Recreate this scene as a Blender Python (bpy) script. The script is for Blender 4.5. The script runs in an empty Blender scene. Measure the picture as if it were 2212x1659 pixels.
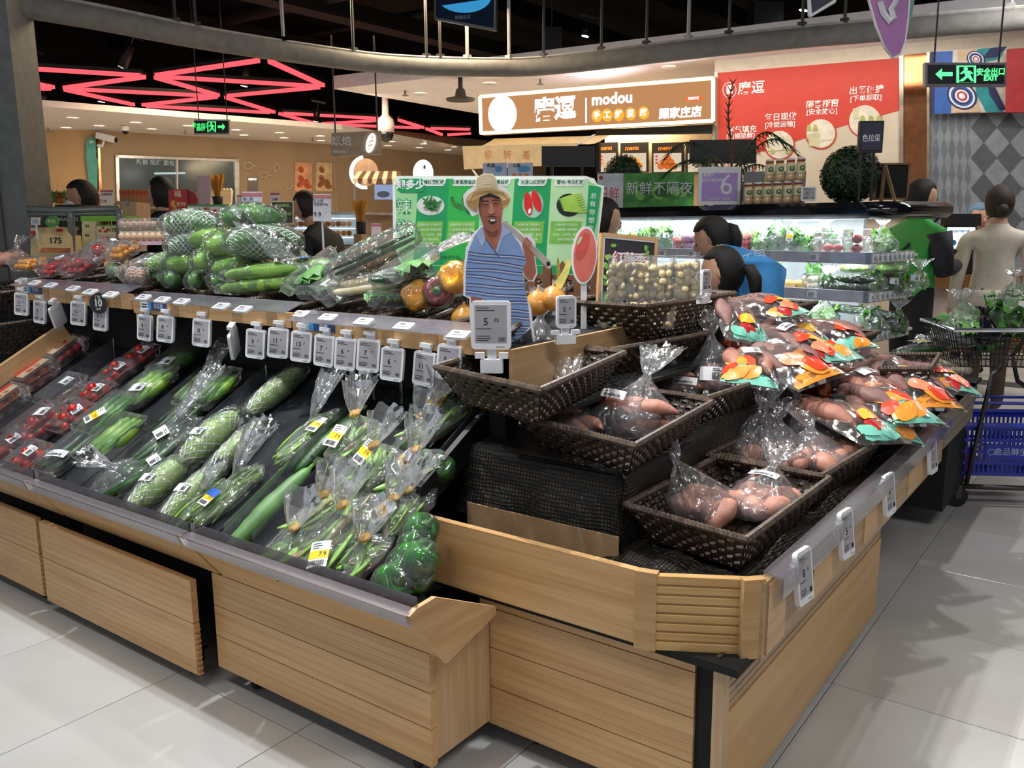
import bpy, math, random
import numpy as np
from mathutils import Vector, Matrix
random.seed(7); rng = np.random.default_rng(7)
S = bpy.context.scene; COL = S.collection
PI = math.pi
# ------------------------------------------------------------------ camera, world, lights, exposure
F_PX, CAM_H = 1874.0, 1.48
PITCH, ROLL, YAW = math.radians(10.6), math.radians(-0.5), math.radians(36.4)
fw = np.array([-math.sin(YAW)*math.cos(PITCH), math.cos(YAW)*math.cos(PITCH), -math.sin(PITCH)])
rt = np.array([math.cos(YAW), math.sin(YAW), 0.0]); up = np.cross(rt, fw)
rt, up = rt*math.cos(ROLL)+up*math.sin(ROLL), -rt*math.sin(ROLL)+up*math.cos(ROLL)
EYE = np.array([0, 0, CAM_H])
cd = bpy.data.cameras.new('camera'); cam = bpy.data.objects.new('camera', cd); COL.objects.link(cam)
cd.sensor_width = 36.0; cd.lens = F_PX*36.0/2212; cd.clip_start = .05; cd.clip_end = 100
cam.matrix_world = Matrix(((rt[0], up[0], -fw[0], 0), (rt[1], up[1], -fw[1], 0), (rt[2], up[2], -fw[2], CAM_H), (0, 0, 0, 1)))
S.camera = cam
S.view_settings.view_transform = 'Standard'; S.view_settings.look = 'None'
S.view_settings.exposure = 0.75; S.view_settings.gamma = 1.0; S.view_settings.use_curve_mapping = False
S.cycles.transparent_max_bounces = 24; S.cycles.max_bounces = 8
S.cycles.sample_clamp_indirect = 4.0; S.cycles.caustics_refractive = False; S.cycles.caustics_reflective = False
w = bpy.data.worlds.new('world'); S.world = w; w.use_nodes = True
w.node_tree.nodes['Background'].inputs[0].default_value = (.62, .66, .75, 1)
w.node_tree.nodes['Background'].inputs[1].default_value = .30

def spot(name, loc, target, power, size=70, blend=.5, radius=.06, col=(1, .97, .92)):
    l = bpy.data.lights.new(name, 'SPOT'); l.energy = power; l.spot_size = math.radians(size); l.spot_blend = blend
    l.shadow_soft_size = radius; l.color = col
    o = bpy.data.objects.new(name, l); COL.objects.link(o); o.location = loc
    o.rotation_euler = (Vector(target)-Vector(loc)).to_track_quat('-Z', 'Y').to_euler(); return o
def area(name, loc, target, power, sx, sy, col=(1, 1, 1)):
    l = bpy.data.lights.new(name, 'AREA'); l.shape = 'RECTANGLE'; l.size = sx; l.size_y = sy; l.energy = power; l.color = col
    o = bpy.data.objects.new(name, l); COL.objects.link(o); o.location = loc
    o.rotation_euler = (Vector(target)-Vector(loc)).to_track_quat('-Z', 'Y').to_euler(); return o
COOL = (.93, .97, 1.0); WARM = (1, .78, .52); NEUT = (1, .965, .92)
# track spots over the produce stands (cold white) and over the aisles
spot('track_light_a', (-2.3, 1.3, 4.3), (-2.1, 2.0, .8), 200, 56, .6, .05, COOL)
spot('track_light_b', (-4.2, 1.5, 4.3), (-3.5, 2.1, .9), 190, 56, .6, .05, COOL)
spot('track_light_c', (-2.0, 2.6, 4.3), (-1.0, 2.6, .8), 130, 60, .5, .05, NEUT)
spot('track_light_d', (-3.2, 3.2, 4.3), (-3.0, 2.4, 1.1), 100, 70, .6, .05, NEUT)
spot('track_light_e', (-3.1, 2.2, 4.5), (.6, 2.8, 0), 680, 66, .5, .03, NEUT)
spot('track_light_f', (-1.0, 4.2, 4.3), (-1.0, 3.9, .8), 90, 70, .6, .05, NEUT)
area('aisle_light_a', (-2.2, -.3, 4.2), (-2.4, .9, 0), 30, 2.4, .3, NEUT)
area('aisle_light_b', (1.6, 1.2, 4.2), (.2, 2.4, 0), 40, 2.4, .3, NEUT)
# bakery and shop zones
area('bakery_light_a', (-9.5, 7.5, 3.0), (-10.5, 8.5, 0), 115, 3.0, 1.0, WARM)
area('bakery_light_b', (-7.0, 11.0, 3.0), (-7.2, 12, 0), 115, 3.0, 1.0, WARM)
area('bakery_light_c', (-6.5, 6.5, 3.6), (-6.3, 6.0, 0), 60, 2.5, .6, WARM)
area('shop_light', (-3.2, 8.6, 3.05), (-3.4, 9.8, .6), 20, 3.5, .5, NEUT)
area('checkout_light', (.3, 7.6, 3.3), (.2, 8.2, 0), 40, 2.5, .6, NEUT)

area('sign_spill', (-4.6, 9.1, 2.75), (-4.8, 8.6, 3.2), 10, 2.6, .2, (.95, .9, 1))
# ------------------------------------------------------------------ photograph point -> place in the room
def ray(px, py): return (px-1106)/F_PX*rt-(py-829.5)/F_PX*up+fw
def at(px, py, dep): return EYE+ray(px, py)*dep
def onz(px, py, z): d = ray(px, py); return EYE+d*(z-CAM_H)/d[2]
def ony(px, py, y): d = ray(px, py); return EYE+d*y/d[1]
def onx(px, py, x): d = ray(px, py); return EYE+d*x/d[0]
class Wall:
    """vertical plane through a point; x runs along heading (radians), y goes into the wall, z up (from the floor)"""
    def __init__(s, o, heading):
        s.h = heading; s.x = np.array([math.cos(heading), math.sin(heading), 0]); s.n = np.array([-math.sin(heading), math.cos(heading), 0])
        s.o = np.array([o[0], o[1], 0.0])
    def hit(s, px, py, off=0):
        d = ray(px, py); o = s.o+s.n*off
        return EYE+d*(((o-EYE)@s.n)/(d@s.n))
    def uv(s, px, py, off=0):
        P = s.hit(px, py, off)-s.o; return float(P@s.x), float(P[2])
    def M(s, u=0, z=0, off=0):
        p = s.o+s.x*u+s.n*off
        return Matrix.Translation((p[0], p[1], z)) @ Matrix.Rotation(s.h, 4, 'Z')
VH = math.atan2(rt[1], rt[0])          # heading of a board that faces the aisle squarely

# ------------------------------------------------------------------ materials
def lin(c):
    if isinstance(c, str):
        c = [int(c[i:i+2], 16)/255 for i in (0, 2, 4)]
    return tuple(x/12.92 if x <= .04045 else ((x+.055)/1.055)**2.4 for x in c[:3])+(1,)
_mats = {}
def nn(nt, t, **k):
    n = nt.nodes.new(t)
    for a, b in k.items(): setattr(n, a, b)
    return n
def mat(name, col, rough=.5, metal=0, var=.10, scale=12, bump=0, bscale=60, emit=0, stretch=None, spec=None, col2=None, alpha=None, coat=0, sss=0):
    if name in _mats: return _mats[name]
    m = bpy.data.materials.new(name); m.use_nodes = True; nt = m.node_tree; b = nt.nodes['Principled BSDF']; L = nt.links.new
    c = lin(col); b.inputs['Roughness'].default_value = rough; b.inputs['Metallic'].default_value = metal
    if spec is not None: b.inputs['Specular IOR Level'].default_value = spec
    if coat: b.inputs['Coat Weight'].default_value = coat; b.inputs['Coat Roughness'].default_value = .08
    tc = nn(nt, 'ShaderNodeTexCoord'); src = tc.outputs['Object']
    if stretch:
        mp = nn(nt, 'ShaderNodeMapping'); mp.inputs['Scale'].default_value = stretch; L(src, mp.inputs[0]); src = mp.outputs[0]
    no = nn(nt, 'ShaderNodeTexNoise'); no.inputs['Scale'].default_value = scale; no.inputs['Detail'].default_value = 4; L(src, no.inputs[0])
    mx = nn(nt, 'ShaderNodeMix', data_type='RGBA')
    c2 = lin(col2) if col2 else tuple(x*(1-var*1.6) for x in c[:3])+(1,)
    c1 = c if col2 else tuple(min(1, x*(1+var)) for x in c[:3])+(1,)
    mx.inputs[6].default_value = c1; mx.inputs[7].default_value = c2
    rp = nn(nt, 'ShaderNodeMapRange'); rp.inputs[1].default_value = .35; rp.inputs[2].default_value = .65
    L(no.outputs['Fac'], rp.inputs[0]); L(rp.outputs[0], mx.inputs[0]); L(mx.outputs[2], b.inputs['Base Color'])
    if bump:
        n2 = nn(nt, 'ShaderNodeTexNoise'); n2.inputs['Scale'].default_value = bscale; n2.inputs['Detail'].default_value = 3; L(src, n2.inputs[0])
        bp = nn(nt, 'ShaderNodeBump'); bp.inputs['Strength'].default_value = bump; bp.inputs['Distance'].default_value = .004
        L(n2.outputs['Fac'], bp.inputs['Height']); L(bp.outputs[0], b.inputs['Normal'])
    if emit:
        b.inputs['Emission Color'].default_value = c; b.inputs['Emission Strength'].default_value = emit
    if alpha is not None: b.inputs['Alpha'].default_value = alpha
    if sss: b.inputs['Subsurface Weight'].default_value = sss; b.inputs['Subsurface Radius'].default_value = (.01, .006, .003)
    _mats[name] = m; return m
def wood(name, c1, c2, axis=0, rough=.38):
    """printed oak: fine grain drawn out along one axis"""
    if name in _mats: return _mats[name]
    m = bpy.data.materials.new(name); m.use_nodes = True; nt = m.node_tree; b = nt.nodes['Principled BSDF']; L = nt.links.new
    tc = nn(nt, 'ShaderNodeTexCoord'); mp = nn(nt, 'ShaderNodeMapping'); sc = [26, 26, 26]; sc[axis] = 1.1; mp.inputs['Scale'].default_value = sc
    L(tc.outputs['Object'], mp.inputs[0])
    a = nn(nt, 'ShaderNodeTexNoise'); a.inputs['Scale'].default_value = 1.3; a.inputs['Detail'].default_value = 6; a.inputs['Roughness'].default_value = .6; L(mp.outputs[0], a.inputs[0])
    f = nn(nt, 'ShaderNodeTexNoise'); f.inputs['Scale'].default_value = 6; f.inputs['Detail'].default_value = 3; L(mp.outputs[0], f.inputs[0])
    r = nn(nt, 'ShaderNodeValToRGB'); r.color_ramp.elements[0].color = lin(c2); r.color_ramp.elements[1].color = lin(c1)
    r.color_ramp.elements[0].position = .24; r.color_ramp.elements[1].position = .6; L(a.outputs['Fac'], r.inputs[0])
    mx = nn(nt, 'ShaderNodeMix', data_type='RGBA', blend_type='MULTIPLY'); mx.inputs[0].default_value = .16
    L(r.outputs[0], mx.inputs[6]); L(f.outputs['Fac'], mx.inputs[7]); L(mx.outputs[2], b.inputs['Base Color'])
    b.inputs['Roughness'].default_value = rough
    _mats[name] = m; return m
def film(name, haze=.10, gloss=.85, rough=.07, bscale=22, bump=.7, tint=(1, 1, 1), hazecol=(.85, .88, .92)):
    """clear plastic: see-through, mirror-like at its creases"""
    if name in _mats: return _mats[name]
    m = bpy.data.materials.new(name); m.use_nodes = True; nt = m.node_tree; L = nt.links.new
    nt.nodes.clear(); out = nn(nt, 'ShaderNodeOutputMaterial')
    tr = nn(nt, 'ShaderNodeBsdfTransparent'); tr.inputs[0].default_value = tint+(1,)
    gl = nn(nt, 'ShaderNodeBsdfGlossy'); gl.inputs['Roughness'].default_value = rough; gl.inputs[0].default_value = (1, 1, 1, 1)
    df = nn(nt, 'ShaderNodeBsdfDiffuse'); df.inputs[0].default_value = hazecol+(1,)
    tl = nn(nt, 'ShaderNodeBsdfTranslucent'); tl.inputs[0].default_value = hazecol+(1,)
    fr = nn(nt, 'ShaderNodeFresnel'); fr.inputs[0].default_value = 1.5
    mu = nn(nt, 'ShaderNodeMath', operation='MULTIPLY_ADD'); mu.inputs[1].default_value = gloss; mu.inputs[2].default_value = .03; mu.use_clamp = True
    L(fr.outputs[0], mu.inputs[0])
    if bump:
        tc = nn(nt, 'ShaderNodeTexCoord'); vo = nn(nt, 'ShaderNodeTexVoronoi'); vo.inputs['Scale'].default_value = bscale; L(tc.outputs['Object'], vo.inputs[0])
        ns = nn(nt, 'ShaderNodeTexNoise'); ns.inputs['Scale'].default_value = bscale*.7; ns.inputs['Detail'].default_value = 2; L(tc.outputs['Object'], ns.inputs[0])
        ad = nn(nt, 'ShaderNodeMath', operation='ADD'); L(vo.outputs['Distance'], ad.inputs[0]); L(ns.outputs['Fac'], ad.inputs[1])
        bp = nn(nt, 'ShaderNodeBump'); bp.inputs['Strength'].default_value = bump; bp.inputs['Distance'].default_value = .02
        L(ad.outputs[0], bp.inputs['Height']); L(bp.outputs[0], gl.inputs['Normal'])
    hz = nn(nt, 'ShaderNodeMixShader'); hz.inputs[0].default_value = .5; L(df.outputs[0], hz.inputs[1]); L(tl.outputs[0], hz.inputs[2])
    m1 = nn(nt, 'ShaderNodeMixShader'); m1.inputs[0].default_value = haze; L(tr.outputs[0], m1.inputs[1]); L(hz.outputs[0], m1.inputs[2])
    m2 = nn(nt, 'ShaderNodeMixShader'); L(mu.outputs[0], m2.inputs[0]); L(m1.outputs[0], m2.inputs[1]); L(gl.outputs[0], m2.inputs[2])
    L(m2.outputs[0], out.inputs[0]); _mats[name] = m; return m
def emis(name, col, s):
    if name in _mats: return _mats[name]
    m = bpy.data.materials.new(name); m.use_nodes = True; nt = m.node_tree; nt.nodes.clear(); o = nn(nt, 'ShaderNodeOutputMaterial')
    e = nn(nt, 'ShaderNodeEmission'); e.inputs[0].default_value = lin(col); e.inputs[1].default_value = s; nt.links.new(e.outputs[0], o.inputs[0]); _mats[name] = m; return m

# ------------------------------------------------------------------ mesh builder
class MB:
    def __init__(s): s.v = []; s.f = []; s.m = []; s.n = 0
    def add(s, V, Fs, m=0, T=None):
        V = np.asarray(V, float).reshape(-1, 3)
        if T is not None:
            T = np.array(T); V = V @ T[:3, :3].T+T[:3, 3]
        k = s.n; s.v.append(V); s.n += len(V)
        s.f.extend(tuple(i+k for i in f) for f in Fs); s.m.extend([m]*len(Fs)); return s
    def box(s, c, d, m=0, T=None, R=None):
        x, y, z = np.array(d)/2
        V = np.array([[-x, -y, -z], [x, -y, -z], [x, y, -z], [-x, y, -z], [-x, -y, z], [x, -y, z], [x, y, z], [-x, y, z]])
        if R is not None: V = V @ np.array(R.to_3x3()).T
        return s.add(V+np.array(c), [(0, 3, 2, 1), (4, 5, 6, 7), (0, 1, 5, 4), (1, 2, 6, 5), (2, 3, 7, 6), (3, 0, 4, 7)], m, T)
    def b2(s, lo, hi, m=0, T=None):
        lo, hi = np.array(lo, float), np.array(hi, float); return s.box((lo+hi)/2, hi-lo, m, T)
    def rbox(s, c, d, r, m=0, T=None, n=3):
        """slab (x by z, thickness y) with rounded corners"""
        hx, hz = d[0]/2, d[2]/2; P = []
        for cx, cz, a0 in ((hx-r, hz-r, 0), (-hx+r, hz-r, 90), (-hx+r, -hz+r, 180), (hx-r, -hz+r, 270)):
            for i in range(n+1):
                a = math.radians(a0+90*i/n); P.append((cx+r*math.cos(a), cz+r*math.sin(a)))
        return s.prism([(c[0]+p[0], c[2]+p[1]) for p in P], c[1]-d[1]/2, c[1]+d[1]/2, m, T)
    def prism(s, P, y0, y1, m=0, T=None, plane='xz'):
        n = len(P); V = []
        for y in (y0, y1):
            for a, b in P: V.append((a, y, b) if plane == 'xz' else (a, b, y) if plane == 'xy' else (y, a, b))
        Fs = [tuple(range(n)), tuple(range(2*n-1, n-1, -1))]+[(i, i+n, (i+1) % n+n, (i+1) % n) for i in range(n)]
        ar = sum(P[i][0]*P[(i+1) % n][1]-P[(i+1) % n][0]*P[i][1] for i in range(n))
        flip = (ar < 0) ^ (plane == 'xy') ^ (y1 < y0) ^ (plane == 'yz')
        if flip: Fs = [f[::-1] for f in Fs]
        return s.add(V, Fs, m, T)
    def tube(s, pts, r, n=6, m=0, closed=False, caps=True, T=None, ry=None):
        P = np.asarray(pts, float); N = len(P); R = np.broadcast_to(np.asarray(r, float), (N,))
        d = np.roll(P, -1, 0)-np.roll(P, 1, 0)
        if not closed: d[0] = P[1]-P[0]; d[-1] = P[-1]-P[-2]
        d /= np.maximum(np.linalg.norm(d, axis=1, keepdims=True), 1e-9)
        ref = np.array([0, 0, 1.0]) if abs(d[0][2]) < .9 else np.array([1.0, 0, 0]); V = []
        u = np.cross(d[0], ref); u /= np.linalg.norm(u)
        a = np.arange(n)*2*PI/n; ca, sa = np.cos(a), np.sin(a)
        for i in range(N):
            u = u-d[i]*(u@d[i]); u /= max(np.linalg.norm(u), 1e-9); w_ = np.cross(d[i], u)
            V.append(P[i]+R[i]*(np.outer(ca, u)+np.outer(sa*(1 if ry is None else ry), w_)))
        V = np.concatenate(V); Fs = []
        for i in range(N if closed else N-1):
            j = (i+1) % N
            Fs += [(i*n+k, i*n+(k+1) % n, j*n+(k+1) % n, j*n+k) for k in range(n)]
        if caps and not closed: Fs += [tuple(range(n-1, -1, -1)), tuple((N-1)*n+k for k in range(n))]
        return s.add(V, Fs, m, T)
    def lathe(s, prof, n=16, m=0, T=None, fn=None):
        a = np.arange(n)*2*PI/n; V = []
        for r, z in prof: V.append(np.stack([r*np.cos(a), r*np.sin(a), np.full(n, z)], 1))
        V = np.concatenate(V)
        if fn: V = fn(V, np.tile(a, len(prof)), np.repeat(np.linspace(0, 1, len(prof)), n))
        Fs = []
        for i in range(len(prof)-1): Fs += [(i*n+k, i*n+(k+1) % n, (i+1)*n+(k+1) % n, (i+1)*n+k) for k in range(n)]
        if prof[0][0] > 1e-4 and fn is None: Fs.append(tuple(range(n-1, -1, -1)))
        if prof[-1][0] > 1e-4 and fn is None: Fs.append(tuple((len(prof)-1)*n+k for k in range(n)))
        return s.add(V, Fs, m, T)
    def ell(s, c, r, nu=10, nv=7, m=0, T=None, R=None, fn=None):
        V = [];
        for j in range(nv+1):
            p = -PI/2+PI*j/nv
            for i in range(nu):
                a = 2*PI*i/nu; V.append((math.cos(p)*math.cos(a), math.cos(p)*math.sin(a), math.sin(p)))
        V = np.array(V)
        if fn: V = fn(V)
        V = V*np.array(r)
        if R is not None: V = V @ np.array(R.to_3x3()).T
        Fs = [(j*nu+i, j*nu+(i+1) % nu, (j+1)*nu+(i+1) % nu, (j+1)*nu+i) for j in range(nv) for i in range(nu)]
        return s.add(V+np.array(c), Fs, m, T)
    def grid(s, G, m=0, T=None):
        G = np.asarray(G, float); a, b = G.shape[:2]
        return s.add(G.reshape(-1, 3), [(i*b+j, (i+1)*b+j, (i+1)*b+j+1, i*b+j+1) for i in range(a-1) for j in range(b-1)], m, T)
    def mesh(s, name, mats, smooth=False):
        me = bpy.data.meshes.new(name); V = np.concatenate(s.v)
        me.from_pydata([], [], s.f) if False else None
        me.vertices.add(len(V)); me.vertices.foreach_set('co', V.ravel())
        ls = np.fromiter((len(f) for f in s.f), int, len(s.f)); me.loops.add(int(ls.sum()))
        me.loops.foreach_set('vertex_index', np.fromiter((i for f in s.f for i in f), int, int(ls.sum())))
        me.polygons.add(len(ls)); me.polygons.foreach_set('loop_start', np.concatenate([[0], np.cumsum(ls)[:-1]])); me.polygons.foreach_set('loop_total', ls)
        for x in (mats if isinstance(mats, (list, tuple)) else [mats]): me.materials.append(x)
        me.polygons.foreach_set('material_index', s.m); me.polygons.foreach_set('use_smooth', [smooth]*len(ls))
        me.update(); me.validate(); return me
    def build(s, name, mats, parent=None, smooth=False, M=None):
        return link(name, s.mesh(name, mats, smooth), parent, M)
def link(name, me, parent=None, M=None):
    o = bpy.data.objects.new(name, me); COL.objects.link(o)
    if parent is not None: o.parent = parent
    if M is not None: o.matrix_local = M
    return o
def tag(o, label=None, cat=None, group=None, kind=None):
    for k, v in (('label', label), ('category', cat), ('group', group), ('kind', kind)):
        if v: o[k] = v
    return o
def thing(name, label, cat, M=None, group=None):
    o = bpy.data.objects.new(name, None); COL.objects.link(o); o.empty_display_size = .05
    if M is not None: o.matrix_world = M if isinstance(M, Matrix) else Matrix.Translation(M)
    return tag(o, label, cat, group)
_kids = {}
def copy_tree(o, M, label, group=None, top=True):
    c = o.copy(); COL.objects.link(c)
    if top:
        c.parent = None; c.matrix_world = M; c['label'] = label
        if group: c['group'] = group
    for ch in o.children:
        d = copy_tree(ch, None, None, None, False); d.parent = c
    return c
def TR(x, y, z, rz=0, rx=0, ry=0):
    return Matrix.Translation((x, y, z)) @ Matrix.Rotation(rz, 4, 'Z') @ Matrix.Rotation(ry, 4, 'Y') @ Matrix.Rotation(rx, 4, 'X')
_tx = {}
def lettering(s, size, m, parent, x=0, z=0, y=0, bold=0, align='CENTER', T=None, name='lettering', sx=1, depth=0):
    """flat printed words on the local xz face, baseline-centred"""
    k = (s, bold, align, depth)
    if k not in _tx:
        c = bpy.data.curves.new('t', 'FONT'); c.body = s; c.align_x = align; c.align_y = 'CENTER'; c.offset = bold; c.resolution_u = 2; c.extrude = depth
        o = bpy.data.objects.new('t', c); COL.objects.link(o); me = bpy.data.meshes.new_from_object(o)
        bpy.data.objects.remove(o); _tx[k] = me
    me = _tx[k]; n = len(me.vertices)
    if not n: return None
    V = np.empty(n*3); me.vertices.foreach_get('co', V); V = V.reshape(-1, 3)
    W_ = np.stack([V[:, 0]*size*sx+x, np.full(n, y)-V[:, 2]*size, V[:, 1]*size+z], 1)
    b = MB(); b.add(W_, [tuple(p.vertices) for p in me.polygons], 0, T)
    return b.build(name, m, parent)
def circle(x, z, r, n=20, rz=None): return [(x+r*math.cos(2*PI*i/n), z+(rz or r)*math.sin(2*PI*i/n)) for i in range(n)]
def rrect(x0, z0, x1, z1, r, n=4):
    P = []
    for cx, cz, a0 in ((x1-r, z1-r, 0), (x0+r, z1-r, 90), (x0+r, z0+r, 180), (x1-r, z0+r, 270)):
        for i in range(n+1): a = math.radians(a0+90*i/n); P.append((cx+r*math.cos(a), cz+r*math.sin(a)))
    return P
def flat(P, y, m, parent, name, t=.0015, T=None):
    """thin printed patch on the local xz face, its front at y"""
    return MB().prism(P, y, y+t, 0, T).build(name, m, parent)

# shared materials
OAK = wood('oak_print', 'd4ab77', 'ba8c57', 0); OAKV = wood('oak_print_upright', 'cfae86', 'b08c62', 2); OAKY = wood('oak_print_deep', 'd4b083', 'b58b5a', 1)
BLK = mat('black_metal', '141416', .45); BLKM = mat('matt_black', '0b0b0c', .8); RUB = mat('black_rubber', '161616', .7)
WHT = mat('white_plastic', 'eceef2', .35, var=.03); SCR = mat('e_paper', 'a9a8ad', .5, var=.04); INK = mat('ink', '17171a', .6)
GREY = mat('grey_plastic', '8d9096', .45); STEEL = mat('brushed_steel', 'b9bcc0', .3, 1); CHROME = mat('chrome', 'd8dade', .12, 1)
PAPER = mat('white_paper', 'eef0f2', .6, var=.03); YEL = mat('yellow_print', 'f2c21c', .55); RED = mat('red_print', 'c8321f', .55)
CLEAR = film('clear_acrylic', .05, .9, .03, bump=0, hazecol=(.75, .78, .9)); RAILM = film('price_rail_plastic', .16, .9, .12, bump=0, hazecol=(.72, .68, .86))
BAG = film('bag_film', .17, .75, .15, 26, .9); WRAP = film('cling_wrap', .06, .7, .12, 34, .8); TRAYF = film('punnet_plastic', .10, .8, .08, 14, .35)
WICK = mat('wicker', '3d3129', .38, var=.35, scale=40, spec=.6); WICKR = mat('wicker_rim', '57483c', .45, var=.3, scale=50)
# ================================================================== THE ROOM
FLOORM = mat('glazed_tile', 'c4c3c1', .22, var=.04, scale=1.6, col2='b9b7b2'); GROUT = mat('grout', '4a4845', .8)
NEARBLK = mat('ceiling_black', '0d0d0e', .9, var=.3, scale=3); SOFF = mat('white_soffit', 'efebe8', .7, var=.03); TAUPE = mat('taupe_paint', 'a08a72', .75, var=.05, scale=2)
fl = MB().b2((-16, -3, -.06), (4, 20, -.006)).build('floor', mat('far_floor_tile', 'c4c1bc', .25, var=.06, scale=1.2)); tag(fl, kind='structure')
tb = MB(); h = .2985
tb.add([(-h, -h, -.006), (h, -h, -.006), (h, h, -.006), (-h, h, -.006), (-h, -h, -.001), (h, -h, -.001), (h, h, -.001), (-h, h, -.001)] +
       [(sx*(h-.0015), sy*(h-.0015), 0) for sx, sy in ((-1, -1), (1, -1), (1, 1), (-1, 1))],
       [(0, 1, 5, 4), (1, 2, 6, 5), (2, 3, 7, 6), (3, 0, 4, 7), (4, 5, 9, 8), (5, 6, 10, 9), (6, 7, 11, 10), (7, 4, 8, 11), (8, 9, 10, 11)])
tme = tb.mesh('tile', FLOORM)
MB().b2((-7, .3, -.006), (3.6, 9, -.0055)).build('grout_bed', GROUT, fl)
for i in range(-6, 11):
    for j in range(-4, 11):
        cx_, cy_ = -.707-.6*(i-.5), 2.693+.6*(j-.5)
        d = np.array([cx_, cy_, 0])-EYE; zc = d@fw
        if zc < .8: continue
        px, py = 1106+F_PX*(d@rt)/zc, 829.5-F_PX*(d@up)/zc
        if -500 < px < 2700 and py < 2300 and zc < 10: link('tile', tme, fl, Matrix.Translation((cx_, cy_, 0)))
c = MB().b2((-16, -3, 5.2), (4, 20, 5.4)).build('ceiling', NEARBLK); tag(c, kind='structure')
for i, (y, z, r) in enumerate(((3.4, 4.8, .05), (4.6, 4.9, .09), (6.2, 4.7, .05), (7.4, 4.9, .07), (9.2, 4.75, .12), (11.0, 4.8, .06))):
    MB().tube([(-16, y, z), (4, y+.4, z)], r, 8).build('ceiling_pipe', mat('dark_pipe', '1d1c1c', .6), c, True)
for i, x in enumerate((-13, -10.5, -8.4, -6, -3.4, -1)):
    MB().b2((x, 1, 4.5), (x+.35, 18, 4.75)).build('ceiling_duct', mat('dark_duct', '181818', .7), c)
# -- bakery walls (left and back)
bk = [onz(45, 285, 3.0)+np.array([-.3, -.9, 0]), onz(209, 282, 3.0), onz(716, 312, 3.0), onz(997, 332, 3.0), np.array([-13.2, 19.5, 3])]
def wall_strip(name, a, b, z1, m, t=.15):
    W_ = Wall(a, math.atan2(b[1]-a[1], b[0]-a[0])); L = float(np.linalg.norm(b[:2]-a[:2]))
    o = MB().b2((0, 0, 0), (L, t, z1)).build(name, m, None, False, W_.M()); tag(o, kind='structure'); return W_, o, L
BW0, wleft, _ = wall_strip('wall_left', bk[0], bk[1], 3.4, mat('bakery_tan', 'c6a377', .6, var=.05, scale=2))
BW, wbk, BL = wall_strip('wall_bakery', bk[1], bk[2]+(bk[3]-bk[2])*.02, 3.4, TAUPE)
BW2, _, _ = wall_strip('wall_back', bk[2], bk[4], 3.4, TAUPE)
f0, f1, f2 = onz(20, 224, 3.0), onz(739, 280, 3.0), onz(1030, 330, 3.0)
sb = MB(); P = [f0+(f0-f1)*.35, f0, f1, f2, np.array([-12.0, 19.8, 3]), np.array([-16, 19.8, 3]), np.array([-16, 3.5, 3])]
sb.prism([(p[0], p[1]) for p in P], 3.0, 3.08, 0, None, 'xy'); sof = sb.build('trim_1', SOFF); tag(sof, kind='structure')
# -- soffit over the shop
g0, g1, g2, g3 = onz(720, 192, 3.2), onz(1030, 240, 3.2), onz(2212, 25, 3.2), onz(1545, 165, 3.2)
P = [g0, g2+(g2-g0)*.25, np.array([2.2, 13, 0]), np.array([-9.4, 13.5, 0]), g1+np.array([-.2, .5, 0])]
so2 = MB().prism([(p[0], p[1]) for p in P], 3.2, 3.36, 0, None, 'xy').build('trim_2', mat('white_soffit_cool', 'f3eff4', .7, var=.03)); tag(so2, kind='structure')
# -- shop wall: sign box line, red banner, copper column, mural, lattice curtain
SW = Wall(at(1545, 300, 9.66), math.radians(9.6))
def pxrect(W_, x0, y0, x1, y1, off=0):
    """left, right, bottom, top on a wall from the photograph's corner points"""
    ul, zt = W_.uv(x0, y0, off); ur, zb = W_.uv(x1, y1, off); return ul, ur, zb, zt
uL = SW.uv(1545, 200)[0]; uR = SW.uv(1945, 200)[0]
ws = MB().b2((uL-.02, .02, 0), (uR+8, .2, 3.4)).build('wall_shop', mat('cream_wall', 'd8c9b2', .6, var=.04), None, False, SW.M()); tag(ws, kind='structure')
wb = MB().b2((SW.uv(1180, 320)[0], 2.0, 0), (uL+.5, 2.2, 3.15)).build('wall_booth', mat('booth_tile_cream', 'ddc9a2', .5, var=.05), None, False, SW.M()); tag(wb, kind='structure')
# black void of the hall behind everything
bw = MB().b2((-16, 19.6, 0), (4, 19.8, 5.3)).b2((3.6, 4, 0), (3.8, 20, 5.3)).b2((-16, -3, 3.3), (-15.8, 20, 5.3)).build('wall_far', NEARBLK); tag(bw, kind='structure')

# -- grey pillar at the left edge
pm = mat('grey_laminate', '5d605f', .55, var=.06, scale=3)
pw = Wall(at(66, 545, 6.0), VH+.1); u0, _ = pw.uv(68, 540)
pl = thing('wall_pillar', 'grey square pillar beside the crate display', 'pillar', pw.M()); tag(pl, kind='structure')
MB().b2((u0-.62, 0, 0), (u0-.17, .45, 3.9)).build('shaft', pm, pl); MB().b2((u0-.17, .02, 0), (u0, .43, 3.9)).build('edge_panel', mat('grey_laminate_light', '6e7170', .5), pl)
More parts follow.
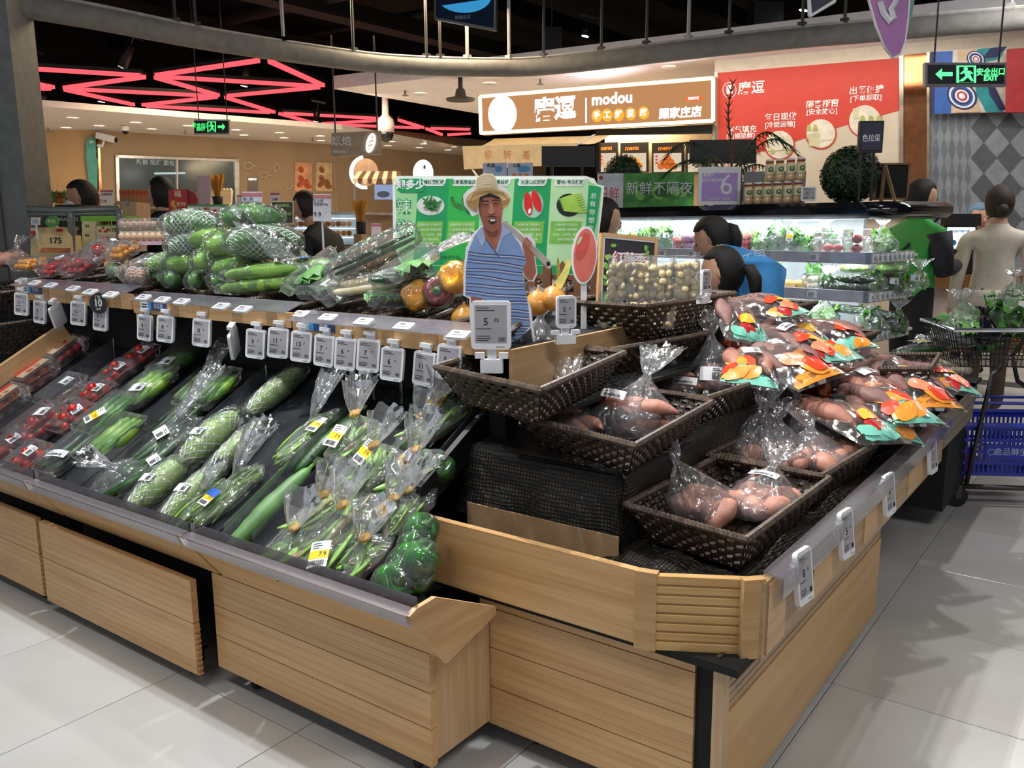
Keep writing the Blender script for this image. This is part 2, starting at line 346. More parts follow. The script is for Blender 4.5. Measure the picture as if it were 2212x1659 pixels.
# ================================================================== CEILING FITTINGS
band_lo = [(-160, 5), (0, 29), (216, 64), (473, 111), (740, 148), (869, 160), (1037, 165), (1173, 162), (1440, 133), (1694, 106), (1877, 91), (2024, 78), (2212, 64), (2400, 48)]
bp = np.array([onz(x, y, 2.9)[:2] for x, y in band_lo])
from itertools import accumulate
def smooth(P, n=8):
    P = np.asarray(P, float); out = []
    for i in range(len(P)-1):
        a, b, c_, d = P[max(i-1, 0)], P[i], P[i+1], P[min(i+2, len(P)-1)]
        for k in range(n):
            t = k/n; out.append(.5*((2*b)+(-a+c_)*t+(2*a-5*b+4*c_-d)*t*t+(-a+3*b-3*c_+d)*t**3))
    out.append(P[-1]); return np.array(out)
bs = smooth(bp, 6)
ring = thing('fabric_ring', 'grey fabric-wrapped ring beam hanging from black rods below the dark ceiling', 'ceiling ring', (0, 0, 0))
nrm = np.gradient(bs, axis=0); nrm = np.stack([-nrm[:, 1], nrm[:, 0]], 1); nrm /= np.linalg.norm(nrm, axis=1, keepdims=True)
prof = [(0, 0), (-.03, .012), (-.055, .05), (-.05, .11), (-.02, .155), (.03, .165), (.09, .16), (.09, .01), (.03, 0)]
def wob(i, k): return .006*math.sin(i*1.7+k)*(1 if k in (2, 3) else 0)
G = np.array([[np.append(bs[i]+nrm[i]*(a*1.0+wob(i, k)), 2.9+z) for k, (a, z) in enumerate(prof+[prof[0]])] for i in range(len(bs))])
MB().grid(G).build('fabric_cover', mat('grey_fabric', '8b8985', .75, var=.08, bump=.5, bscale=30), ring, True)
MB().tube([np.append(b+n*.0, 3.07) for b, n in zip(bs, nrm)], .012, 5).build('beaded_cord', mat('pale_cord', 'c9c7c2', .6), ring)
for x, br in ((375, 0), (410, 0), (581, 1), (600, 0), (750, 0), (903, 0), (958, 0), (1002, 2), (1109, 1), (1175, 0), (1300, 0), (1416, 0), (1516, 1), (1600, 0), (1742, 0), (1822, 0), (2180, 1), (60, 0)):
    # rod stands on the ring where its foot shows
    ys = np.interp(x, [p[0] for p in band_lo], [p[1] for p in band_lo]); p = onz(x, ys-5, 2.95)
    k = int(np.argmin(np.linalg.norm(bs-p[:2], axis=1))); q = bs[k]+nrm[k]*.02
    MB().tube([(q[0], q[1], 3.05), (q[0], q[1], 5.2)], .017 if br else .014, 6).box((q[0], q[1], 3.085), (.06, .06, .04)).build('hanging_rod', mat('pale_rod', 'b7b7b4', .5) if br else mat('dark_rod', '3a3a3a', .5), ring)
# red light tubes
LEDM = emis('red_tube_glow', 'ff4a52', 1.25); n_led = 0
def led(a, b, label):
    A, B = onz(*a, 3.35), onz(*b, 3.35); d = B-A; L = float(np.linalg.norm(d)); d /= L
    A, B = A+d*.12, B-d*.12; mid = (A+B)/2; h_ = math.atan2(d[1], d[0])
    t = thing('red_light_tube', label, 'light tube', TR(mid[0], mid[1], 3.35, h_), 'red light tubes in a zigzag net')
    l2 = L/2-.12
    MB().b2((-l2, -.028, -.03), (l2, .028, .015)).build('diffuser', LEDM, t); MB().b2((-l2-.03, -.03, .016), (l2+.03, .03, .06)).build('housing', BLK, t)
N = dict(a=(35, 145), b=(33, 170), c=(33, 190), n1=(325, 163), n2=(128, 190), n3=(298, 227), n4=(480, 207), n5=(574, 127), n6=(704, 186), n7=(598, 243), n8=(857, 257), n9=(685, 267), n10=(918, 276), n11=(1027, 279), n12=(957, 291), n13=(1027, 287))
for i, (p, q, s_) in enumerate((('a', 'n1', 'long tube running from the pillar to the first joint'), ('n2', 'n1', 'short rising tube left of the first joint'.replace('left of', 'before')), ('b', 'n2', 'steep tube from the pillar to the low second joint'), ('c', 'n2', 'flat lowest tube beside the pillar'),
        ('n1', 'n5', 'top tube climbing to the peak of the net'), ('n1', 'n4', 'diagonal tube down from the first joint to the middle joint'), ('n1', 'n6', 'long flat tube below the peak'), ('n5', 'n6', 'steep tube down from the peak toward the white soffit'),
        ('n2', 'n4', 'long flat tube crossing in front of a spotlight to the middle joint'), ('n2', 'n3', 'steep tube behind the bright spotlight'), ('n3', 'n4', 'short rising tube to the middle joint'), ('n4', 'n6', 'rising tube from the middle joint to the soffit corner'),
        ('n3', 'n7', 'long low tube above the exit sign'), ('n4', 'n7', 'steep tube down from the middle joint past the exit sign'), ('n7', 'n8', 'long flat tube above the bakery sign'), ('n7', 'n9', 'short falling tube beside the bakery sign'),
        ('n9', 'n8', 'slanted tube over the bakery sign'), ('n9', 'n10', 'low flat tube behind the dome camera'), ('n8', 'n10', 'short steep tube under the soffit edge'), ('n10', 'n11', 'farthest upper tube reaching the shop sign'), ('n10', 'n12', 'farthest short steep tube near the shop sign'), ('n12', 'n13', 'farthest lower tube ending at the shop sign'))):
    led(N[p], N[q], 'glowing red '+s_)
def spotlamp(px, py, z, lab, tilt=.3, L=.2, lit=2.0, r=.055, lens_only=False):
    p = onz(px, py, z); t = thing('track_spotlight', 'black track spotlight '+lab, 'spotlight', TR(p[0], p[1], z, VH, 0, tilt), 'track spotlights')
    MB().lathe([(r, 0), (r, L), (r*.6, L+.02)], 14).build('lamp_body', BLK, t, True)
    MB().lathe([(r*.86, -.004), (r*.86, .003)], 14).build('lens', emis('spot_glow_%d' % lit, 'f4fbff', lit), t)
    MB().tube([(0, 0, L*.7), (0, 0, L+.12)], .012, 6).b2((-.12, -.018, L+.11), (.12, .018, L+.14)).build('track_mount', BLK, t)
for a in ((264, 146, 3.5, 'tilted, under the grey ring at the peak of the red net', .45, .30, 4, .06), (52, 174, 3.4, 'beside the grey pillar', .45, .3, 4), (527, 186, 3.4, 'hanging in the middle of the red net', .2, .3, 4),
          (219, 220, 3.3, 'shining brightly under the second red joint', .2, .16, 14), (92, 221, 3.3, 'shining brightly low beside the pillar', .2, .1, 14), (682, 262, 3.2, 'above the bakery sign', .2, .2, 1), (636, 276, 3.2, 'right behind the exit sign'.replace('right ', ''), .3, .16, 1), (410, 268, 3.2, 'just in front of the exit sign over the bakery', -.3, .16, 1),
          (1264, 78, 3.7, 'shining brightly in the black gap above the fabric ring', .2, .1, 14, .05), (1735, 22, 3.7, 'shining brightly beside the hanging purple board', .2, .12, 14, .05)):
    spotlamp(a[0], a[1], a[2], a[3], *a[4:])
for px, py, z, lab, w_ in ((1650, 88, 3.45, 'boxy black downlight hanging above the red banner', .16), (1192, 132, 3.45, 'boxy black downlight hanging above the fabric ring', .12)):
    p = onz(px, py, z); t = thing('box_downlight', lab, 'downlight', TR(p[0], p[1], z, VH)); MB().b2((-w_, -w_, 0), (w_, w_, .38)).build('housing', mat('charcoal_box', '1a1a1b', .6), t)
    MB().lathe([(w_*.6, -.004), (w_*.6, .002)], 16).build('lens', emis('down_glow', 'fff4e2', 3), t); MB().tube([(0, 0, .38), (0, 0, 1.6)], .012, 5).build('stem', BLK, t)
def downlight(px, py, z, lab, grp):
    p = onz(px, py, z); t = thing('ceiling_downlight', lab, 'downlight', TR(p[0], p[1], z), grp)
    MB().lathe([(.06, -.003), (.06, .004)], 14).build('lens', emis('downlight_glow', 'ffdca8', 5), t); MB().lathe([(.06, -.008), (.078, -.006), (.08, 0)], 14).build('ring', WHT, t)
ORD = 'first second third fourth fifth sixth seventh eighth ninth tenth eleventh twelfth thirteenth fourteenth fifteenth sixteenth seventeenth eighteenth'.split()
gB = 'recessed downlights in the bakery soffit'
for i, q in enumerate(sorted(((157, 256), (214, 273), (293, 266), (328, 280), (143, 277), (406, 273), (527, 293), (510, 282), (604, 288), (614, 299), (692, 295), (694, 305), (845, 307), (838, 316), (906, 320), (916, 312), (968, 325), (981, 318)))):
    downlight(q[0], q[1], 2.99, 'small round warm downlight in the bakery soffit, %s from the pillar' % ORD[i], gB)
gS = 'recessed downlights in the shop soffit'
for i, q in enumerate(((908, 203), (1057, 181), (1238, 166), (1445, 146), (1678, 124), (1956, 99))): downlight(q[0], q[1], 3.19, 'round downlight in the shop soffit, %s from the dome camera' % ORD[i], gS)
for i, (q, z, g, lb) in enumerate(((( 875, 198), 3.2, gS, 'white soffit over the shop sign'), ((1167, 173), 3.2, gS, ''), ((1783, 117), 3.2, gS, ''), ((104, 278), 3.0, gB, 'bakery soffit'), ((400, 283), 3.0, gB, ''), ((675, 300), 3.0, gB, ''))):
    p = onz(q[0], q[1]-2, z); t = thing('sprinkler_head', 'small sprinkler head under the %s soffit, %s from the pillar side' % ('shop' if g == gS else 'bakery', ORD[i % 3]), 'sprinkler', TR(p[0], p[1], z), 'sprinkler heads under the %s soffit' % ('shop' if g == gS else 'bakery'))
    MB().tube([(0, 0, 0), (0, 0, -.06)], .014, 6).build('stem', GREY, t); MB().lathe([(.045, -.064), (.045, -.058)], 10).build('deflector', GREY, t)
# cameras
def domecam(px, py, z, lab, s_=1):
    p = onz(px, py, z); t = thing('dome_camera', lab, 'camera', TR(p[0], p[1], z)); MB().lathe([(.055*s_, -.05*s_), (.06*s_, 0), (.06*s_, .02)], 14).build('base', WHT, t, True)
    MB().ell((0, 0, -.05*s_), (.05*s_,)*3).build('dome', BLK, t, True)
domecam(82, 262, 2.96, 'small dome camera under the bakery soffit near the pillar'); domecam(63, 282, 2.96, 'small dome camera by the tan wall beside the pillar'); domecam(270, 276, 2.96, 'small dome camera above the teal wall panel')
p = onz(834, 286, 2.75); t = thing('hanging_dome_camera', 'white hanging dome camera with dark globe beside the bakery sign', 'camera', TR(p[0], p[1], 2.75))
MB().lathe([(.11, 0), (.13, .08), (.11, .18), (.05, .24), (.03, .9)], 16).build('housing', mat('pinkish_white', 'cfc2c2', .4), t, True); MB().ell((0, 0, -.02), (.105, .105, .12)).build('globe', mat('dark_globe', '1c1a1c', .15), t, True)
p = BW.hit(230, 300, -.3); t = thing('bullet_camera', 'white bullet camera on a bracket above the teal panel', 'camera', TR(p[0], p[1], p[2], VH))
MB().box((0, 0, .02), (.30, .1, .1), 0, None, Matrix.Rotation(.25, 4, 'Y')).build('housing', WHT, t); MB().lathe([(.045, .13), (.045, .165)], 12, 0, TR(0, 0, .02, 0, 0, PI/2+.25)).build('lens', BLK, t)
MB().tube([(-.15, .1, -.1), (-.1, .05, -.1), (-.03, 0, 0)], .018, 6).lathe([(.05, -.02), (.05, .02)], 10, 0, TR(-.16, .1, -.1)).build('bracket', WHT, t)
p = onz(995, 214, 2.95); t = thing('pendant_speaker', 'dark round pendant hanging on a rod below the shop soffit', 'pendant', TR(p[0], p[1], 2.93))
MB().lathe([(.17, 0), (.18, .025), (.07, .05), (.055, .13), (.03, .15)], 20).build('shade', mat('dark_grey_metal', '4a4744', .5), t, True); MB().tube([(0, 0, .14), (0, 0, .5)], .028, 8).build('rod', BLK, t)
# ================================================================== WICKER BASKETS
def lerp(a, b, t): return a+(b-a)*t
def basket(C, h, label, name='wicker_basket', grp=None, taper=.72, lean=None, rows=7, pitch=.028, rim=.0105):
    """open woven tray: rim corners C (4 world points, order front-left, front-right, back-right, back-left)"""
    C = np.array(C, float); cen = C.mean(0); base = cen-np.array([0, 0, h])
    t = thing(name, label, 'basket', tuple(base), grp)
    C = C-base; B_ = (C-C.mean(0))*taper; B_[:, 2] += -.0
    nrm_ = np.cross(C[1]-C[0], C[3]-C[0]); nrm_ /= np.linalg.norm(nrm_)
    B_ = (C-C.mean(0))*taper+C.mean(0)-nrm_*h
    wv, st = MB(), MB()
    for s_ in range(4):
        a, b = C[s_], C[(s_+1) % 4]; a2, b2 = B_[s_], B_[(s_+1) % 4]
        out = np.cross(b-a, a2-a); out /= np.linalg.norm(out); out = -out if out@(a+b-2*C.mean(0)) < 0 else out
        L = np.linalg.norm(b-a); n = max(4, int(round(L/pitch))); seg = n*3
        dn = (a2-a); dn = dn/np.linalg.norm(dn); Hs = np.linalg.norm(a2-a); rh = Hs/rows
        us = np.linspace(0, 1, seg+1)
        for r in range(rows):
            v = (r+.6)/(rows+.35)
            mid = lerp(lerp(a, a2, v)[None], lerp(b, b2, v)[None], us[:, None]); amp = .0042*np.sin(us*n*PI+PI*r)
            mid = mid+out*amp[:, None]; hw = rh*.44*(1-.22*np.abs(np.cos(us*n*PI)))[:, None]; th = .0016
            G = np.stack([mid-dn*hw+out*th*0, mid-dn*hw*.3+out*th, mid+dn*hw*.4+out*th, mid+dn*hw], 1)
            wv.grid(G)
        for k in range(n+1):
            u = k/n; p, q = lerp(a, b, u), lerp(a2, b2, u); st.tube([p, q], .0026, 4, 0, False, False)
    # floor weave
    nb = 9
    for k in range(nb):
        u0, u1 = k/nb+.006, (k+1)/nb-.006
        G = np.array([[lerp(lerp(B_[0], B_[1], x), lerp(B_[3], B_[2], x), y)+np.array([0, 0, .003+.002*math.sin(y*40+k*PI)]) for x in (u0, u1)] for y in np.linspace(0, 1, 22)]); wv.grid(G)
    st.add(B_-np.array([0, 0, .002]), [(3, 2, 1, 0)])
    tag(wv.build('weave', WICK, t), kind='stuff'); tag(st.build('stake', WICK, t), kind='stuff')
    pts = []; rad = []
    for s_ in range(4):
        a, b = C[s_], C[(s_+1) % 4]; n = int(np.linalg.norm(b-a)/.0032)
        for k in range(n):
            pts.append(lerp(a, b, k/n)); rad.append(rim*(1.0 if (k // 2) % 2 else .80))
    MB().tube(pts, rad, 6, 0, True).build('rim', WICKR, t)
    return t
def rect(x0, y0, x1, y1, z, rot=0, tilt=0):
    c_ = np.array([(x0+x1)/2, (y0+y1)/2]); P = []
    for x, y in ((x0, y0), (x1, y0), (x1, y1), (x0, y1)):
        d = np.array([x, y])-c_; P.append((c_[0]+d[0]*math.cos(rot)-d[1]*math.sin(rot), c_[1]+d[0]*math.sin(rot)+d[1]*math.cos(rot), z+tilt*d[1]))
    return np.array(P)
# ================================================================== LEFT PRODUCE STANDS
def bedz(y): return .485+.55*(y-1.43)
def grooved(mb, x0, x1, z0, z1, y, t, n, m=0, g=.0005):
    """board whose face (towards -y) is ribbed by n fine horizontal grooves"""
    P = [(y+t, z0), (y, z0)]
    for k in range(1, n):
        z = lerp(z0, z1, k/n); P += [(y, z-g), (y+g*1.2, z-g*.4), (y+g*1.2, z+g*.4), (y, z+g)]
    P += [(y, z1), (y+t, z1)]
    V = [(x0, a, b) for a, b in P]+[(x1, a, b) for a, b in P]; k = len(P)
    mb.add(V, [(i, (i+1) % k, (i+1) % k+k, i+k)[::-1] for i in range(k)]+[tuple(range(k))[::-1], tuple(range(k, 2*k))], m); return mb
wl = MB().lathe([(.0, -.014), (.026, -.014), (.036, -.009), (.037, 0), (.036, .009), (.026, .014), (0, .014)], 18).mesh('wheel', [RUB], True)
wh = MB().lathe([(.0, -.0155), (.024, -.0155), (.0245, -.0145), (.0245, .0145), (.024, .0155), (0, .0155)], 16).mesh('hub', [mat('wheel_hub', 'a9aaac', .4)], True)
wf = MB().b2((-.019, -.02, -.005), (-.0165, .025, .042)).b2((.0165, -.02, -.005), (.019, .025, .042)).b2((-.03, -.03, .04), (.03, .03, .046)).mesh('fork', BLK)
def caster(parent, p, base, rz=0):
    c_ = link('caster', wf, parent, Matrix.Translation((p[0]-base[0], p[1]-base[1], .037-base[2])) @ Matrix.Rotation(rz, 4, 'Z'))
    link('wheel', wl, c_, Matrix.Rotation(PI/2, 4, 'Y')); link('hub', wh, c_, Matrix.Rotation(PI/2, 4, 'Y'))
def lip_prism(mb, x0, x1, P):
    return mb.prism(P, x0, x1, 0, None, 'yz')
stands = []; BEDM = mat('bed_grey', '26282d', .25)
def left_stand(x0, x1, lx0, lx1, sx0, sx1, py, pz0, pz1, fz0, fz1, label, seams, closed):
    base = ((x0+x1)/2, py, 0); I = Matrix.Translation((-base[0], -base[1], 0)); t = thing('produce_stand', label, 'produce stand', base)
    def B_(name, mb, m, sm=False): return mb.build(name, m, t, sm, I)
    zs = [pz0]+[lerp(pz0, pz1, s_) for s_ in seams]+[pz1]
    for a, b in zip(zs[:-1], zs[1:]): B_('front_board', grooved(MB(), x0, x1, a, b-.003, py, .022, max(2, int((b-a)/.021))), OAK)
    B_('lip_board', lip_prism(MB(), lx0, lx1-.015, [(1.40, .56), (1.527, .394), (1.54, .40), (1.42, .566)]), OAK)
    B_('price_rail', lip_prism(MB(), lx0, lx1-.005, [(1.384, .566), (1.400, .532), (1.403, .534), (1.388, .566), (1.40, .568), (1.425, .568), (1.425, .571), (1.384, .571)]), RAILM)
    B_('clear_guard', lip_prism(MB(), lx0, lx1-.005, [(1.43, .53), (1.433, .53), (1.428, .60), (1.425, .60)]), CLEAR)
    bx = -1.625 if closed else lx1
    if closed: B_('tray_bed', MB().add([(x, y, bedz(y)-d) for d in (0, .012) for x, y in ((bx, 1.478), (lx1-.014, 1.478), (lx1-.03, 1.50), (bx, 1.70))], [(0, 1, 2, 3), (7, 6, 5, 4), (0, 4, 5, 1), (1, 5, 6, 2), (2, 6, 7, 3), (3, 7, 4, 0)]), BEDM); B_('side_bar', lip_prism(MB(), bx, bx+.02, [(1.74, bedz(1.74)), (2.2, bedz(2.2)), (2.2, bedz(2.2)+.09), (1.74, bedz(1.74)+.09)]), BLK)
    B_('tray_bed', lip_prism(MB(), lx0, bx, [(1.478, bedz(1.478)), (2.2, bedz(2.2)), (2.2, bedz(2.2)-.012), (1.478, bedz(1.478)-.012)]), BEDM)
    B_('back_riser', MB().b2((lx0, 2.2, .3), (bx, 2.24, 1.09)), BLKM)
    B_('body', MB().b2((x0+.03, py+.1 if closed else 1.62, .11), (bx if closed else x1-.03, 2.9, .38)), BLKM)  # matt black box added inside so the space behind the boards reads dark
    if closed: B_('end_board', MB().prism([(1.394, .564), (1.524, .387), (1.73, .44), (1.73, .462), (1.49, .578), (1.42, .574)], lx1-.014, lx1, 0, None, 'yz'), OAKY)
    if closed: B_('side_board', MB().b2((x1-.02, py+.01, .075), (x1-.004, 1.785, .395)), OAKV); B_('white_edge', MB().b2((x1-.018, py+.005, .07), (x1-.003, py+.012, .39)), mat('pale_edge', 'd9cdb8', .5))
    else:
        k = 9
        for i in range(k): B_('edge_cell', MB().b2((x1-.004, py+.003, lerp(pz0, pz0+.17, i/k)), (x1+.008, py+.019, lerp(pz0, pz0+.17, (i+.3)/k))), mat('cut_edge_tan', 'c79a64', .6))
    # upper shelf
    B_('shelf_deck', MB().b2((sx0, 2.03, fz1-.055), (sx1, 2.95, fz1-.04)), BLKM)
    MB().add([(sx1+d, y, z) for d in (0, .014) for y, z in ((2.02, fz1-.16), (2.95, fz1-.16), (2.95, fz1-.03), (2.02, fz1-.03))], [(0, 1, 2, 3), (7, 6, 5, 4), (0, 4, 5, 1), (1, 5, 6, 2), (2, 6, 7, 3), (3, 7, 4, 0)]).build('shelf_side', OAKY, t, False, I)
    fb = B_('shelf_fascia', MB().b2((sx0, 2.0, fz0), (sx1, 2.02, fz1)), OAK)
    k = 5
    for i in range(k): MB().b2((lerp(sx0, sx1, (i+.35)/k), 1.998, fz0+.001), (lerp(sx0, sx1, (i+.62)/k), 2.0, fz1-.001)).build('fascia_strip', wood('oak_print_dark', 'b48f63', '97724a', 0), t, False, I)
    B_('tag_rail', lip_prism(MB(), sx0, sx1, [(1.975, fz1+.002), (2.06, fz1+.03), (2.06, fz1+.034), (1.975, fz1+.006)]), RAILM)
    for px, pyy in ((x0+.12, py+.06), (x1-.1, py+.06), (x1-.12, 2.7), (x0+.1, 2.7)): caster(t, (px, pyy), base, .5)
    B_('bracket', MB().b2((x0+.1, py+.03, .075), (x1-.1, py+.07, .11)), BLK)
    stands.append(t); return t, I
Cst, CI = left_stand(-2.325, -1.40, -2.258, -1.335, -2.435, -1.50, 1.53, .065, .392, 1.088, 1.142, 'oak-fronted produce stand full of gourds and bagged beans, next to the island stand', (.34, .66), True)
Bst, BI = left_stand(-3.335, -2.355, -3.225, -2.265, -3.455, -2.445, 1.47, .05, .375, 1.116, 1.169, 'oak-fronted produce stand with cucumbers, its front panel standing apart below the lip', (.55,), False)
Ast, AI = left_stand(-4.33, -3.385, -4.2, -3.232, -4.505, -3.475, 1.48, .05, .37, 1.128, 1.192, 'oak-fronted produce stand with tomato punnets, cut by the picture edge', (.55,), False)
def divider(t, I, x, y0, y1, hgt=.10, label=None):
    o = MB().prism([(y0, bedz(y0)+.002), (y1, bedz(y1)+.002), (y1, bedz(y1)+hgt), (y0+.02, bedz(y0+.02)+hgt)], x-.002, x+.002, 0, None, 'yz').build('divider', CLEAR, t, False, I)
for x in (-2.165, -2.03, -1.80, -1.655): divider(Cst, CI, x, 1.46, 2.12, .085)
for x in (-2.755, -2.62, -3.10): divider(Bst, BI, x, 1.46, 2.12, .075)
for x in (-3.62, -3.86): divider(Ast, AI, x, 1.46, 2.12, .10)
for x, y in ((-1.98, 1.78), (-1.72, 1.62)): MB().prism([(-.10, 0), (.10, 0), (.10, .09), (-.10, .09)], 0, .003, 0, TR(x, y, bedz(y), 0, .35)).build('divider', CLEAR, Cst, False, CI)
MB().b2((-4.23, 1.40, 0), (-4.2, 2.2, .08), 0, None).build('side_rail', OAKY, Ast, False, AI @ Matrix.Translation((.0, 1.40, .56)) @ Matrix.Rotation(.503, 4, 'X') @ Matrix.Translation((0, -1.40, 0)))
# ================================================================== ISLAND STAND (right)
ib = (-1.1, 1.9, 0); isl = thing('island_stand', 'oak-clad island stand on casters with a boxed rim, holding wicker baskets of sweet potatoes', 'produce stand', ib); II = Matrix.Translation((-ib[0], -ib[1], 0))
def IB(name, mb, m, sm=False, T=None): return mb.build(name, m, isl, sm, II if T is None else II @ T)
IB('rim_board', grooved(MB(), -1.605, -.885, .478, .664, 1.735, .022, 11), OAK)
ca = math.atan2(.12, .215); CT = Matrix.Translation((-.868, 1.735, 0)) @ Matrix.Rotation(ca, 4, 'Z')
IB('rim_board', grooved(MB(), .0, .225, .476, .662, 0, .022, 8, 0, .004), wood('oak_print_gloss', 'd6b078', 'b98d57', 0, .22), False, CT)
for x, rz in ((-.892, ca*.4), (-.668, ca*1.55)):
    IB('corner_strip', MB().b2((-.025, -.004, .472), (.028, .02, .668)), wood('oak_strip', 'caa473', 'ad8553', 0, .3), False, Matrix.Translation((x, 1.733 if rz < .3 else 1.836, 0)) @ Matrix.Rotation(rz, 4, 'Z'))
SX = Matrix.Translation((-.645, 1.845, 0)) @ Matrix.Rotation(PI/2, 4, 'Z')       # local x runs along the long side
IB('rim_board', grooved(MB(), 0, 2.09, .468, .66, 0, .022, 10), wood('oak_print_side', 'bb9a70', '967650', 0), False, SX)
for a, b, z0, z1 in ((.02, .14, .52, .655), (.36, .62, .53, .61), (.86, 1.12, .53, .61), (1.45, 1.9, .53, .62)): IB('rim_patch', MB().b2((a, -.004, z0-.045), (b, 0, z1-.005)), OAK, False, SX)
IB('price_rail', MB().prism([(-.03, .665), (-.03, .612), (-.026, .612), (-.022, .66), (.02, .668), (.02, .672)], .04, 2.09, 0, None, 'yz'), RAILM, False, SX)
zs = (.062, .18, .30, .42, .49)
for a, b in zip(zs[:-1], zs[1:]): IB('front_board', grooved(MB(), -1.44, -.785, a, b-.003, 1.79, .02, max(2, int((b-a)/.021))), OAK)
SB = Matrix.Translation((-.71, 1.785, 0)) @ Matrix.Rotation(PI/2, 4, 'Z')
IB('side_board', grooved(MB(), 0, 1.46, .035, .325, 0, .02, 2), wood('oak_print_plain', 'd2a76c', 'b98d55', 0, .35), False, SB)
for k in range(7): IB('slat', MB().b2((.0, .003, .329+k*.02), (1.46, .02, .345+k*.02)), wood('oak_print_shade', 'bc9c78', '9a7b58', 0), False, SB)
IB('slat_backing', MB().b2((0, .012, .32), (1.46, .022, .48)), mat('slat_gap', '4a3623', .7), False, SB)
IB('edge_strip', MB().b2((-.006, -.003, .035), (.028, .024, .47)), OAKV, False, SB)
IB('corner_post', MB().b2((-.79, 1.80, .05), (-.735, 1.84, .47)), BLKM)
IB('body', MB().b2((-1.43, 1.83, .1), (-.74, 3.22, .46)), BLKM)
IB('base_bar', MB().b2((-1.42, 1.82, .07), (-.74, 1.86, .1)).b2((-.78, 1.82, .07), (-.74, 3.2, .1)), BLK)
IB('deck', MB().b2((-1.58, 1.76, .455), (-.67, 3.92, .475)), BLKM)
IB('cardboard_liner', MB().b2((-1.57, 1.90, .56), (-1.06, 1.905, .665)), mat('cardboard', 'a98a66', .8))
for p in ((-1.30, 1.87), (-1.20, 2.0), (-.76, 2.93), (-.80, 1.95)): caster(isl, p, ib, .7)
# black anti-slip net over the steps
NETM = mat('black_net', '15130f', .55, var=.2)
if True:
    nt = NETM.node_tree; b_ = nt.nodes['Principled BSDF']; tc = nn(nt, 'ShaderNodeTexCoord'); vo = nn(nt, 'ShaderNodeTexVoronoi'); vo.inputs['Scale'].default_value = 95; vo.inputs['Randomness'].default_value = .12
    nt.links.new(tc.outputs['Object'], vo.inputs[0]); rp = nn(nt, 'ShaderNodeValToRGB'); rp.color_ramp.elements[0].position = .18; rp.color_ramp.elements[0].color = lin('5a4a35'); rp.color_ramp.elements[1].position = .34; rp.color_ramp.elements[1].color = lin('14120f')
    nt.links.new(vo.outputs['Distance'], rp.inputs[0]); nt.links.new(rp.outputs[0], b_.inputs['Base Color'])
    bp_ = nn(nt, 'ShaderNodeBump'); bp_.inputs['Strength'].default_value = 1; bp_.inputs['Distance'].default_value = .004; nt.links.new(vo.outputs['Distance'], bp_.inputs['Height']); nt.links.new(bp_.outputs[0], b_.inputs['Normal'])
def drape(prof_fn, a0, a1, na, nb_):
    return [[prof_fn(lerp(a0, a1, i/(na-1)), j/(nb_-1)) for j in range(nb_)] for i in range(na)]
def netfront(x, v):       # falls from the middle step to the deck, along the front
    s_ = .012*math.sin(x*21)+.008*math.sin(x*47+v*5)
    if v < .35: return (x, 1.97+(.35-v)*1.2, .83-.0*s_)
    k = (v-.35)/.65; return (x, 1.97-.05*k+s_*k, .83-.215*k+.02*math.sin(k*9+x*8)*k)
def netside(y, v):
    s_ = .010*math.sin(y*17)
    if v < .35: return (-1.09-(.35-v)*1.0, y, .832)
    k = (v-.35)/.65; return (-1.09+.015*k+s_*k, y, .83-.22*k)
def netlow(y, v):
    x = lerp(-1.1, -.668, v); return (x, y, .608+.012*math.sin(y*13+v*4)+(.03*(v-.75)/.25 if v > .75 else 0)+.006*math.sin(v*20))
mb = MB(); mb.grid(drape(netfront, -1.62, -1.07, 30, 14)); IB('net_mat', mb, NETM, True)
mb = MB(); mb.grid(drape(netside, 1.93, 4.2, 40, 12)[::-1]); IB('net_mat', mb, NETM, True)
mb = MB(); mb.grid(drape(netlow, 1.86, 3.95, 44, 12)[::-1]); IB('net_mat', mb, NETM, True)
IB('step', MB().b2((-1.61, 2.0, .475), (-1.1, 4.2, .826)).b2((-1.1, 1.95, .475), (-.69, 3.9, .598)), BLKM)
for y in (2.05, 3.0): IB('post', MB().b2((-1.60, y, .82), (-1.54, y+.06, .965)), BLKM)
IB('top_step', MB().b2((-1.61, 2.0, .95), (-1.30, 4.2, .962)).b2((-1.61, 2.97, .962), (-1.36, 4.0, 1.07)), BLKM)
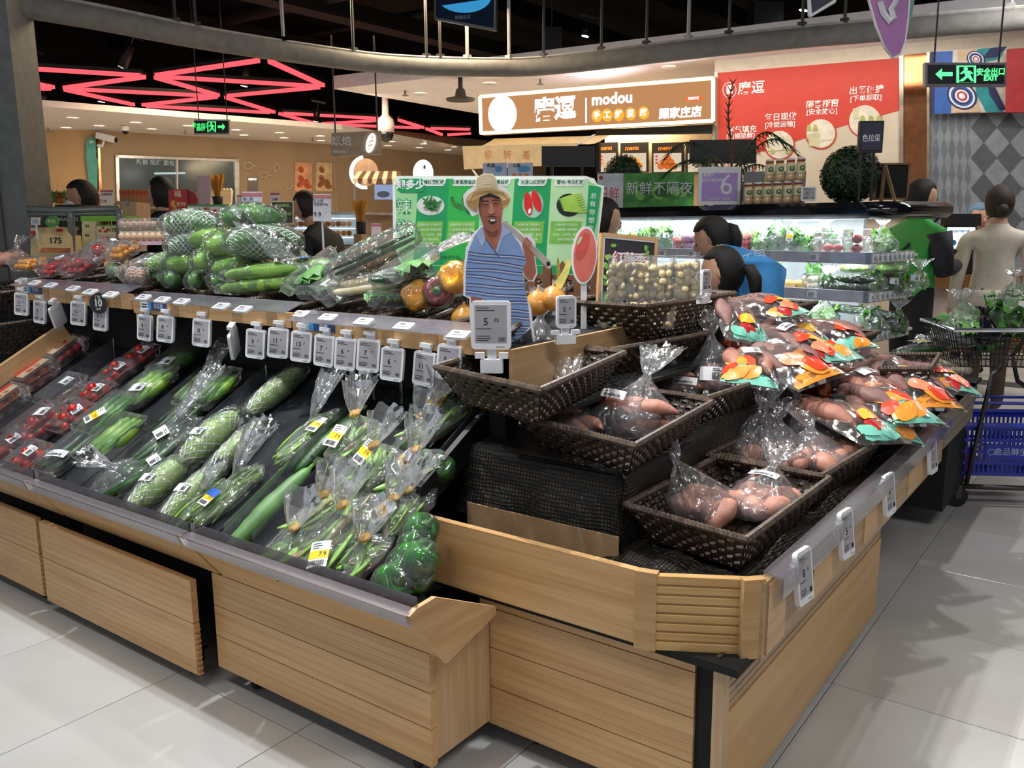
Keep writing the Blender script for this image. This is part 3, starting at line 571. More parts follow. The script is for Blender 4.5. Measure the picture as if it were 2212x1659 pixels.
# baskets of the island (rim corners)
q = lambda l, z: [onz(x, y, z) for x, y in l]
def para(fl_, fr, br): fl_, fr, br = map(np.array, (fl_, fr, br)); return [fl_, fr, br, fl_+br-fr]
gI = 'wicker baskets on the island stand'
T1c = para(*q([(940, 793), (1168, 843), (1350, 762)], 1.07)); M1c = para(*q([(1113, 898), (1372, 963), (1540, 868)], .93)); B1c = para(*q([(1350, 1090), (1612, 1166), (1792, 1033)], .74))
basket(T1c, .115, 'brown wicker basket on the top step in front of the straw-hat cutout', grp=gI)
basket(M1c, .105, 'brown wicker basket on the middle step nearest the aisle corner', grp=gI)
basket(B1c, .115, 'brown wicker basket on the lowest step at the chamfered corner', grp=gI)
bsk = {}
for k, (x0, y0, x1, y1, z, hh, lab) in dict(B2=(-1.075, 2.50, -.70, 3.08, .745, .12, 'second wicker basket along the lowest step, full of bagged pink sweet potatoes'), B3=(-1.075, 3.10, -.695, 3.68, .75, .12, 'third wicker basket along the lowest step, heaped with printed potato bags'), B4=(-1.075, 3.70, -.69, 4.28, .76, .12, 'last wicker basket along the lowest step, beyond the wooden rim'),
        M2=(-1.50, 2.50, -1.06, 3.12, .935, .105, 'second wicker basket along the middle step with two tied bags'), M3=(-1.50, 3.14, -1.055, 3.76, .94, .105, 'third wicker basket along the middle step, under printed bags'), M4=(-1.50, 3.78, -1.05, 4.40, .945, .105, 'last wicker basket along the middle step'),
        T2=(-1.80, 2.44, -1.36, 3.06, 1.065, .11, 'wicker basket on the top step below the garlic basket'), G=(-1.70, 2.62, -1.345, 3.3, 1.195, .125, 'wicker basket of peeled garlic boxes under the sweet potato placard'), T3=(-1.72, 3.40, -1.30, 4.2, 1.09, .11, 'wicker basket behind the garlic basket with orange printed bags')).items():
    bsk[k] = rect(x0, y0, x1, y1, z, -.06 if k != 'T2' else -.15); basket(bsk[k], hh, lab, grp=gI)
# baskets on the left shelves
gL = 'wicker baskets on the upper shelf'
for (sx0, sx1, fz, labs) in ((-4.505, -3.475, 1.192, ('with yellow cherry tomatoes', 'with red date tomatoes', 'with a netted bag at the price rail end')), (-3.455, -2.445, 1.169, ('with a peach box and lettuce bag', 'under the bagged cucumbers', 'under the wrapped celery')), (-2.435, -1.75, 1.142, ('with the empty clamshell tray', 'with leeks and bell peppers'))):
    k = len(labs)
    for i, l in enumerate(labs):
        a, b = lerp(sx0, sx1, i/k)+.008, lerp(sx0, sx1, (i+1)/k)-.008
        basket(rect(a, 2.075, b, 2.60, fz+.05, 0, .10), .085, 'shallow wicker basket on the upper shelf '+l, grp=gL, taper=.88, rows=5)
basket(para(onz(922, 694, 1.16), onz(1105, 712, 1.16), onz(1255, 604, 1.16)), .09, 'wicker basket of onions behind the straw-hat cutout', grp=gL)
# ================================================================== PRODUCE BUILDERS
SLOPE = math.atan(.55)
def onbed(px, py, h=0):
    d = ray(px, py); n = np.array([0, -.55, 1.0]); p0 = np.array([0, 1.43, .485+h])
    return EYE+d*(((p0-EYE)@n)/(d@n))
def BM(px, py, h=.0, yaw=0, roll=0, pitch=0):
    p = onbed(px, py, h); return Matrix.Translation(p) @ Matrix.Rotation(SLOPE, 4, 'X') @ Matrix.Rotation(yaw, 4, 'Z') @ Matrix.Rotation(pitch, 4, 'X') @ Matrix.Rotation(roll, 4, 'Y')
def HM(px, py, z, yaw=0, rx=0, ry=0):
    p = onz(px, py, z); return TR(p[0], p[1], p[2], yaw, rx, ry)
def noise3(V, s, seed=0):
    r = np.random.default_rng(seed); o = np.zeros(len(V))
    for k in range(5):
        d = r.normal(size=3); o += np.sin(V @ d*s+r.uniform(0, 6))
    return o/5
TOM = mat('tomato_red', 'c9241c', .18, var=.18, scale=30, col2='a81712', coat=.3); TOMY = mat('tomato_yellow', 'f0a81c', .2, var=.2, scale=30, col2='e08a12', coat=.3); TOMO = mat('tomato_orange', 'd9632a', .22, scale=30, coat=.3)
CALYX = mat('tomato_calyx', '3c6b2a', .6)
CUC = mat('cucumber_green', '4f8a2c', .32, scale=14, col2='2f6320', bump=.5, bscale=70); CUCL = mat('cucumber_light', '8fb83f', .35, scale=12, col2='5f9a2f', bump=.5, bscale=70); CUCD = mat('cucumber_dark', '2c5523', .35, scale=10, col2='1d3f19', bump=.4, bscale=60)
GOUR = mat('pale_gourd', 'b4cf86', .42, scale=9, col2='96ba62', bump=.3, bscale=40); BEAN = mat('green_bean', '86b046', .42, scale=18, col2='5f9030'); FLATB = mat('flat_bean', '8fb860', .45, scale=14, col2='73a048'); FLATR = mat('blushed_bean', 'a7b57a', .5, scale=10, col2='8f6a5c')
SWP = mat('sweet_potato', 'b07a69', .6, scale=16, col2='94604f', bump=.7, bscale=45); SWPU = mat('purple_potato', '8d6a64', .6, scale=14, col2='6f4c47', bump=.6, bscale=40); SWO = mat('pink_potato', 'c99482', .6, scale=16, col2='ad7360', bump=.7, bscale=45)
PEPG = mat('green_pepper', '2a7a22', .16, scale=8, col2='17591a', coat=.5); PEPY = mat('yellow_pepper', 'ffb80c', .16, scale=8, col2='f59e05', coat=.5); PEPR = mat('red_pepper', '8e1c22', .18, scale=8, col2='6e1018', coat=.5)
FOAM = mat('foam_net', 'eef4f2', .6, var=.03); LEAF = mat('leafy_green', '66a34b', .5, scale=22, col2='457f36'); LEAFL = mat('lettuce_green', '86bb55', .5, scale=20, col2='5f9e3c'); STEMW = mat('leek_white', 'e3ddc2', .5, scale=14, col2='cdbf94'); CEL = mat('celery_green', '93bf57', .4, scale=9, col2='6ea23d', stretch=(8, 1, 8))
GAR = mat('peeled_garlic', 'f6e8c0', .4, scale=20, col2='ecd7a0', sss=.1); ONI = mat('onion_skin', 'd9a04c', .3, scale=10, col2='bd7f34', coat=.3)
def variants(name, fn, n, m, smooth=True): return [fn(i).mesh(name, m, smooth) for i in range(n)]
def ball(r, squash=1, seed=0): return MB().ell((0, 0, 0), (r, r, r*squash), 12, 8)
def longveg(L, r, seed, nobs=.05, bend=.02, taper=.35, n=12, seg=16):
    """axis along y, centred"""
    rr = np.random.default_rng(seed); P = []; R = []
    for i in range(seg+1):
        t = i/seg; e = min(1, (math.sin(PI*min(max(t, .004), .996)))**taper); P.append((bend*math.sin(PI*t), (t-.5)*L, 0)); R.append(r*e*(1+nobs*rr.normal()*.5))
    mb = MB(); mb.tube(P, R, n); V = mb.v[0]; mb.v[0] = V+np.stack([noise3(V, 90, seed), 0*V[:, 0], noise3(V, 80, seed+3)], 1)*r*nobs*.9; return mb
def potato(L, r, seed):
    rr = np.random.default_rng(seed); mb = MB(); P = []; R = []; b = rr.uniform(-.2, .2)*L
    for i in range(15):
        t = i/14; e = (math.sin(PI*min(max(t, .01), .99)))**(.55+.25*math.cos(PI*t)); P.append((b*.5*math.sin(PI*t), (t-.5)*L, .01*math.sin(5*t))); R.append(max(r*e, .003))
    mb.tube(P, R, 11); V = mb.v[0]; mb.v[0] = V+np.stack([noise3(V, 45, seed), noise3(V, 40, seed+1)*.4, noise3(V, 50, seed+2)], 1)*r*.13; return mb
def pepper(r, h, seed, lobes=4):
    def f(V):
        th = np.arctan2(V[:, 1], V[:, 0]); z = V[:, 2]; w_ = 1+.10*np.cos(lobes*th+seed)*(.6+.5*z); rr_ = np.sqrt(V[:, 0]**2+V[:, 1]**2)
        top = np.where(z > .6, (z-.6)*(1-rr_)*1.6, 0); return np.stack([V[:, 0]*w_*(1+.18*z), V[:, 1]*w_*(1+.18*z), np.sign(z)*np.abs(z)**.8-top], 1)
    return MB().ell((0, 0, 0), (r, r, h), 24, 16, fn=f)
T_red = variants('tomato', lambda i: ball(.0165+.002*i, 1.0+.12*i), 3, TOM); T_yel = variants('tomato', lambda i: ball(.015, 1.1), 1, TOMY); T_date = variants('tomato', lambda i: ball(.013, 1.5), 1, TOM); T_big = variants('tomato', lambda i: ball(.032, .86), 1, TOM); T_org = variants('tomato', lambda i: ball(.027, .9), 1, TOMO)
C_mid = variants('cucumber', lambda i: longveg(.17, .019, i, .10, .008), 3, CUC); C_lit = variants('cucumber', lambda i: longveg(.165, .0195, i+5, .10, .01), 3, CUCL); C_dk = variants('cucumber', lambda i: longveg(.25, .017, i+9, .08, .012), 3, CUCD)
SP = {k: variants('sweet_potato', lambda i: potato(.17+.03*i, .027+.004*(i % 2), i+seed), 3, m) for k, m, seed in (('s', SWP, 1), ('u', SWPU, 11), ('o', SWO, 21))}
SPR = variants('sweet_potato', lambda i: potato(.11+.02*i, .034, i+31), 3, SWO)
BN = variants('bean', lambda i: longveg(.24+.02*i, .0062, i+40, .10, .02*(i-1), .25, 6, 14), 3, BEAN)
def flatbean(i):
    mb = longveg(.13+.02*i, .012, i+50, .08, .015, .4, 8, 12); mb.v[0][:, 2] *= .42; return mb
FB = variants('bean', flatbean, 3, FLATB); FBR = variants('bean', flatbean, 2, FLATR)
CLOVE = variants('garlic_clove', lambda i: MB().ell((0, 0, 0), (.0125, .0105, .016), 9, 7, fn=lambda V: np.stack([V[:, 0]*(1-.35*V[:, 2]), V[:, 1]*(1-.35*V[:, 2]), V[:, 2]], 1)), 1, GAR)
def put(meshes, parent, M, i=0, name=None):
    me = meshes[i % len(meshes)]; return link(name or me.name.split('.')[0], me, parent, M)
def leafm(i):
    mb = MB(); G = [[((v-.5)*.05*math.sin(PI*min(.97, max(.06, u)))**.7, (u-.5)*.09, .012*math.sin(u*4+i)+.010*abs(v-.5)*math.sin(u*20+i)*2-.02*abs(v-.5)) for v in np.linspace(0, 1, 6)] for u in np.linspace(0, 1, 9)]; return mb.grid(G)
LEAVES = variants('leaf', leafm, 3, [LEAF]); LEAVESL = variants('leaf', leafm, 3, [LEAFL])
_stk = {}
def sticker_mesh(kind):
    """printed label in local xy (x right, y up the label), faces +z"""
    if kind in _stk: return _stk[kind]
    mb = MB(); W_, H_ = .05, .068
    G = lambda x0, y0, x1, y1, z, m: mb.grid([[(lerp(x0, x1, i/4), lerp(y0, y1, j), z-.18*lerp(x0, x1, i/4)**2/.05) for i in range(5)] for j in (0, 1)], m)
    if kind == 'yellow': G(-W_/2, -H_/2, W_/2, H_/2, 0, 0); G(-W_/2, -.012, W_/2, .010, .0004, 1)
    elif kind == 'blue': G(-W_/2, -H_/2, W_/2, H_/2, 0, 0); G(-W_/2, -.012, W_/2, .004, .0004, 1); G(-W_/2, .004, W_/2, H_/2, .0004, 3)
    elif kind == 'slip': G(-.045, -.014, .045, .014, 0, 0)
    else: G(-.03, -.02, .03, .02, 0, 0)
    if kind == 'slip': bx = (-.03, -.010, .03, -.001); tl = (.006,)
    elif kind == 'white': bx = (.004, -.016, .024, .004); tl = (.014, .009)
    else: bx = (-.019, -.030, .019, -.016); tl = (.028, .022, .016)
    x = bx[0]; r = random.Random(3)
    while x < bx[2]-.001:
        w_ = r.choice((.0007, .0012, .0018)); G(x, bx[1], x+w_, bx[3], .0008, 2); x += w_+r.choice((.0008, .0014))
    for y in tl:
        if not (kind == 'blue' and y > .003): G(bx[0], y-.001, bx[0]+.022*r.uniform(.6, 1.2), y+.0008, .0008, 2)
    if kind in ('yellow', 'blue'):
        k = ('7.9', .0, 'CENTER', 0); lettering('7.9', 1, INK, None) if k not in _tx else 0
        for o in [o for o in COL.objects if o.name.startswith('lettering') and o.parent is None]: bpy.data.objects.remove(o)
        me = _tx[('7.9', 0, 'CENTER', 0)]; V = np.array([v.co[:] for v in me.vertices]); mb.add(np.stack([V[:, 0]*.016+.010, V[:, 1]*.016-.001, V[:, 2]*0+.0009], 1), [tuple(p.vertices) for p in me.polygons], 2)
    me = mb.mesh('sticker', [PAPER, YEL, INK, mat('blue_print', '1f55b4', .5)]); _stk[kind] = me; return me
def sticker(parent, kind, x, y, z, rz=0, rx=0, ry=0, s=1): return link('sticker', sticker_mesh(kind), parent, TR(x, y, z, rz, rx, ry) @ Matrix.Scale(s, 4))
_bx = {}
def shell_box(w_, d, hh, taper=.86, lip=.006, name='punnet_tray'):
    """thin-walled tapered tray with a rolled lip and domed lid"""
    k = (w_, d, hh, taper)
    if k in _bx: return _bx[k]
    def ring(s_, z, r, e=0): return [(x, y, z) for x, y in rrect(-w_/2*s_-e, -d/2*s_-e, w_/2*s_+e, d/2*s_+e, r, 3)]
    mb = MB(); n = 16
    R = [ring(taper*.92, .0, .012), ring(taper, .004, .014), ring(1, hh*.62, .016), ring(1, hh*.64, .018, lip), ring(1, hh*.68, .018, lip), ring(.97, hh*.70, .016), ring(.93, hh*.97, .016), ring(.86, hh, .014)]
    V = [p for r in R for p in r]; Fs = []
    for i in range(len(R)-1): Fs += [(i*n+k_, i*n+(k_+1) % n, (i+1)*n+(k_+1) % n, (i+1)*n+k_) for k_ in range(n)]
    Fs += [tuple(range(n-1, -1, -1)), tuple((len(R)-1)*n+k_ for k_ in range(n))]; mb.add(V, Fs)
    _bx[k] = mb.mesh('plastic_box', TRAYF); return _bx[k]
def punnet(label, M, kind='red', w_=.125, d=.165, hh=.06, n=14, stick='white', grp='tomato punnets', fill=1, band=False):
    t = thing('tomato_punnet' if kind != 'peach' else 'fruit_box', label, 'punnet', M, grp); link('plastic_box', shell_box(w_, d, hh), t)
    ms = {'red': T_red, 'yellow': T_yel, 'date': T_date, 'big': T_big, 'orange': T_org}[kind]
    r = {'red': .018, 'yellow': .0155, 'date': .015, 'big': .032, 'orange': .027}[kind]; rr = random.Random(label)
    nx, ny = max(1, int((w_*.82)/(2*r))), max(1, int((d*.84)/(2.05*r))); pts = [((i+.5-nx/2)*2*r, (j+.5-ny/2)*2.05*r, r+.004) for i in range(nx) for j in range(ny)]
    if r < .02: pts += [((i+1-nx/2)*2*r, (j+1-ny/2)*2.05*r, r*2.35+.004) for i in range(nx-1) for j in range(ny-1)]
    for i, p in enumerate(pts):
        if rr.random() > fill: continue
        o = put(ms, t, TR(p[0]+rr.uniform(-.003, .003), p[1]+rr.uniform(-.003, .003), p[2], rr.uniform(0, 6), rr.uniform(-.4, .4)+(PI/2 if kind == 'date' else 0)), i)
        if r > .016 and i % 3 == 0:
            cb = _bx.setdefault('calyx', None) or _bx.__setitem__('calyx', MB().prism([(math.cos(a*PI/5)*(.010 if a % 2 == 0 else .003), math.sin(a*PI/5)*(.010 if a % 2 == 0 else .003)) for a in range(10)], 0, .0012, 0, None, 'xy').mesh('calyx', CALYX)) or _bx['calyx']
            link('calyx', cb, o, Matrix.Translation((0, 0, r*.98)))
    if stick: sticker(t, stick, w_*.12, d*.16, hh+.0015, rr.uniform(-.3, .3))
    if band:
        MB().b2((-w_*.30, -d*.36, hh+.001), (w_*.30, d*.36, hh+.0025)).build('band_label', mat('tan_card', 'b9a88c', .6), t); MB().b2((-w_*.30, -d*.36, hh+.0026), (-w_*.1, d*.36, hh+.003)).build('band_print', RED, t)
        lettering('番茄', .03, RED, t, 0, 0, 0, .01, T=TR(.012, 0, hh+.0036, -PI/2, -PI/2))
    return t
_nets = {}
def foam_net(L, r, k=9, turns=1.6, taper=.35, cover=(.02, .98), th=.0017, n=30):
    key = (L, r, k, cover)
    if key in _nets: return _nets[key]
    mb = MB()
    for s_ in (1, -1):
        for i in range(k):
            P = []
            for j in range(n+1):
                t = lerp(cover[0], cover[1], j/n); e = max(math.sin(PI*min(max(t, .004), .996))**taper, .25); a = 2*PI*(i/k+s_*turns*t*.5); P.append((r*1.05*e*math.cos(a), (t-.5)*L, r*1.05*e*math.sin(a)))
            mb.tube(P, th, 3, 0, False, False)
    _nets[key] = mb.mesh('foam_net', FOAM); return _nets[key]
def wrapf(L, r, seed, taper=.3, ends=.02):
    mb = MB(); P = [(0, (t-.5)*(L+ends*2), 0) for t in np.linspace(0, 1, 18)]; R = [max(.006, r*1.13*math.sin(PI*min(max(t, .01), .99))**taper) for t in np.linspace(0, 1, 18)]
    mb.tube(P, R, 14); V = mb.v[0]; mb.v[0] = V+np.stack([noise3(V, 70, seed), noise3(V, 40, seed+2)*.6, noise3(V, 75, seed+1)], 1)*.0045; return mb
def gourd(label, M, L=.2, r=.04, m=GOUR, net=True, stick=None, grp='netted pale gourds', name='netted_gourd', cat='gourd', cover=(.03, .97), wrap=True, k=9, seed=1, taper=.45):
    t = thing(name, label, cat, M, grp)
    longveg(L, r, seed, .05, .004, taper).build('gourd_body' if cat == 'gourd' else 'vegetable', m, t, True, Matrix.Translation((0, 0, r)))
    MB().tube([(0, L/2-.005, r), (.004, L/2+.012, r+.004)], [.007, .005], 6).build('stem', mat('stem_green', '6d8f3f', .6), t)
    if net: link('foam_net', foam_net(L, r, k, 1.6, taper, cover), t, Matrix.Translation((0, 0, r)))
    if wrap: wrapf(L, r*1.06, seed).build('cling_film', WRAP, t, True, Matrix.Translation((0, 0, r)))
    if stick: sticker(t, stick, 0, -L*.1, r*2.14, .2, 0, 0, .8)
    return t
def bag_mesh(bx, by, bz, fl=.09, fr=.05, seed=0, lean=(0, 0), n=44, sq=2.6, flat=1.0):
    """gathered clear bag: round body, tight neck, flared crumpled mouth"""
    rr = np.random.default_rng(seed); zs = np.concatenate([np.linspace(0, 1, 20), 1+np.linspace(.12, 1, 9)*fl/bz])
    ph = rr.uniform(0, 6, 8); ks = rr.integers(4, 15, 8); V = []
    a = np.arange(n)*2*PI/n
    for z in zs:
        if z <= 1:
            e = (max(0, 1-abs(2*max(z*.86+.02, 0)-.62)**sq*.55) if z < .45 else lerp(.955, .10, ((z-.45)/.55)**.8)) if z < 1 else .10
            if z < .12: e *= lerp(.72, 1, z/.12)
            R = e; pl = .05+.30*max(0, (z-.35)/.65)
        else:
            k = (z-1)/(fl/bz); R = None; pl = .28
        rip = sum(np.cos(ks[i]*a+ph[i]+z*1.5) for i in range(8))/5
        ca, sa = np.cos(a), np.sin(a); w1 = np.sign(ca)*np.abs(ca)**.8; w2 = np.sign(sa)*np.abs(sa)**.8
        if R is not None:
            x = bx*R*w1*(1+pl*rip); y = by*R*w2*(1+pl*rip); nk = max(0, (z-.8)/.2)
            x = lerp(x, .012*ca*(1+.3*rip), nk); y = lerp(y, .012*sa*(1+.3*rip), nk)
        else:
            x = (.012+fr*k**.8)*ca*(1+pl*rip); y = (.012+fr*.45*k)*sa*(1+pl*rip)
        zz = z*bz+(.012*rip*(k if z > 1 else .25*z))
        V.append(np.stack([x+lean[0]*z**1.6, y+lean[1]*z**1.6, np.broadcast_to(zz, a.shape)], 1))
    V = np.concatenate(V); V += np.stack([noise3(V, 60, seed+1), noise3(V, 55, seed+2), noise3(V, 65, seed+3)*.7], 1)*.004
    mb = MB(); N = len(zs); Fs = [(i*n+k, i*n+(k+1) % n, (i+1)*n+(k+1) % n, (i+1)*n+k) for i in range(N-1) for k in range(n)]; Fs.append(tuple(range(n-1, -1, -1)))
    return mb.add(V, Fs)
def bagged(label, M, bx, by, bz, content, name, cat, grp, seed=0, fl=.09, fr=.05, lean=(0, 0), stick=(), tie=None, k=8, flm=None, yaw_c=0):
    t = thing(name, label, cat, M, grp); rr = random.Random(seed*7+1)
    bag_mesh(bx, by, bz, fl, fr, seed, lean).build('film_bag', flm or BAG, t, True)
    if tie: MB().lathe([(.013, -.004), (.016, 0), (.013, .004)], 8, 0, TR(lean[0], lean[1], bz)).build('twist_tie', tie, t)
    for i in range(k):
        if content == 'potato':
            row, lay = i % 3, i // 3; ms = rr.choice((SP['s'], SP['s'], SP['o'])) if cat != 'pink' else SPR
            put(ms, t, TR((row-1)*bx*.52+lay*.012, rr.uniform(-.01, .01), .034+lay*.045, rr.uniform(-.35, .35)+yaw_c, rr.uniform(-.06, .06)) @ Matrix.Scale(min(1, by*1.75/.20), 4), i+seed)
        elif content == 'round':
            put(SPR, t, TR((i % 3-1)*bx*.55, ((i//3) % 2-.5)*by*.85, .034+.045*(i//6), rr.uniform(0, 3), rr.uniform(-.2, .2)), i+seed)
        elif content == 'bean':
            ang = rr.uniform(-.12, .12); put(BN, t, TR((rr.random()-.5)*bx*1.3, (rr.random()-.5)*.03, .008+rr.random()*bz*.33, ang+yaw_c, rr.uniform(-.05, .05), rr.uniform(0, 3)) @ Matrix.Scale(by*1.75/.26, 4), i)
        elif content == 'flat':
            ms = FBR if rr.random() < .22 else FB; put(ms, t, TR((rr.random()-.5)*bx*1.15, (rr.random()-.5)*by*.6, .010+rr.random()*bz*.45, rr.uniform(-.5, .5)+yaw_c, rr.uniform(-.2, .2), rr.uniform(-.6, .6)) @ Matrix.Scale(by*1.5/.16, 4), i)
        elif content == 'cuke': put(C_dk, t, TR((i-k/2+.5)*.036, 0, .02+.012*(i % 2), rr.uniform(-.08, .08)+yaw_c) @ Matrix.Scale(by*1.8/.25, 4), i)
        elif content == 'leaf':
            put(LEAVES, t, TR((rr.random()-.5)*bx*1.2, (rr.random()-.5)*by*1.2, bz*.1+rr.random()*bz*.5, rr.uniform(0, 6), rr.uniform(-.8, .8), rr.uniform(-.8, .8)) @ Matrix.Scale(min(bx, by)*1.0/.05, 4), i)
    for s_ in stick: sticker(t, *s_)
    return t
def veg(label, M, ms, name, cat, grp, i=0, scale=1):
    t = link(name, ms[i % len(ms)], None, M @ Matrix.Scale(scale, 4)); return tag(t, label, cat, grp)
def pepper_thing(label, M, m, name='bell_pepper', r=.045, h=.05, film_=True, stick=None, grp='bell peppers', seed=0, cap=True):
    t = thing(name, label, 'pepper', M, grp); pepper(r, h, seed).build('pepper_body', m, t, True)
    if cap: MB().lathe([(.0, h*.55), (.016, h*.60), (.014, h*.70), (.006, h*.74), (.005, h*1.05), (0, h*1.06)], 8).build('stem', CALYX, t, True)
    if film_:
        mb = MB().ell((0, 0, 0), (r*1.14, r*1.14, h*1.14), 26, 16); V = mb.v[0]; mb.v[0] = V*(1+.05*noise3(V, 70, seed))[:, None]; mb.build('cling_film', WRAP, t, True)
    if stick: sticker(t, stick, 0, -r*1.02, 0, 0, PI/2, 0, .9)
    return t
def tray(label, M, ms, n, w_, d, hh=.05, name='cucumber_tray', cat='tray pack', grp='cucumber trays', stick=None, pitch=None, sc=1, sr=.2):
    t = thing(name, label, cat, M, grp); link('plastic_box', shell_box(w_, d, hh, .9), t)
    for i in range(n): put(ms, t, TR((i-(n-1)/2)*(pitch or w_*.9/n), random.uniform(-.004, .004), .024, random.uniform(-.05, .05)) @ Matrix.Scale(sc, 4), i)
    if stick: sticker(t, stick, w_*.1, -d*.2, hh+.002, sr)
    return t
# ================================================================== PRODUCE ON THE LEFT BEDS
g = 'tomato punnets on the sloped bed'
for px, py, kd, lab, kw in ((150, 772, 'red', 'tomato punnet with a red band label, topmost beside the wooden rail', dict(band=True, stick=None)), (88, 822, 'orange', 'tomato punnet with a red band label, middle one of three', dict(band=True, stick=None)), (22, 880, 'orange', 'tomato punnet with a red and tan band label, lowest of three', dict(band=True, stick=None)),
        (72, 795, 'big', 'red tomato punnet glowing behind the acrylic divider by the side rail', dict(stick=None)), (145, 858, 'red', 'nearly empty clear punnet with a white slip', dict(fill=.12)), (95, 935, 'red', 'large clear clamshell of vine tomatoes', dict(w_=.15, d=.19, hh=.075)), (30, 985, 'big', 'punnet of big vine tomatoes at the lip, nearest the picture edge', dict(w_=.14, d=.18)), (66, 1012, 'red', 'half-hidden punnet of small red tomatoes at the lip', dict())):
    punnet(lab, BM(px, py, .012, 0) @ Matrix.Scale(1.22, 4), kd, grp=g, **kw)
for i, (px, py) in enumerate(((306, 785), (254, 820), (208, 868), (164, 915))):
    punnet('small cherry tomato punnet, %s in its column of four' % ('highest', 'second from the top', 'third from the top', 'lowest')[i], BM(px, py, .01, 0) @ Matrix.Scale(1.2, 4), 'red', .115, .15, .05, grp=g)
g = 'cucumber trays on the sloped bed'
tray('tray of dark and light cucumbers with a white slip, topmost under the shelf', BM(388, 790, .01) @ Matrix.Scale(1.28, 4), C_mid, 3, .125, .19, stick='white', grp=g)
tray('tray of three yellow-green cucumbers with a white barcode slip', BM(328, 846, .018) @ Matrix.Scale(1.28, 4), C_lit, 3, .125, .19, stick='white', grp=g, sr=.3)
tray('tray of three cucumbers with a yellow-banded label', BM(240, 905, .03) @ Matrix.Scale(1.28, 4), C_mid, 3, .125, .19, stick='yellow', grp=g, sr=-.4)
tray('tray of light cucumbers tucked under the yellow-labelled tray', BM(258, 955, .0) @ Matrix.Scale(1.28, 4), C_lit, 3, .12, .18, grp=g)
tray('tray of dark glossy cucumbers at the lip with a hard highlight', BM(160, 985, .008) @ Matrix.Scale(1.28, 4), C_dk, 2, .11, .2, grp=g, sc=.72, stick='slip')
tray('dark tray pack in the shade under a hanging price tag', BM(440, 745, .0) @ Matrix.Scale(1.28, 4), C_dk, 3, .13, .18, grp=g, sc=.65)
tray('clear clamshell of frosted green florets below the shelf shadow', BM(458, 852, .02, .1) @ Matrix.Scale(1.28, 4), [C_lit[0], LEAVESL[0], C_mid[1], LEAVES[1]], 9, .15, .18, .05, name='veg_clamshell', grp='clamshells', stick=None, pitch=.015, sc=.8)
g = 'bagged vegetables on the sloped bed'
bagged('clear bag of dark long cucumbers lying along the lip', BM(290, 1038, 0, -.55) @ Matrix.Scale(1.1, 4), .08, .13, .07, 'cuke', 'cucumber_bag', 'bagged vegetable', g, 3, .04, .05, (-.05, -.05), (('white', .02, .09, .05, .2),), None, 4)
bagged('clear bag of dark cucumbers with a white slip, above the lip bag', BM(345, 985, 0, -.1) @ Matrix.Scale(1.3, 4), .06, .13, .06, 'cuke', 'cucumber_bag', 'bagged vegetable', g, 4, .05, .03, (0, .1), (('white', .0, .04, .06, -.3),), None, 3)
bagged('clear bag of pale cucumbers half hidden behind the acrylic divider', BM(405, 905, 0, 0) @ Matrix.Scale(1.3, 4), .055, .11, .06, 'cuke', 'cucumber_bag', 'bagged vegetable', g, 5, .05, .03, (0, .09), (), None, 3)
gg = 'netted pale gourds on the sloped bed'
gourd('white-netted green gourd lying alone high on the bed', BM(606, 862, 0, -.12) @ Matrix.Scale(1.14, 4), .24, .036, GOUR, grp=gg, seed=2)
gourd('fat pale gourd with a white slip, in front of the small acrylic plate', BM(468, 968, .005, .0) @ Matrix.Scale(1.14, 4), .24, .044, GOUR, stick='white', grp=gg, seed=3)
gourd('pale gourd lying against the price rail with a white slip', BM(362, 1062, .0, .0) @ Matrix.Scale(1.14, 4), .25, .040, GOUR, stick='white', grp=gg, seed=4, wrap=True)
gourd('slim pale gourd beside the bean bag, under crumpled film', BM(432, 1075, .0, -.02) @ Matrix.Scale(1.14, 4), .26, .032, GOUR, stick='white', grp=gg, seed=5)
gourd('slim pale gourd behind the fat one', BM(520, 985, .0, -.02) @ Matrix.Scale(1.14, 4), .24, .032, GOUR, grp=gg, seed=6)
gl = 'dark loofahs behind the acrylic divider'
gourd('long dark green loofah standing behind the acrylic divider, upper one', BM(722, 965, .0, -.05), .34, .030, CUCD, False, grp=gl, name='loofah', seed=7, wrap=False)
gourd('long dark green loofah behind the acrylic divider, lower one', BM(588, 1120, .0, -.02), .40, .034, mat('loofah_green', '5f8a4c', .5, scale=12, col2='426d36'), False, grp=gl, name='loofah', seed=8, wrap=False)
g = 'bagged beans on the sloped bed'
BT = mat('gold_tie', 'c99a3a', .4)
bagged('bag of slim green beans with a blue and yellow label', BM(498, 1082, .0, -.12), .058, .14, .075, 'bean', 'bean_bag', 'bagged vegetable', g, 11, .09, .06, (.01, .06), (('blue', .0, -.05, .066, .0, .05),), None, 22, yaw_c=0)
bagged('bag of slim green beans against the divider, left of the blue label bag'.replace('left of', 'next to'), BM(425, 1105, .0, -.1), .035, .13, .055, 'bean', 'bean_bag', 'bagged vegetable', g, 12, .05, .03, (.01, .05), (), None, 12)
bagged('bag of slim beans with a yellow label, high on the bed', BM(668, 958, .02, -.15), .055, .14, .075, 'bean', 'bean_bag', 'bagged vegetable', g, 13, .09, .05, (.0, .06), (('yellow', .035, .04, .066, .1, .05),), None, 20)
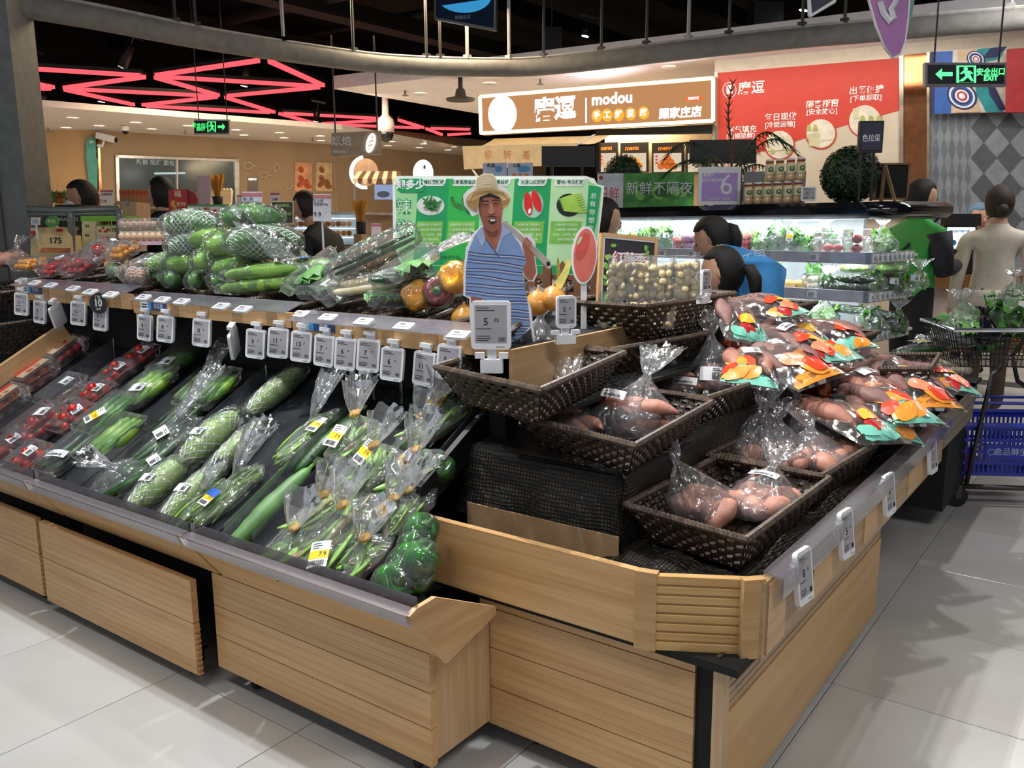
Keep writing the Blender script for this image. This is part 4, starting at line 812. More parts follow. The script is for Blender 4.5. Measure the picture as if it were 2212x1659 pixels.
for px, py, lab, bx, by, bz, lean, st, sd, h_ in (
        (772, 985, 'tied bag of flat beans with a tall crumpled mouth and yellow label', .055, .085, .10, (.0, .11), (('yellow', -.02, -.02, .075, .1, .25),), 21, .03),
        (800, 1040, 'tied bag of blemished flat beans with a tilted yellow label mid bed', .07, .085, .09, (.045, .09), (('yellow', .012, .018, .082, -.15, .3),), 22, .045),
        (950, 925, 'bag of flat beans with a yellow 7.9 label next to the island net', .055, .08, .08, (.03, .07), (('yellow', .0, .02, .072, 0, .35),), 23, .03),
        (897, 1050, 'tied bag of blushed flat beans with a slanted yellow label', .05, .09, .085, (.02, .085), (('yellow', .0, .0, .076, -.35, .3),), 24, .03),
        (695, 1135, 'tied bag of bright flat beans behind the acrylic plate at the lip', .062, .10, .08, (.05, .07), (), 25, .02),
        (742, 1175, 'tied bag of pale blemished flat beans at the lip with a yellow label', .07, .12, .09, (.02, .09), (('yellow', .05, -.08, .062, .6, .2),), 26, .015),
        (845, 1145, 'bag of flat beans with a yellow label squeezed beside the divider', .05, .08, .07, (.02, .08), (('yellow', .01, .0, .066, -.5, .2),), 27, .01),
        (640, 1190, 'flat-lying bag of bright beans beside the loofah at the price rail', .055, .09, .06, (.02, .05), (), 29, .01), (880, 1110, 'bag of flat beans filling the gap under the middle yellow labels', .06, .08, .06, (.02, .05), (), 30, .0), (790, 1215, 'bag of pale beans against the rail next to the wrapped peppers', .05, .08, .06, (.02, .05), (), 31, .01),
        (905, 960, 'bag of flat beans lying in the shade high on the bed', .05, .07, .07, (.02, .08), (), 28, .0)):
    bagged(lab, BM(px, py, h_, -.15) @ Matrix.Scale(1.18, 4), bx*1.1, by*1.05, bz*1.1, 'flat', 'flat_bean_bag', 'bagged vegetable', g, sd, .07, .05, (lean[0]*.6, lean[1]*.45), tuple((k[0], k[1], k[2], k[3]*1.12)+k[4:] for k in st), BT, 26)
gp = 'green peppers in the bed corner'
pepper_thing('wrapped green pepper with a white barcode slip at the end of the lip', BM(848, 1262, .045, .3, .9, .2), PEPG, 'green_pepper', .05, .06, True, 'white', gp, 1)
pepper_thing('glossy green pepper lying behind the slip-labelled pepper', BM(880, 1215, .05, .9, 1.2, .3), PEPG, 'green_pepper', .046, .058, True, None, gp, 2)
pepper_thing('glossy green pepper touching the island rim board', BM(897, 1180, .05, .4, 1.1, .1), PEPG, 'green_pepper', .042, .055, True, None, gp, 3)
pepper_thing('green pepper wedged under the black net', BM(952, 1015, .05, .2, .5, .1), PEPG, 'green_pepper', .04, .05, True, None, gp, 4)
pepper_thing('green pepper under the flat bean bags', BM(838, 1085, .03, .2, .9, .1), PEPG, 'green_pepper', .038, .05, False, None, gp, 5)
for i, (px, py, h_, lab) in enumerate(((895, 1245, .03, 'lowest green pepper of the corner heap behind the slip-labelled one'), (872, 1240, .05, 'green pepper in the middle of the corner heap'), (905, 1150, .06, 'green pepper at the back of the corner heap'), (905, 1215, .07, 'green pepper topping the corner heap at the rim board'))): pepper_thing(lab, BM(px, py, h_, .5*i, 1.0, .2*i), PEPG, 'green_pepper', .044, .055, True, None, gp, 60+i)
# ================================================================== PRICE TAGS
def price_tag(label, M, price, w_=.085, h=.102, grp='electronic price tags', clip='top', name='price_tag', small='.9', tilt_screen=False):
    t = thing(name, label, 'price tag', M, grp)
    MB().rbox((0, .006, 0), (w_, .012, h), .011).build('frame', WHT, t)
    MB().b2((-w_*.40, -.001, -h*.36), (w_*.40, .0, h*.42)).build('screen', SCR, t)
    if price: lettering(price, h*.21, INK, t, -w_*.12, h*.07, -.0016, .012)
    if price and small: lettering(small, h*.10, INK, t, w_*.14, h*.11, -.0016, .01)
    r = random.Random(label); mb = MB()
    for z, x0, x1 in ((.36, -.36, -.05), (.31, -.36, .1), (-.07, -.36, .02), (-.22, -.36, -.02), (-.27, -.36, .0), (-.31, -.36, -.06)): mb.b2((w_*x0, -.0016, h*z-.0008), (w_*(x1*r.uniform(.8, 1.1)), -.001, h*z+.0008))
    for k in range(6): mb.b2((w_*(.2+.03*k), -.0016, -h*.33), (w_*(.212+.03*k), -.001, -h*.24))
    tag(mb.build('print_line', INK, t), kind='stuff')
    MB().b2((w_*.12, -.0006, -h*.455), (w_*.34, 0, -h*.435)).build('maker_mark', GREY, t)
    if clip == 'top': MB().b2((-.016, .012, h*.35), (.016, .016, h*.72)).b2((-.02, -.004, h*.62), (.02, .018, h*.74)).build('clip', WHT, t)
    elif clip == 'foot': MB().b2((-.012, .012, -h*.75), (.012, .018, -h*.2)).b2((-.03, .0, -h*1.0), (.03, .024, -h*.72)).b2((-.045, .004, -h*.70), (-.02, .02, -h*.58)).b2((.02, .004, -h*.70), (.045, .02, -h*.58)).build('clip', WHT, t)
    return t
gT = 'electronic price tags hanging from the upper shelf'
for px, py, pr, sm, yaw, lab in ((45, 657, '1', '.9', .35, 'first white price tag hanging from the shelf, closest to the pillar side'), (84, 674, '6', '.7', .15, 'hanging price tag reading 6.7, second from the pillar'), (122, 681, None, '', -1.15, 'price tag turned edge-on beside the 6.7 tag'), (168, 677, '15', '.9', .35, 'hanging price tag reading fifteen ninety beside the ten badge'), (215, 688, '7', '.9', .2, 'price tag under the round black ten badge'),
        (311, 708, '9', '.9', .15, 'hanging price tag reading 9.9, first on the middle shelf'), (356, 711, '8', '.9', .3, 'hanging price tag reading 8.9, second on the middle shelf'), (434, 719, '8', '.9', .3, 'hanging price tag reading 8.9 above the cucumber tray'), (502, 741, None, '', -1.0, 'price tag turned edge-on showing a green reflection'), (551, 743, '9', '.9', .3, 'hanging price tag reading 9.9 next to the green turned one'), (600, 741, '11', '.9', .38, 'hanging price tag reading eleven ninety in the tight row'),
        (650, 749, '13', '.9', .34, 'hanging price tag reading thirteen ninety in the tight row'), (699, 758, '7', '.5', .2, 'hanging price tag reading seven fifty in the tight row'), (745, 765, '6', '.9', .26, 'hanging price tag reading six ninety in the tight row'), (795, 768, '7', '.9', .34, 'last hanging price tag of the tight row, reading seven ninety'), (846, 787, '6', '.9', .26, 'hanging price tag reading 6.9 below the plain fascia'), (915, 797, '11', '.9', .1, 'slanted price tag reading 11.9 nearest the island basket'), (968, 783, '5', '.9', .2, 'price tag half hidden behind the island basket')):
    p = ony(px, py, 1.978); price_tag(lab, TR(p[0], p[1], p[2], yaw, -.06, .08 if yaw > 0 else .4), pr, grp=gT, small=sm, w_=.082, h=.108)
gF = 'small price tags lying on the shelf rail'
for i, (px, py) in enumerate(((45, 604), (74, 610), (109, 615), (157, 622), (194, 629), (238, 635), (309, 641), (350, 646), (392, 650), (477, 660), (524, 666), (649, 677), (708, 684), (785, 693), (872, 703), (990, 721))):
    z = 1.217 if i < 6 else 1.194 if i < 11 else 1.167; p = onz(px, py, z)
    t = thing('rail_tag', 'small flat price tag on the shelf rail, number %s counted from the pillar' % 'one two three four five six seven eight nine ten eleven twelve thirteen fourteen fifteen sixteen'.split()[i], 'price tag', TR(p[0], p[1], z, .05, -1.15), gF)
    MB().rbox((0, .004, 0), (.068, .008, .04), .006).build('frame', WHT, t); MB().b2((-.024, -.001, -.013), (.024, 0, .014)).build('screen', SCR, t); MB().b2((-.018, -.0014, .004), (.002, -.001, .009)).b2((-.018, -.0014, -.008), (.016, -.001, -.006)).build('print_line', INK, t)
for px, py, s_ in ((72, 626, '番茄类'), (336, 662, '茄瓜类'), (690, 706, '豆类')):
    p = ony(px, py, 1.996); t = thing('aisle_label', 'blue and white shelf label over the '+{'番茄类': 'tomato', '茄瓜类': 'gourd', '豆类': 'bean'}[s_]+' bed', 'shelf label', TR(p[0], p[1], p[2], 0, 0, .0)); bl = mat('label_blue', '244a86', .5)
    MB().b2((-.03, -.001, -.016), (.075, .001, .016)).build('blue_card', bl, t); MB().b2((-.11, -.001, -.016), (-.055, .001, .016)).build('white_card', PAPER, t); MB().b2((-.055, -.001, -.016), (-.03, .001, .016)).build('cyan_card', mat('label_cyan', '4fa3d8', .5), t)
    MB().b2((-.10, -.0014, .003), (-.06, -.001, .008)).b2((-.10, -.0014, -.009), (-.06, -.001, -.003)).build('print_line', INK, t); lettering(s_, .022, PAPER, t, .022, 0, -.0018, .01)
p = ony(212, 655, 1.965); t = thing('round_badge', 'round black promotion badge with a white 10 in front of the shelf', 'badge', TR(p[0], p[1], p[2], .3)); MB().prism(circle(0, 0, .046, 24), 0, .002).build('disc', mat('badge_black', '2a2926', .5), t)
MB().prism(circle(0, 0, .050, 24), .0005, .0022).build('clear_rim', CLEAR, t); lettering('10', .045, PAPER, t, 0, 0, -.001, .03); lettering('任选', .014, PAPER, t, 0, .026, -.001, .01); lettering('元/件', .012, PAPER, t, 0, -.026, -.001, .01)
gR = 'tall price tags on the island price rail'
for px, py, pr, sm, lab in ((1740, 1245, '8', '.9', 'tall price tag on the island rail nearest the chamfered corner'), (1832, 1153, '5', '.9', 'second tall price tag along the island rail'), (1924, 1068, '6', '.9', 'third tall price tag along the island rail'), (2017, 985, '5', '.9', 'last tall price tag at the far end of the island rail')):
    p = onx(px, py, -.612); price_tag(lab, TR(p[0], p[1], p[2], PI/2-.1, -.12), pr, .085, .135, gR, 'none', small=sm)
p = at(1060, 703, 2.32); price_tag('white price tag reading 5.02 clipped to the basket before the straw-hat man', TR(p[0], p[1], p[2], VH-.12), '5', .108, .13, None, 'foot', small='.02')
p = at(1224, 674, 2.62); price_tag('white price tag reading 5.8 standing between two wicker baskets', TR(p[0], p[1], p[2], VH+.25), '5', .062, .098, None, 'foot', small='.8')
p = at(1527, 607, 3.1); price_tag('narrow price tag clipped to the garlic basket before the dark ponytail', TR(p[0], p[1], p[2], VH+.9), '9', .07, .08, None, 'foot', small='.9')
# ================================================================== PRODUCE ON THE UPPER SHELF
def SM(px, py, z_, yaw=0, rx=0, ry=0, d=None):
    d = d or float(np.interp(px, (40, 300, 550, 750, 950, 1250), (4.45, 3.85, 3.42, 3.12, 2.88, 2.75))); p = at(px, py, d); return TR(p[0], p[1], p[2], yaw, rx, ry)
gS4 = 'produce heaped on the upper shelf'
punnet('punnet of yellow cherry tomatoes with a yellow lid on the upper shelf', SM(64, 583, 1.235, .1, .12), 'yellow', .16, .13, .06, grp='tomato punnets on the upper shelf', stick=None)
punnet('punnet of red date tomatoes under a printed lid label', SM(128, 588, 1.235, -.1, .35), 'date', .15, .17, .07, grp='tomato punnets on the upper shelf')
punnet('punnet of cherry tomatoes piled at the front of the upper shelf', SM(180, 585, 1.25, .3, .45), 'red', .15, .17, .07, grp='tomato punnets on the upper shelf', stick=None)
punnet('punnet of red tomatoes leaning at the back of the upper shelf', SM(222, 555, 1.31, .2, .5), 'big', .15, .15, .06, grp='tomato punnets on the upper shelf', stick=None)
punnet('punnet of orange-yellow tomatoes at the back of the upper shelf', SM(268, 556, 1.31, .1, .4), 'yellow', .13, .13, .06, grp='tomato punnets on the upper shelf', stick=None)
PCH = mat('peach_skin', 'c9584a', .6, scale=8, col2='d9a05a'); PKF = mat('pink_foam', 'e9cfd0', .6)
t = thing('peach_box', 'clear tall box with a peach in pink foam netting and a white slip', 'fruit box', SM(322, 603, 1.23, .15, .35)); link('plastic_box', shell_box(.15, .2, .09), t)
for i, (x, y) in enumerate(((-.03, -.04), (.035, -.045), (0, .04))):
    c = MB().ell((0, 0, 0), (.034, .034, .033), 14, 10).build('peach', PCH, t, True, TR(x, y, .036)); n_ = link('foam_net', foam_net(.07, .036, 7), c, TR(0, 0, 0)); 
sticker(t, 'white', .02, .0, .091, .2, 0, 0, 1.3)
bagged('clear bag of pale lettuce beside the peach box', SM(362, 605, 1.235, .1), .06, .07, .09, 'leaf', 'lettuce_bag', 'bagged vegetable', gS4, 31, .05, .04, (.02, .03), (), None, 18)
gN = 'foam-netted squashes on the upper shelf'
NS = lambda lab, px, py, z, yaw, L, r, sd, m=CUC, **k: gourd(lab, SM(px, py, z, yaw, k.pop('rx', 0), k.pop('ry', 0)), L, r, m, grp=gN, seed=sd, name='netted_squash', cat='gourd', **k)
NS('green squash in a white foam net lying in the shelf basket by the rail end', 250, 600, 1.225, 1.25, .17, .034, 41, CUCL)
NS('white-netted squash on top of the heap at its pillar side', 415, 516, 0, -.94, .23, .058, 42, CUC, k=14)
NS('white-netted squash in the middle of the heap under the topmost one', 425, 558, 0, -.94, .23, .054, 43, CUC, k=14)
NS('white-netted squash at the aisle side of the heap', 572, 556, 0, -.70, .27, .060, 44, CUC, k=14)
NS('white-netted green squash low at the edge of the heap', 372, 592, 0, -.5, .2, .045, 45, CUCL)
PS = lambda lab, px, py, yaw, L, r, sd, m=CUCL, **k: gourd(lab, SM(px, py, 0, yaw, 0, 0, k.pop('d', None)), L, r, m, False, grp='film-wrapped squashes on the upper shelf', seed=sd, name='wrapped_squash', **k)
PS('dark green squash crowning the heap under trailing film', 545, 498, -.72, .23, .050, 51, CUC, d=3.45)
for i, a in enumerate(((510, 560, -.5, .22, .056, 'middle of the heap, behind the netted one'), (480, 590, -.3, .22, .052, 'lower middle of the heap'), (520, 607, -.8, .22, .050, 'foot of the heap behind the celery'), (455, 548, -1.3, .2, .05, 'middle of the heap beside the nets'), (395, 622, .2, .18, .045, 'rim of the shelf basket, first from the lettuce'), (440, 627, .5, .20, .046, 'rim of the shelf basket, second from the lettuce'), (488, 628, .5, .20, .046, 'rim of the shelf basket, touching the celery'), (420, 596, -.9, .22, .05, 'second layer of the heap'))): PS('pale green film-wrapped squash at the '+a[5], a[0], a[1], a[2], a[3], a[4], 52+i, (CUCL, CUC)[i in (4, 5, 6)])
t = thing('film_sheet', 'loose crumpled clear bag trailing down the aisle side of the heap', 'plastic bag', SM(615, 545, 0, -.94)); mb = MB(); mb.grid([[(.01*math.sin(v*9+u*4), lerp(-.16, .16, u), .10-.22*u+.03*math.sin(u*9+v*7)+.05*(1-abs(2*v-1))) + np.array([lerp(-.10, .10, v), 0, 0]) for v in np.linspace(0, 1, 16)] for u in np.linspace(0, 1, 18)]); mb.build('film', BAG, t, True); MB().tube([(0, -.16, .13), (0, -.19, .17)], [.006, .02], 8).build('gathered_end', BAG, t, True)
for i, (px, py, z, lab) in enumerate(((600, 583, 1.30, 'long pale celery stalk wrapped in film with a white label'), (590, 612, 1.25, 'long pale celery stalk lying lowest on the basket rim'))):
    t = thing('celery_pack', lab, 'vegetable pack', SM(px, py, z, -1.02, .10), gS4); longveg(.42, .030, 60+i, .06, .006, .22, 12, 22).build('stalk', CEL, t, True); wrapf(.43, .031, 61+i, .2).build('cling_film', WRAP, t, True)
    if i == 0: sticker(t, 'blue', 0, .10, .038, -.2, 0, 0, 1.3); sticker(t, 'white', 0, .02, .037, .1, 0, 0, 1.2)
t = tray('plastic tray of leafy greens leaning on the celery', SM(680, 600, 1.25, -.9, .6, .2), LEAVES, 14, .13, .24, .06, 'greens_tray', 'tray pack', gS4, None, .008, 1.2)
tray('empty clear ribbed clamshell beside the leek bunch', SM(745, 632, 1.21, -.5, .5, .1), [CLOVE[0]], 0, .17, .2, .07, 'empty_clamshell', 'clamshell', None, 'white')
for i in range(2): tray(('dark greens tray under the celery ends', 'plain greens tray under the leeks in the shelf basket')[i], SM((700, 838)[i], (640, 655)[i], 1.205, .2+.5*i, .1), LEAVES, 12, .14, .18, .05, 'greens_tray', 'tray pack', gS4, None, .01, 1.1)
t = thing('leek_bunch', 'pale leek bunch with earthy roots wrapped in film', 'vegetable', SM(800, 632, 1.235, -1.0, .12))
for i in range(5): longveg(.24, .017, 70+i, .06, .004, .2, 10, 14).build('leek_stem', STEMW, t, True, TR(-.04+.02*i, .01*(i % 2), .018+.022*(i % 2)))
wrapf(.25, .05, 71, .2).build('cling_film', WRAP, t, True, TR(0, 0, .03))
LEEK = mat('dark_leek', '3a5a34', .5, scale=20, col2='223e22', stretch=(10, 1, 10))
t = thing('garlic_chive_bunch', 'dark green chive bunch in film leaning up before the pepper sign', 'vegetable', SM(815, 560, 1.31, -.95, .42))
for i in range(16): longveg(.30, .0085, 80+i, .06, .01*(i % 3-1), .15, 6, 10).build('chive', LEEK, t, True, TR(-.035+.010*(i % 8), .0, .012+.02*(i//8), random.uniform(-.06, .06)))
wrapf(.31, .05, 81, .18).build('cling_film', WRAP, t, True, TR(0, 0, .025))
tray('clear ribbed tray of cut greens behind the yellow pepper', SM(895, 585, 1.24, -.6, .5), LEAVES, 10, .16, .2, .06, 'greens_tray', 'tray pack', gS4, None, .012, 1.2)
bagged('crumpled clear bag of cucumbers between the leeks and the pepper', SM(862, 615, 1.23, -.7), .06, .11, .09, 'cuke', 'cucumber_bag', 'bagged vegetable', gS4, 36, .08, .06, (.02, .09), (), None, 3)
gPp = 'bell peppers on the upper shelf'
pepper_thing('big yellow bell pepper wrapped in film at the basket front', SM(903, 640, 1.265, .4, 1.3, .5), PEPY, 'bell_pepper', .052, .058, True, None, gPp, 11, False)
pepper_thing('dark red bell pepper behind the yellow one', SM(948, 632, 1.255, .4, 1.3, .3), PEPR, 'bell_pepper', .048, .052, True, None, gPp, 12)
pepper_thing('yellow bell pepper beside the straw-hat cutout', SM(985, 602, 1.28, .2, 1.2, .1), PEPY, 'bell_pepper', .052, .058, True, None, gPp, 13, False)
for i, (px, py, lab) in enumerate(((1195, 648, 'golden onion with dry yellow leaves in the basket behind the cutout'), (1160, 658, 'golden onion low in the basket next to the cutout sleeve'), (1002, 688, 'golden onion alone at the front of the onion basket'))):
    t = thing('onion', lab, 'onion', SM(px, py, 1.175, i), 'onions in the wicker basket'); MB().ell((0, 0, 0), (.043, .043, .036), 18, 12, fn=lambda V: np.stack([V[:, 0], V[:, 1], V[:, 2]+.25*np.maximum(V[:, 2]-.7, 0)*4], 1)).build('bulb', ONI, t, True)
    MB().tube([(0, 0, .035), (.006, 0, .055)], [.009, .003], 6).build('neck', mat('dry_skin', 'c9a25a', .7), t)
t = thing('corn_husk', 'dry yellow corn husk standing in the onion basket by the carrying pole', 'husk', SM(1200, 620, 1.25, 0, -.5))
for i in range(2): MB().grid([[(lerp(-.016, .016, v)*(1-u*.7)+.02*math.sin(i*2+u*2), .008*i+.01*v, u*.10) for v in (0, .5, 1)] for u in np.linspace(0, 1, 7)]).build('husk_leaf', mat('husk_yellow', 'b5ad50', .6, scale=20), t, True, TR(0, 0, 0, i*.9))
# picket fence along the back of the upper shelf
FW = mat('fence_brown', '6b4630', .6, scale=10); fx = thing('picket_fence', 'low brown picket fence behind the shelf produce', 'fence', (-2.6, 2.92, 1.14))
k = 0
for x in np.arange(-4.3, -1.55, .075):
    MB().prism([(-.02, 0), (.02, 0), (.02, .16), (0, .185), (-.02, .16)], 0, .008, 0, TR(x+2.6, 0, 0)).build('picket', FW, fx)
for z in (.04, .11): MB().b2((-1.75, .008, z), (1.1, .014, z+.02)).build('rail', FW, fx)
# ================================================================== STRAW-HAT CUTOUT (flat printed board)
CW = Wall(at(1085, 600, 2.72), VH+.12)
def pz(pts, ox, oy, s_, W_): return [W_.uv(ox+x/s_, oy+y/s_) for x, y in pts]
cu, cz = CW.uv(1080, 770); cut = thing('cardboard_cutout', 'flat cardboard cutout of a man in a straw hat and striped blue polo', 'cutout', CW.M(cu, cz))
def cz_(pts): return [(a-cu, b-cz) for a, b in pz(pts, 960, 350, 3.95, CW)]
def cpatch(name, pts, m, y): return MB().prism(cz_(pts), y, y+.0008).build(name, m, cut)
def cline(pts, w_, m, y, name='printed_line'):
    P = cz_(pts); mb = MB()
    for (x0, z0), (x1, z1) in zip(P[:-1], P[1:]):
        d = np.array([x1-x0, z1-z0]); L = np.linalg.norm(d)+1e-9; nx, nz = -d[1]/L*w_/2, d[0]/L*w_/2
        mb.prism([(x0+nx, z0+nz), (x1+nx, z1+nz), (x1-nx, z1-nz), (x0-nx, z0-nz)], y, y+.0006)
    return mb.build(name, m, cut)
outl = [(262, 200), (275, 130), (335, 96), (410, 100), (440, 130), (452, 190), (520, 220), (566, 270), (566, 335), (530, 385), (497, 410), (505, 500), (545, 520), (680, 615), (735, 620), (775, 680), (780, 730), (905, 845), (910, 905), (880, 905), (775, 800), (795, 960), (760, 1022), (715, 1015), (672, 960), (690, 1100), (740, 1250), (775, 1540), (772, 1640), (385, 1640), (250, 1600), (222, 1420), (212, 1165), (163, 1140), (168, 900), (185, 740), (250, 610), (322, 540), (290, 440), (235, 466), (210, 420), (170, 370), (160, 290), (200, 240)]
MB().prism(cz_(outl), 0, .008).build('board', mat('board_white', 'eef1f6', .5, var=.02), cut)
SKN = mat('printed_skin', 'b5705a', .55, scale=14, col2='9a5a48'); SKD = mat('printed_skin_deep', '7d4637', .55); POLO = mat('printed_polo', '90abdb', .55, scale=7, col2='7e99cc'); NAVY = mat('printed_navy', '3a4a78', .55); STR = mat('printed_straw', 'e3c48e', .6, scale=30, col2='cba768'); STRL = mat('printed_straw_pale', 'efe3c4', .6, scale=30, col2='dccba2'); HAIR = mat('printed_hair', '231c1b', .6); PANT = mat('printed_trousers', '3f4347', .6)
shirt = [(330, 560), (262, 620), (205, 760), (185, 900), (178, 1135), (325, 1165), (345, 1240), (380, 1260), (380, 1500), (430, 1560), (530, 1562), (650, 1500), (732, 1390), (712, 1220), (672, 1000), (668, 930), (695, 890), (690, 820), (640, 700), (560, 590), (505, 540), (485, 600), (445, 770), (345, 650)]
cpatch('trousers', [(385, 1540), (650, 1490), (738, 1420), (768, 1635), (390, 1635)], PANT, -.0008); cline([(650, 1500), (690, 1630)], .003, mat('printed_stripe_pale', '8b8f92', .6), -.0015); cline([(560, 1540), (575, 1630)], .002, HAIR, -.0015)
cpatch('lower_arm', [(225, 1150), (325, 1150), (300, 1280), (285, 1420), (270, 1590), (250, 1560), (238, 1400)], SKN, -.0008)
cpatch('polo_shirt', shirt, POLO, -.0016)
def clip(poly, y0, k):
    xs = []
    for (x1, y1), (x2, y2) in zip(poly, poly[1:]+poly[:1]):
        f1, f2 = y1-(y0+k*(x1-440)), y2-(y0+k*(x2-440))
        if f1*f2 < 0: xs.append(x1+(x2-x1)*f1/(f1-f2))
    return sorted(xs)
for i in range(12):
    y0 = 790+i*66
    for dy, m, w_ in ((0, NAVY, .0030), (11, PAPER, .0016), (24, NAVY, .0014)):
        k = .10-.012*i+.05*(i % 2); xs = clip(shirt, y0+dy, k)
        for a, b in zip(xs[::2], xs[1::2]): cline([(lerp(a, b, u), y0+dy+k*(lerp(a, b, u)-440)+6*math.sin(u*6+i)) for u in np.linspace(0, 1, 7)], w_, m, -.0024, 'printed_stripe')
cpatch('neck', [(325, 500), (490, 520), (482, 610), (445, 760), (400, 720), (345, 640)], SKN, -.0022); cpatch('neck_shade', [(335, 560), (470, 590), (440, 640), (380, 640)], SKD, -.0026)
cpatch('collar', [(320, 545), (262, 620), (320, 725), (350, 650), (335, 600)], mat('printed_collar', 'a9bde4', .55), -.003); cpatch('collar', [(500, 525), (565, 600), (500, 640), (450, 775), (440, 755), (480, 620)], mat('printed_collar', 'a9bde4', .5), -.003)
cline([(345, 645), (470, 820)], .002, NAVY, -.003)
cpatch('face', [(283, 330), (300, 300), (380, 275), (470, 300), (492, 370), (494, 440), (482, 510), (455, 570), (410, 600), (365, 580), (325, 520), (300, 440)], SKN, -.003)
cpatch('hair', [(278, 345), (285, 300), (340, 262), (440, 265), (485, 310), (492, 365), (470, 320), (400, 300), (330, 305), (300, 340), (296, 395)], HAIR, -.0036)
cpatch('face_shade', [(296, 330), (340, 308), (310, 400), (320, 500), (300, 440)], SKD, -.0036)
for x, y in ((348, 352), (436, 345)):
    cline([(x-32, y-14), (x, y-22), (x+30, y-14)], .0028, HAIR, -.0042, 'eyebrow'); cline([(x-24, y+14), (x, y+6), (x+24, y+14)], .0022, HAIR, -.0042, 'eye'); cline([(x-22, y+26), (x, y+30), (x+22, y+26)], .0012, SKD, -.0042, 'eye_fold')
cpatch('nose', [(392, 350), (410, 350), (426, 430), (400, 448), (372, 436)], mat('printed_nose', 'c88670', .5), -.0042); cline([(372, 440), (400, 452), (428, 438)], .0018, SKD, -.0046, 'nose_shade')
cpatch('mouth', [(372, 500), (400, 482), (440, 490), (446, 510), (415, 532), (385, 524)], mat('printed_mouth', '43201c', .5), -.0042); cpatch('teeth', [(385, 495), (405, 488), (435, 494), (430, 504), (395, 506)], PAPER, -.0048)
cline([(365, 470), (405, 462), (450, 474)], .0022, HAIR, -.0046, 'moustache'); cline([(352, 460), (345, 520)], .0014, SKD, -.0042, 'cheek_line'); cline([(462, 455), (470, 510)], .0014, SKD, -.0042, 'cheek_line')
e = [(375+188*math.cos(a)+10*math.sin(a), 318+92*math.sin(a)+.10*188*math.cos(a)*0) for a in np.linspace(0, 2*PI, 40)[:-1]]
brim = [p for p in e if True]; cpatch('hat_brim', [(375+188*math.cos(a), 322+98*math.sin(a)) for a in np.linspace(PI, 2*PI, 22)]+[(550, 370), (500, 408), (488, 360), (470, 300), (385, 264), (300, 300), (282, 420), (235, 408), (200, 375)], STR, -.005)
cpatch('brim_under', [(186, 330), (200, 380), (278, 425), (284, 340), (300, 300), (240, 330)], mat('printed_straw_shade', 'b08a50', .6), -.0056); cpatch('brim_under', [(490, 390), (548, 350), (560, 310), (500, 330), (476, 305)], mat('printed_straw_shade', '888888', .6), -.0056)
cpatch('hat_crown', [(268, 238), (272, 150), (305, 112), (360, 100), (420, 112), (446, 190), (448, 244), (400, 226), (320, 226)], STRL, -.006)
for i in range(5): cline([(270, 232-i*22), (330, 214-i*24), (400, 214-i*24), (446, 236-i*22)], .0010, STR, -.0066, 'straw_line')
for i in range(5): cline([(200+i*8, 350-i*10), (250, 290-i*8), (375, 262-i*5), (500, 285-i*7), (550-i*8, 330-i*10)], .0010, mat('printed_straw_shade', '888888', .6), -.0056, 'straw_line')
cpatch('forearm', [(672, 900), (700, 850), (668, 720), (668, 660), (700, 640), (745, 690), (762, 800), (782, 940), (750, 1008), (712, 1000), (680, 950)], SKN, -.003)
cpatch('carrying_pole', [(498, 500), (530, 510), (905, 846), (908, 880), (890, 890), (862, 880), (500, 520)], mat('printed_pole', 'cfc9be', .5, scale=6, col2='a89a86', stretch=(1, 1, 1)), -.0038); cpatch('pole_end', [(884+17*math.cos(a), 868+20*math.sin(a)) for a in np.linspace(0, 6.2, 14)], HAIR, -.0044)
for i in range(4): cpatch('finger', [(676+i*17+p[0], 672+i*14+p[1]) for p in ((-10, -18), (6, -24), (16, -4), (14, 24), (0, 28), (-12, 8))], mat('printed_nose', '888888', .5), -.0046)
MB().b2((-.12, .01, -.30), (-.09, .03, .1)).b2((.08, .01, -.30), (.11, .03, .1)).build('back_strut', mat('cardboard', '888888', .8), cut)
# ================================================================== GREEN PEPPER BOARD
PW = Wall(at(1080, 470, 3.75), VH); pu, pz0 = PW.uv(1080, 600)
pb = thing('pepper_sign', 'wide green sign board introducing five kinds of pepper, standing behind the shelf', 'sign', PW.M(pu, pz0))
def pq(pts): return [(a-pu, b-pz0) for a, b in (PW.uv(x, y) for x, y in pts)]
def pp(name, pts, m, y=-.001, t=.0008): return MB().prism(pq(pts), y, y+t).build(name, m, pb)
def ptx(s_, px, py, hpx, m=None, y=-.003, bold=.02, sx=1, name='lettering'):
    (x, z), = pq([(px, py)]); return lettering(s_, hpx*3.75/F_PX, m or PAPER, pb, x, z, y, bold, name=name, sx=sx)
GD, GL, GB = mat('sign_green_deep', '159a5a', .5, var=.03), mat('sign_green_pale', '9ed79a', .5, var=.03), mat('sign_green_mid', '2fae4c', .5, var=.03)
body = [(858, 380), (1265, 380), (1284, 386), (1290, 398), (1305, 402), (1302, 440), (1290, 540), (1285, 600), (880, 600), (862, 560), (849, 520), (848, 395)]
MB().prism(pq(body), 0, .012).build('board', mat('sign_white', 'e8efe9', .5, var=.02), pb)
pp('board_face', [(864, 386), (1262, 386), (1282, 396), (1300, 406), (1282, 596), (882, 596), (858, 540), (853, 400)], GL, -.0006)
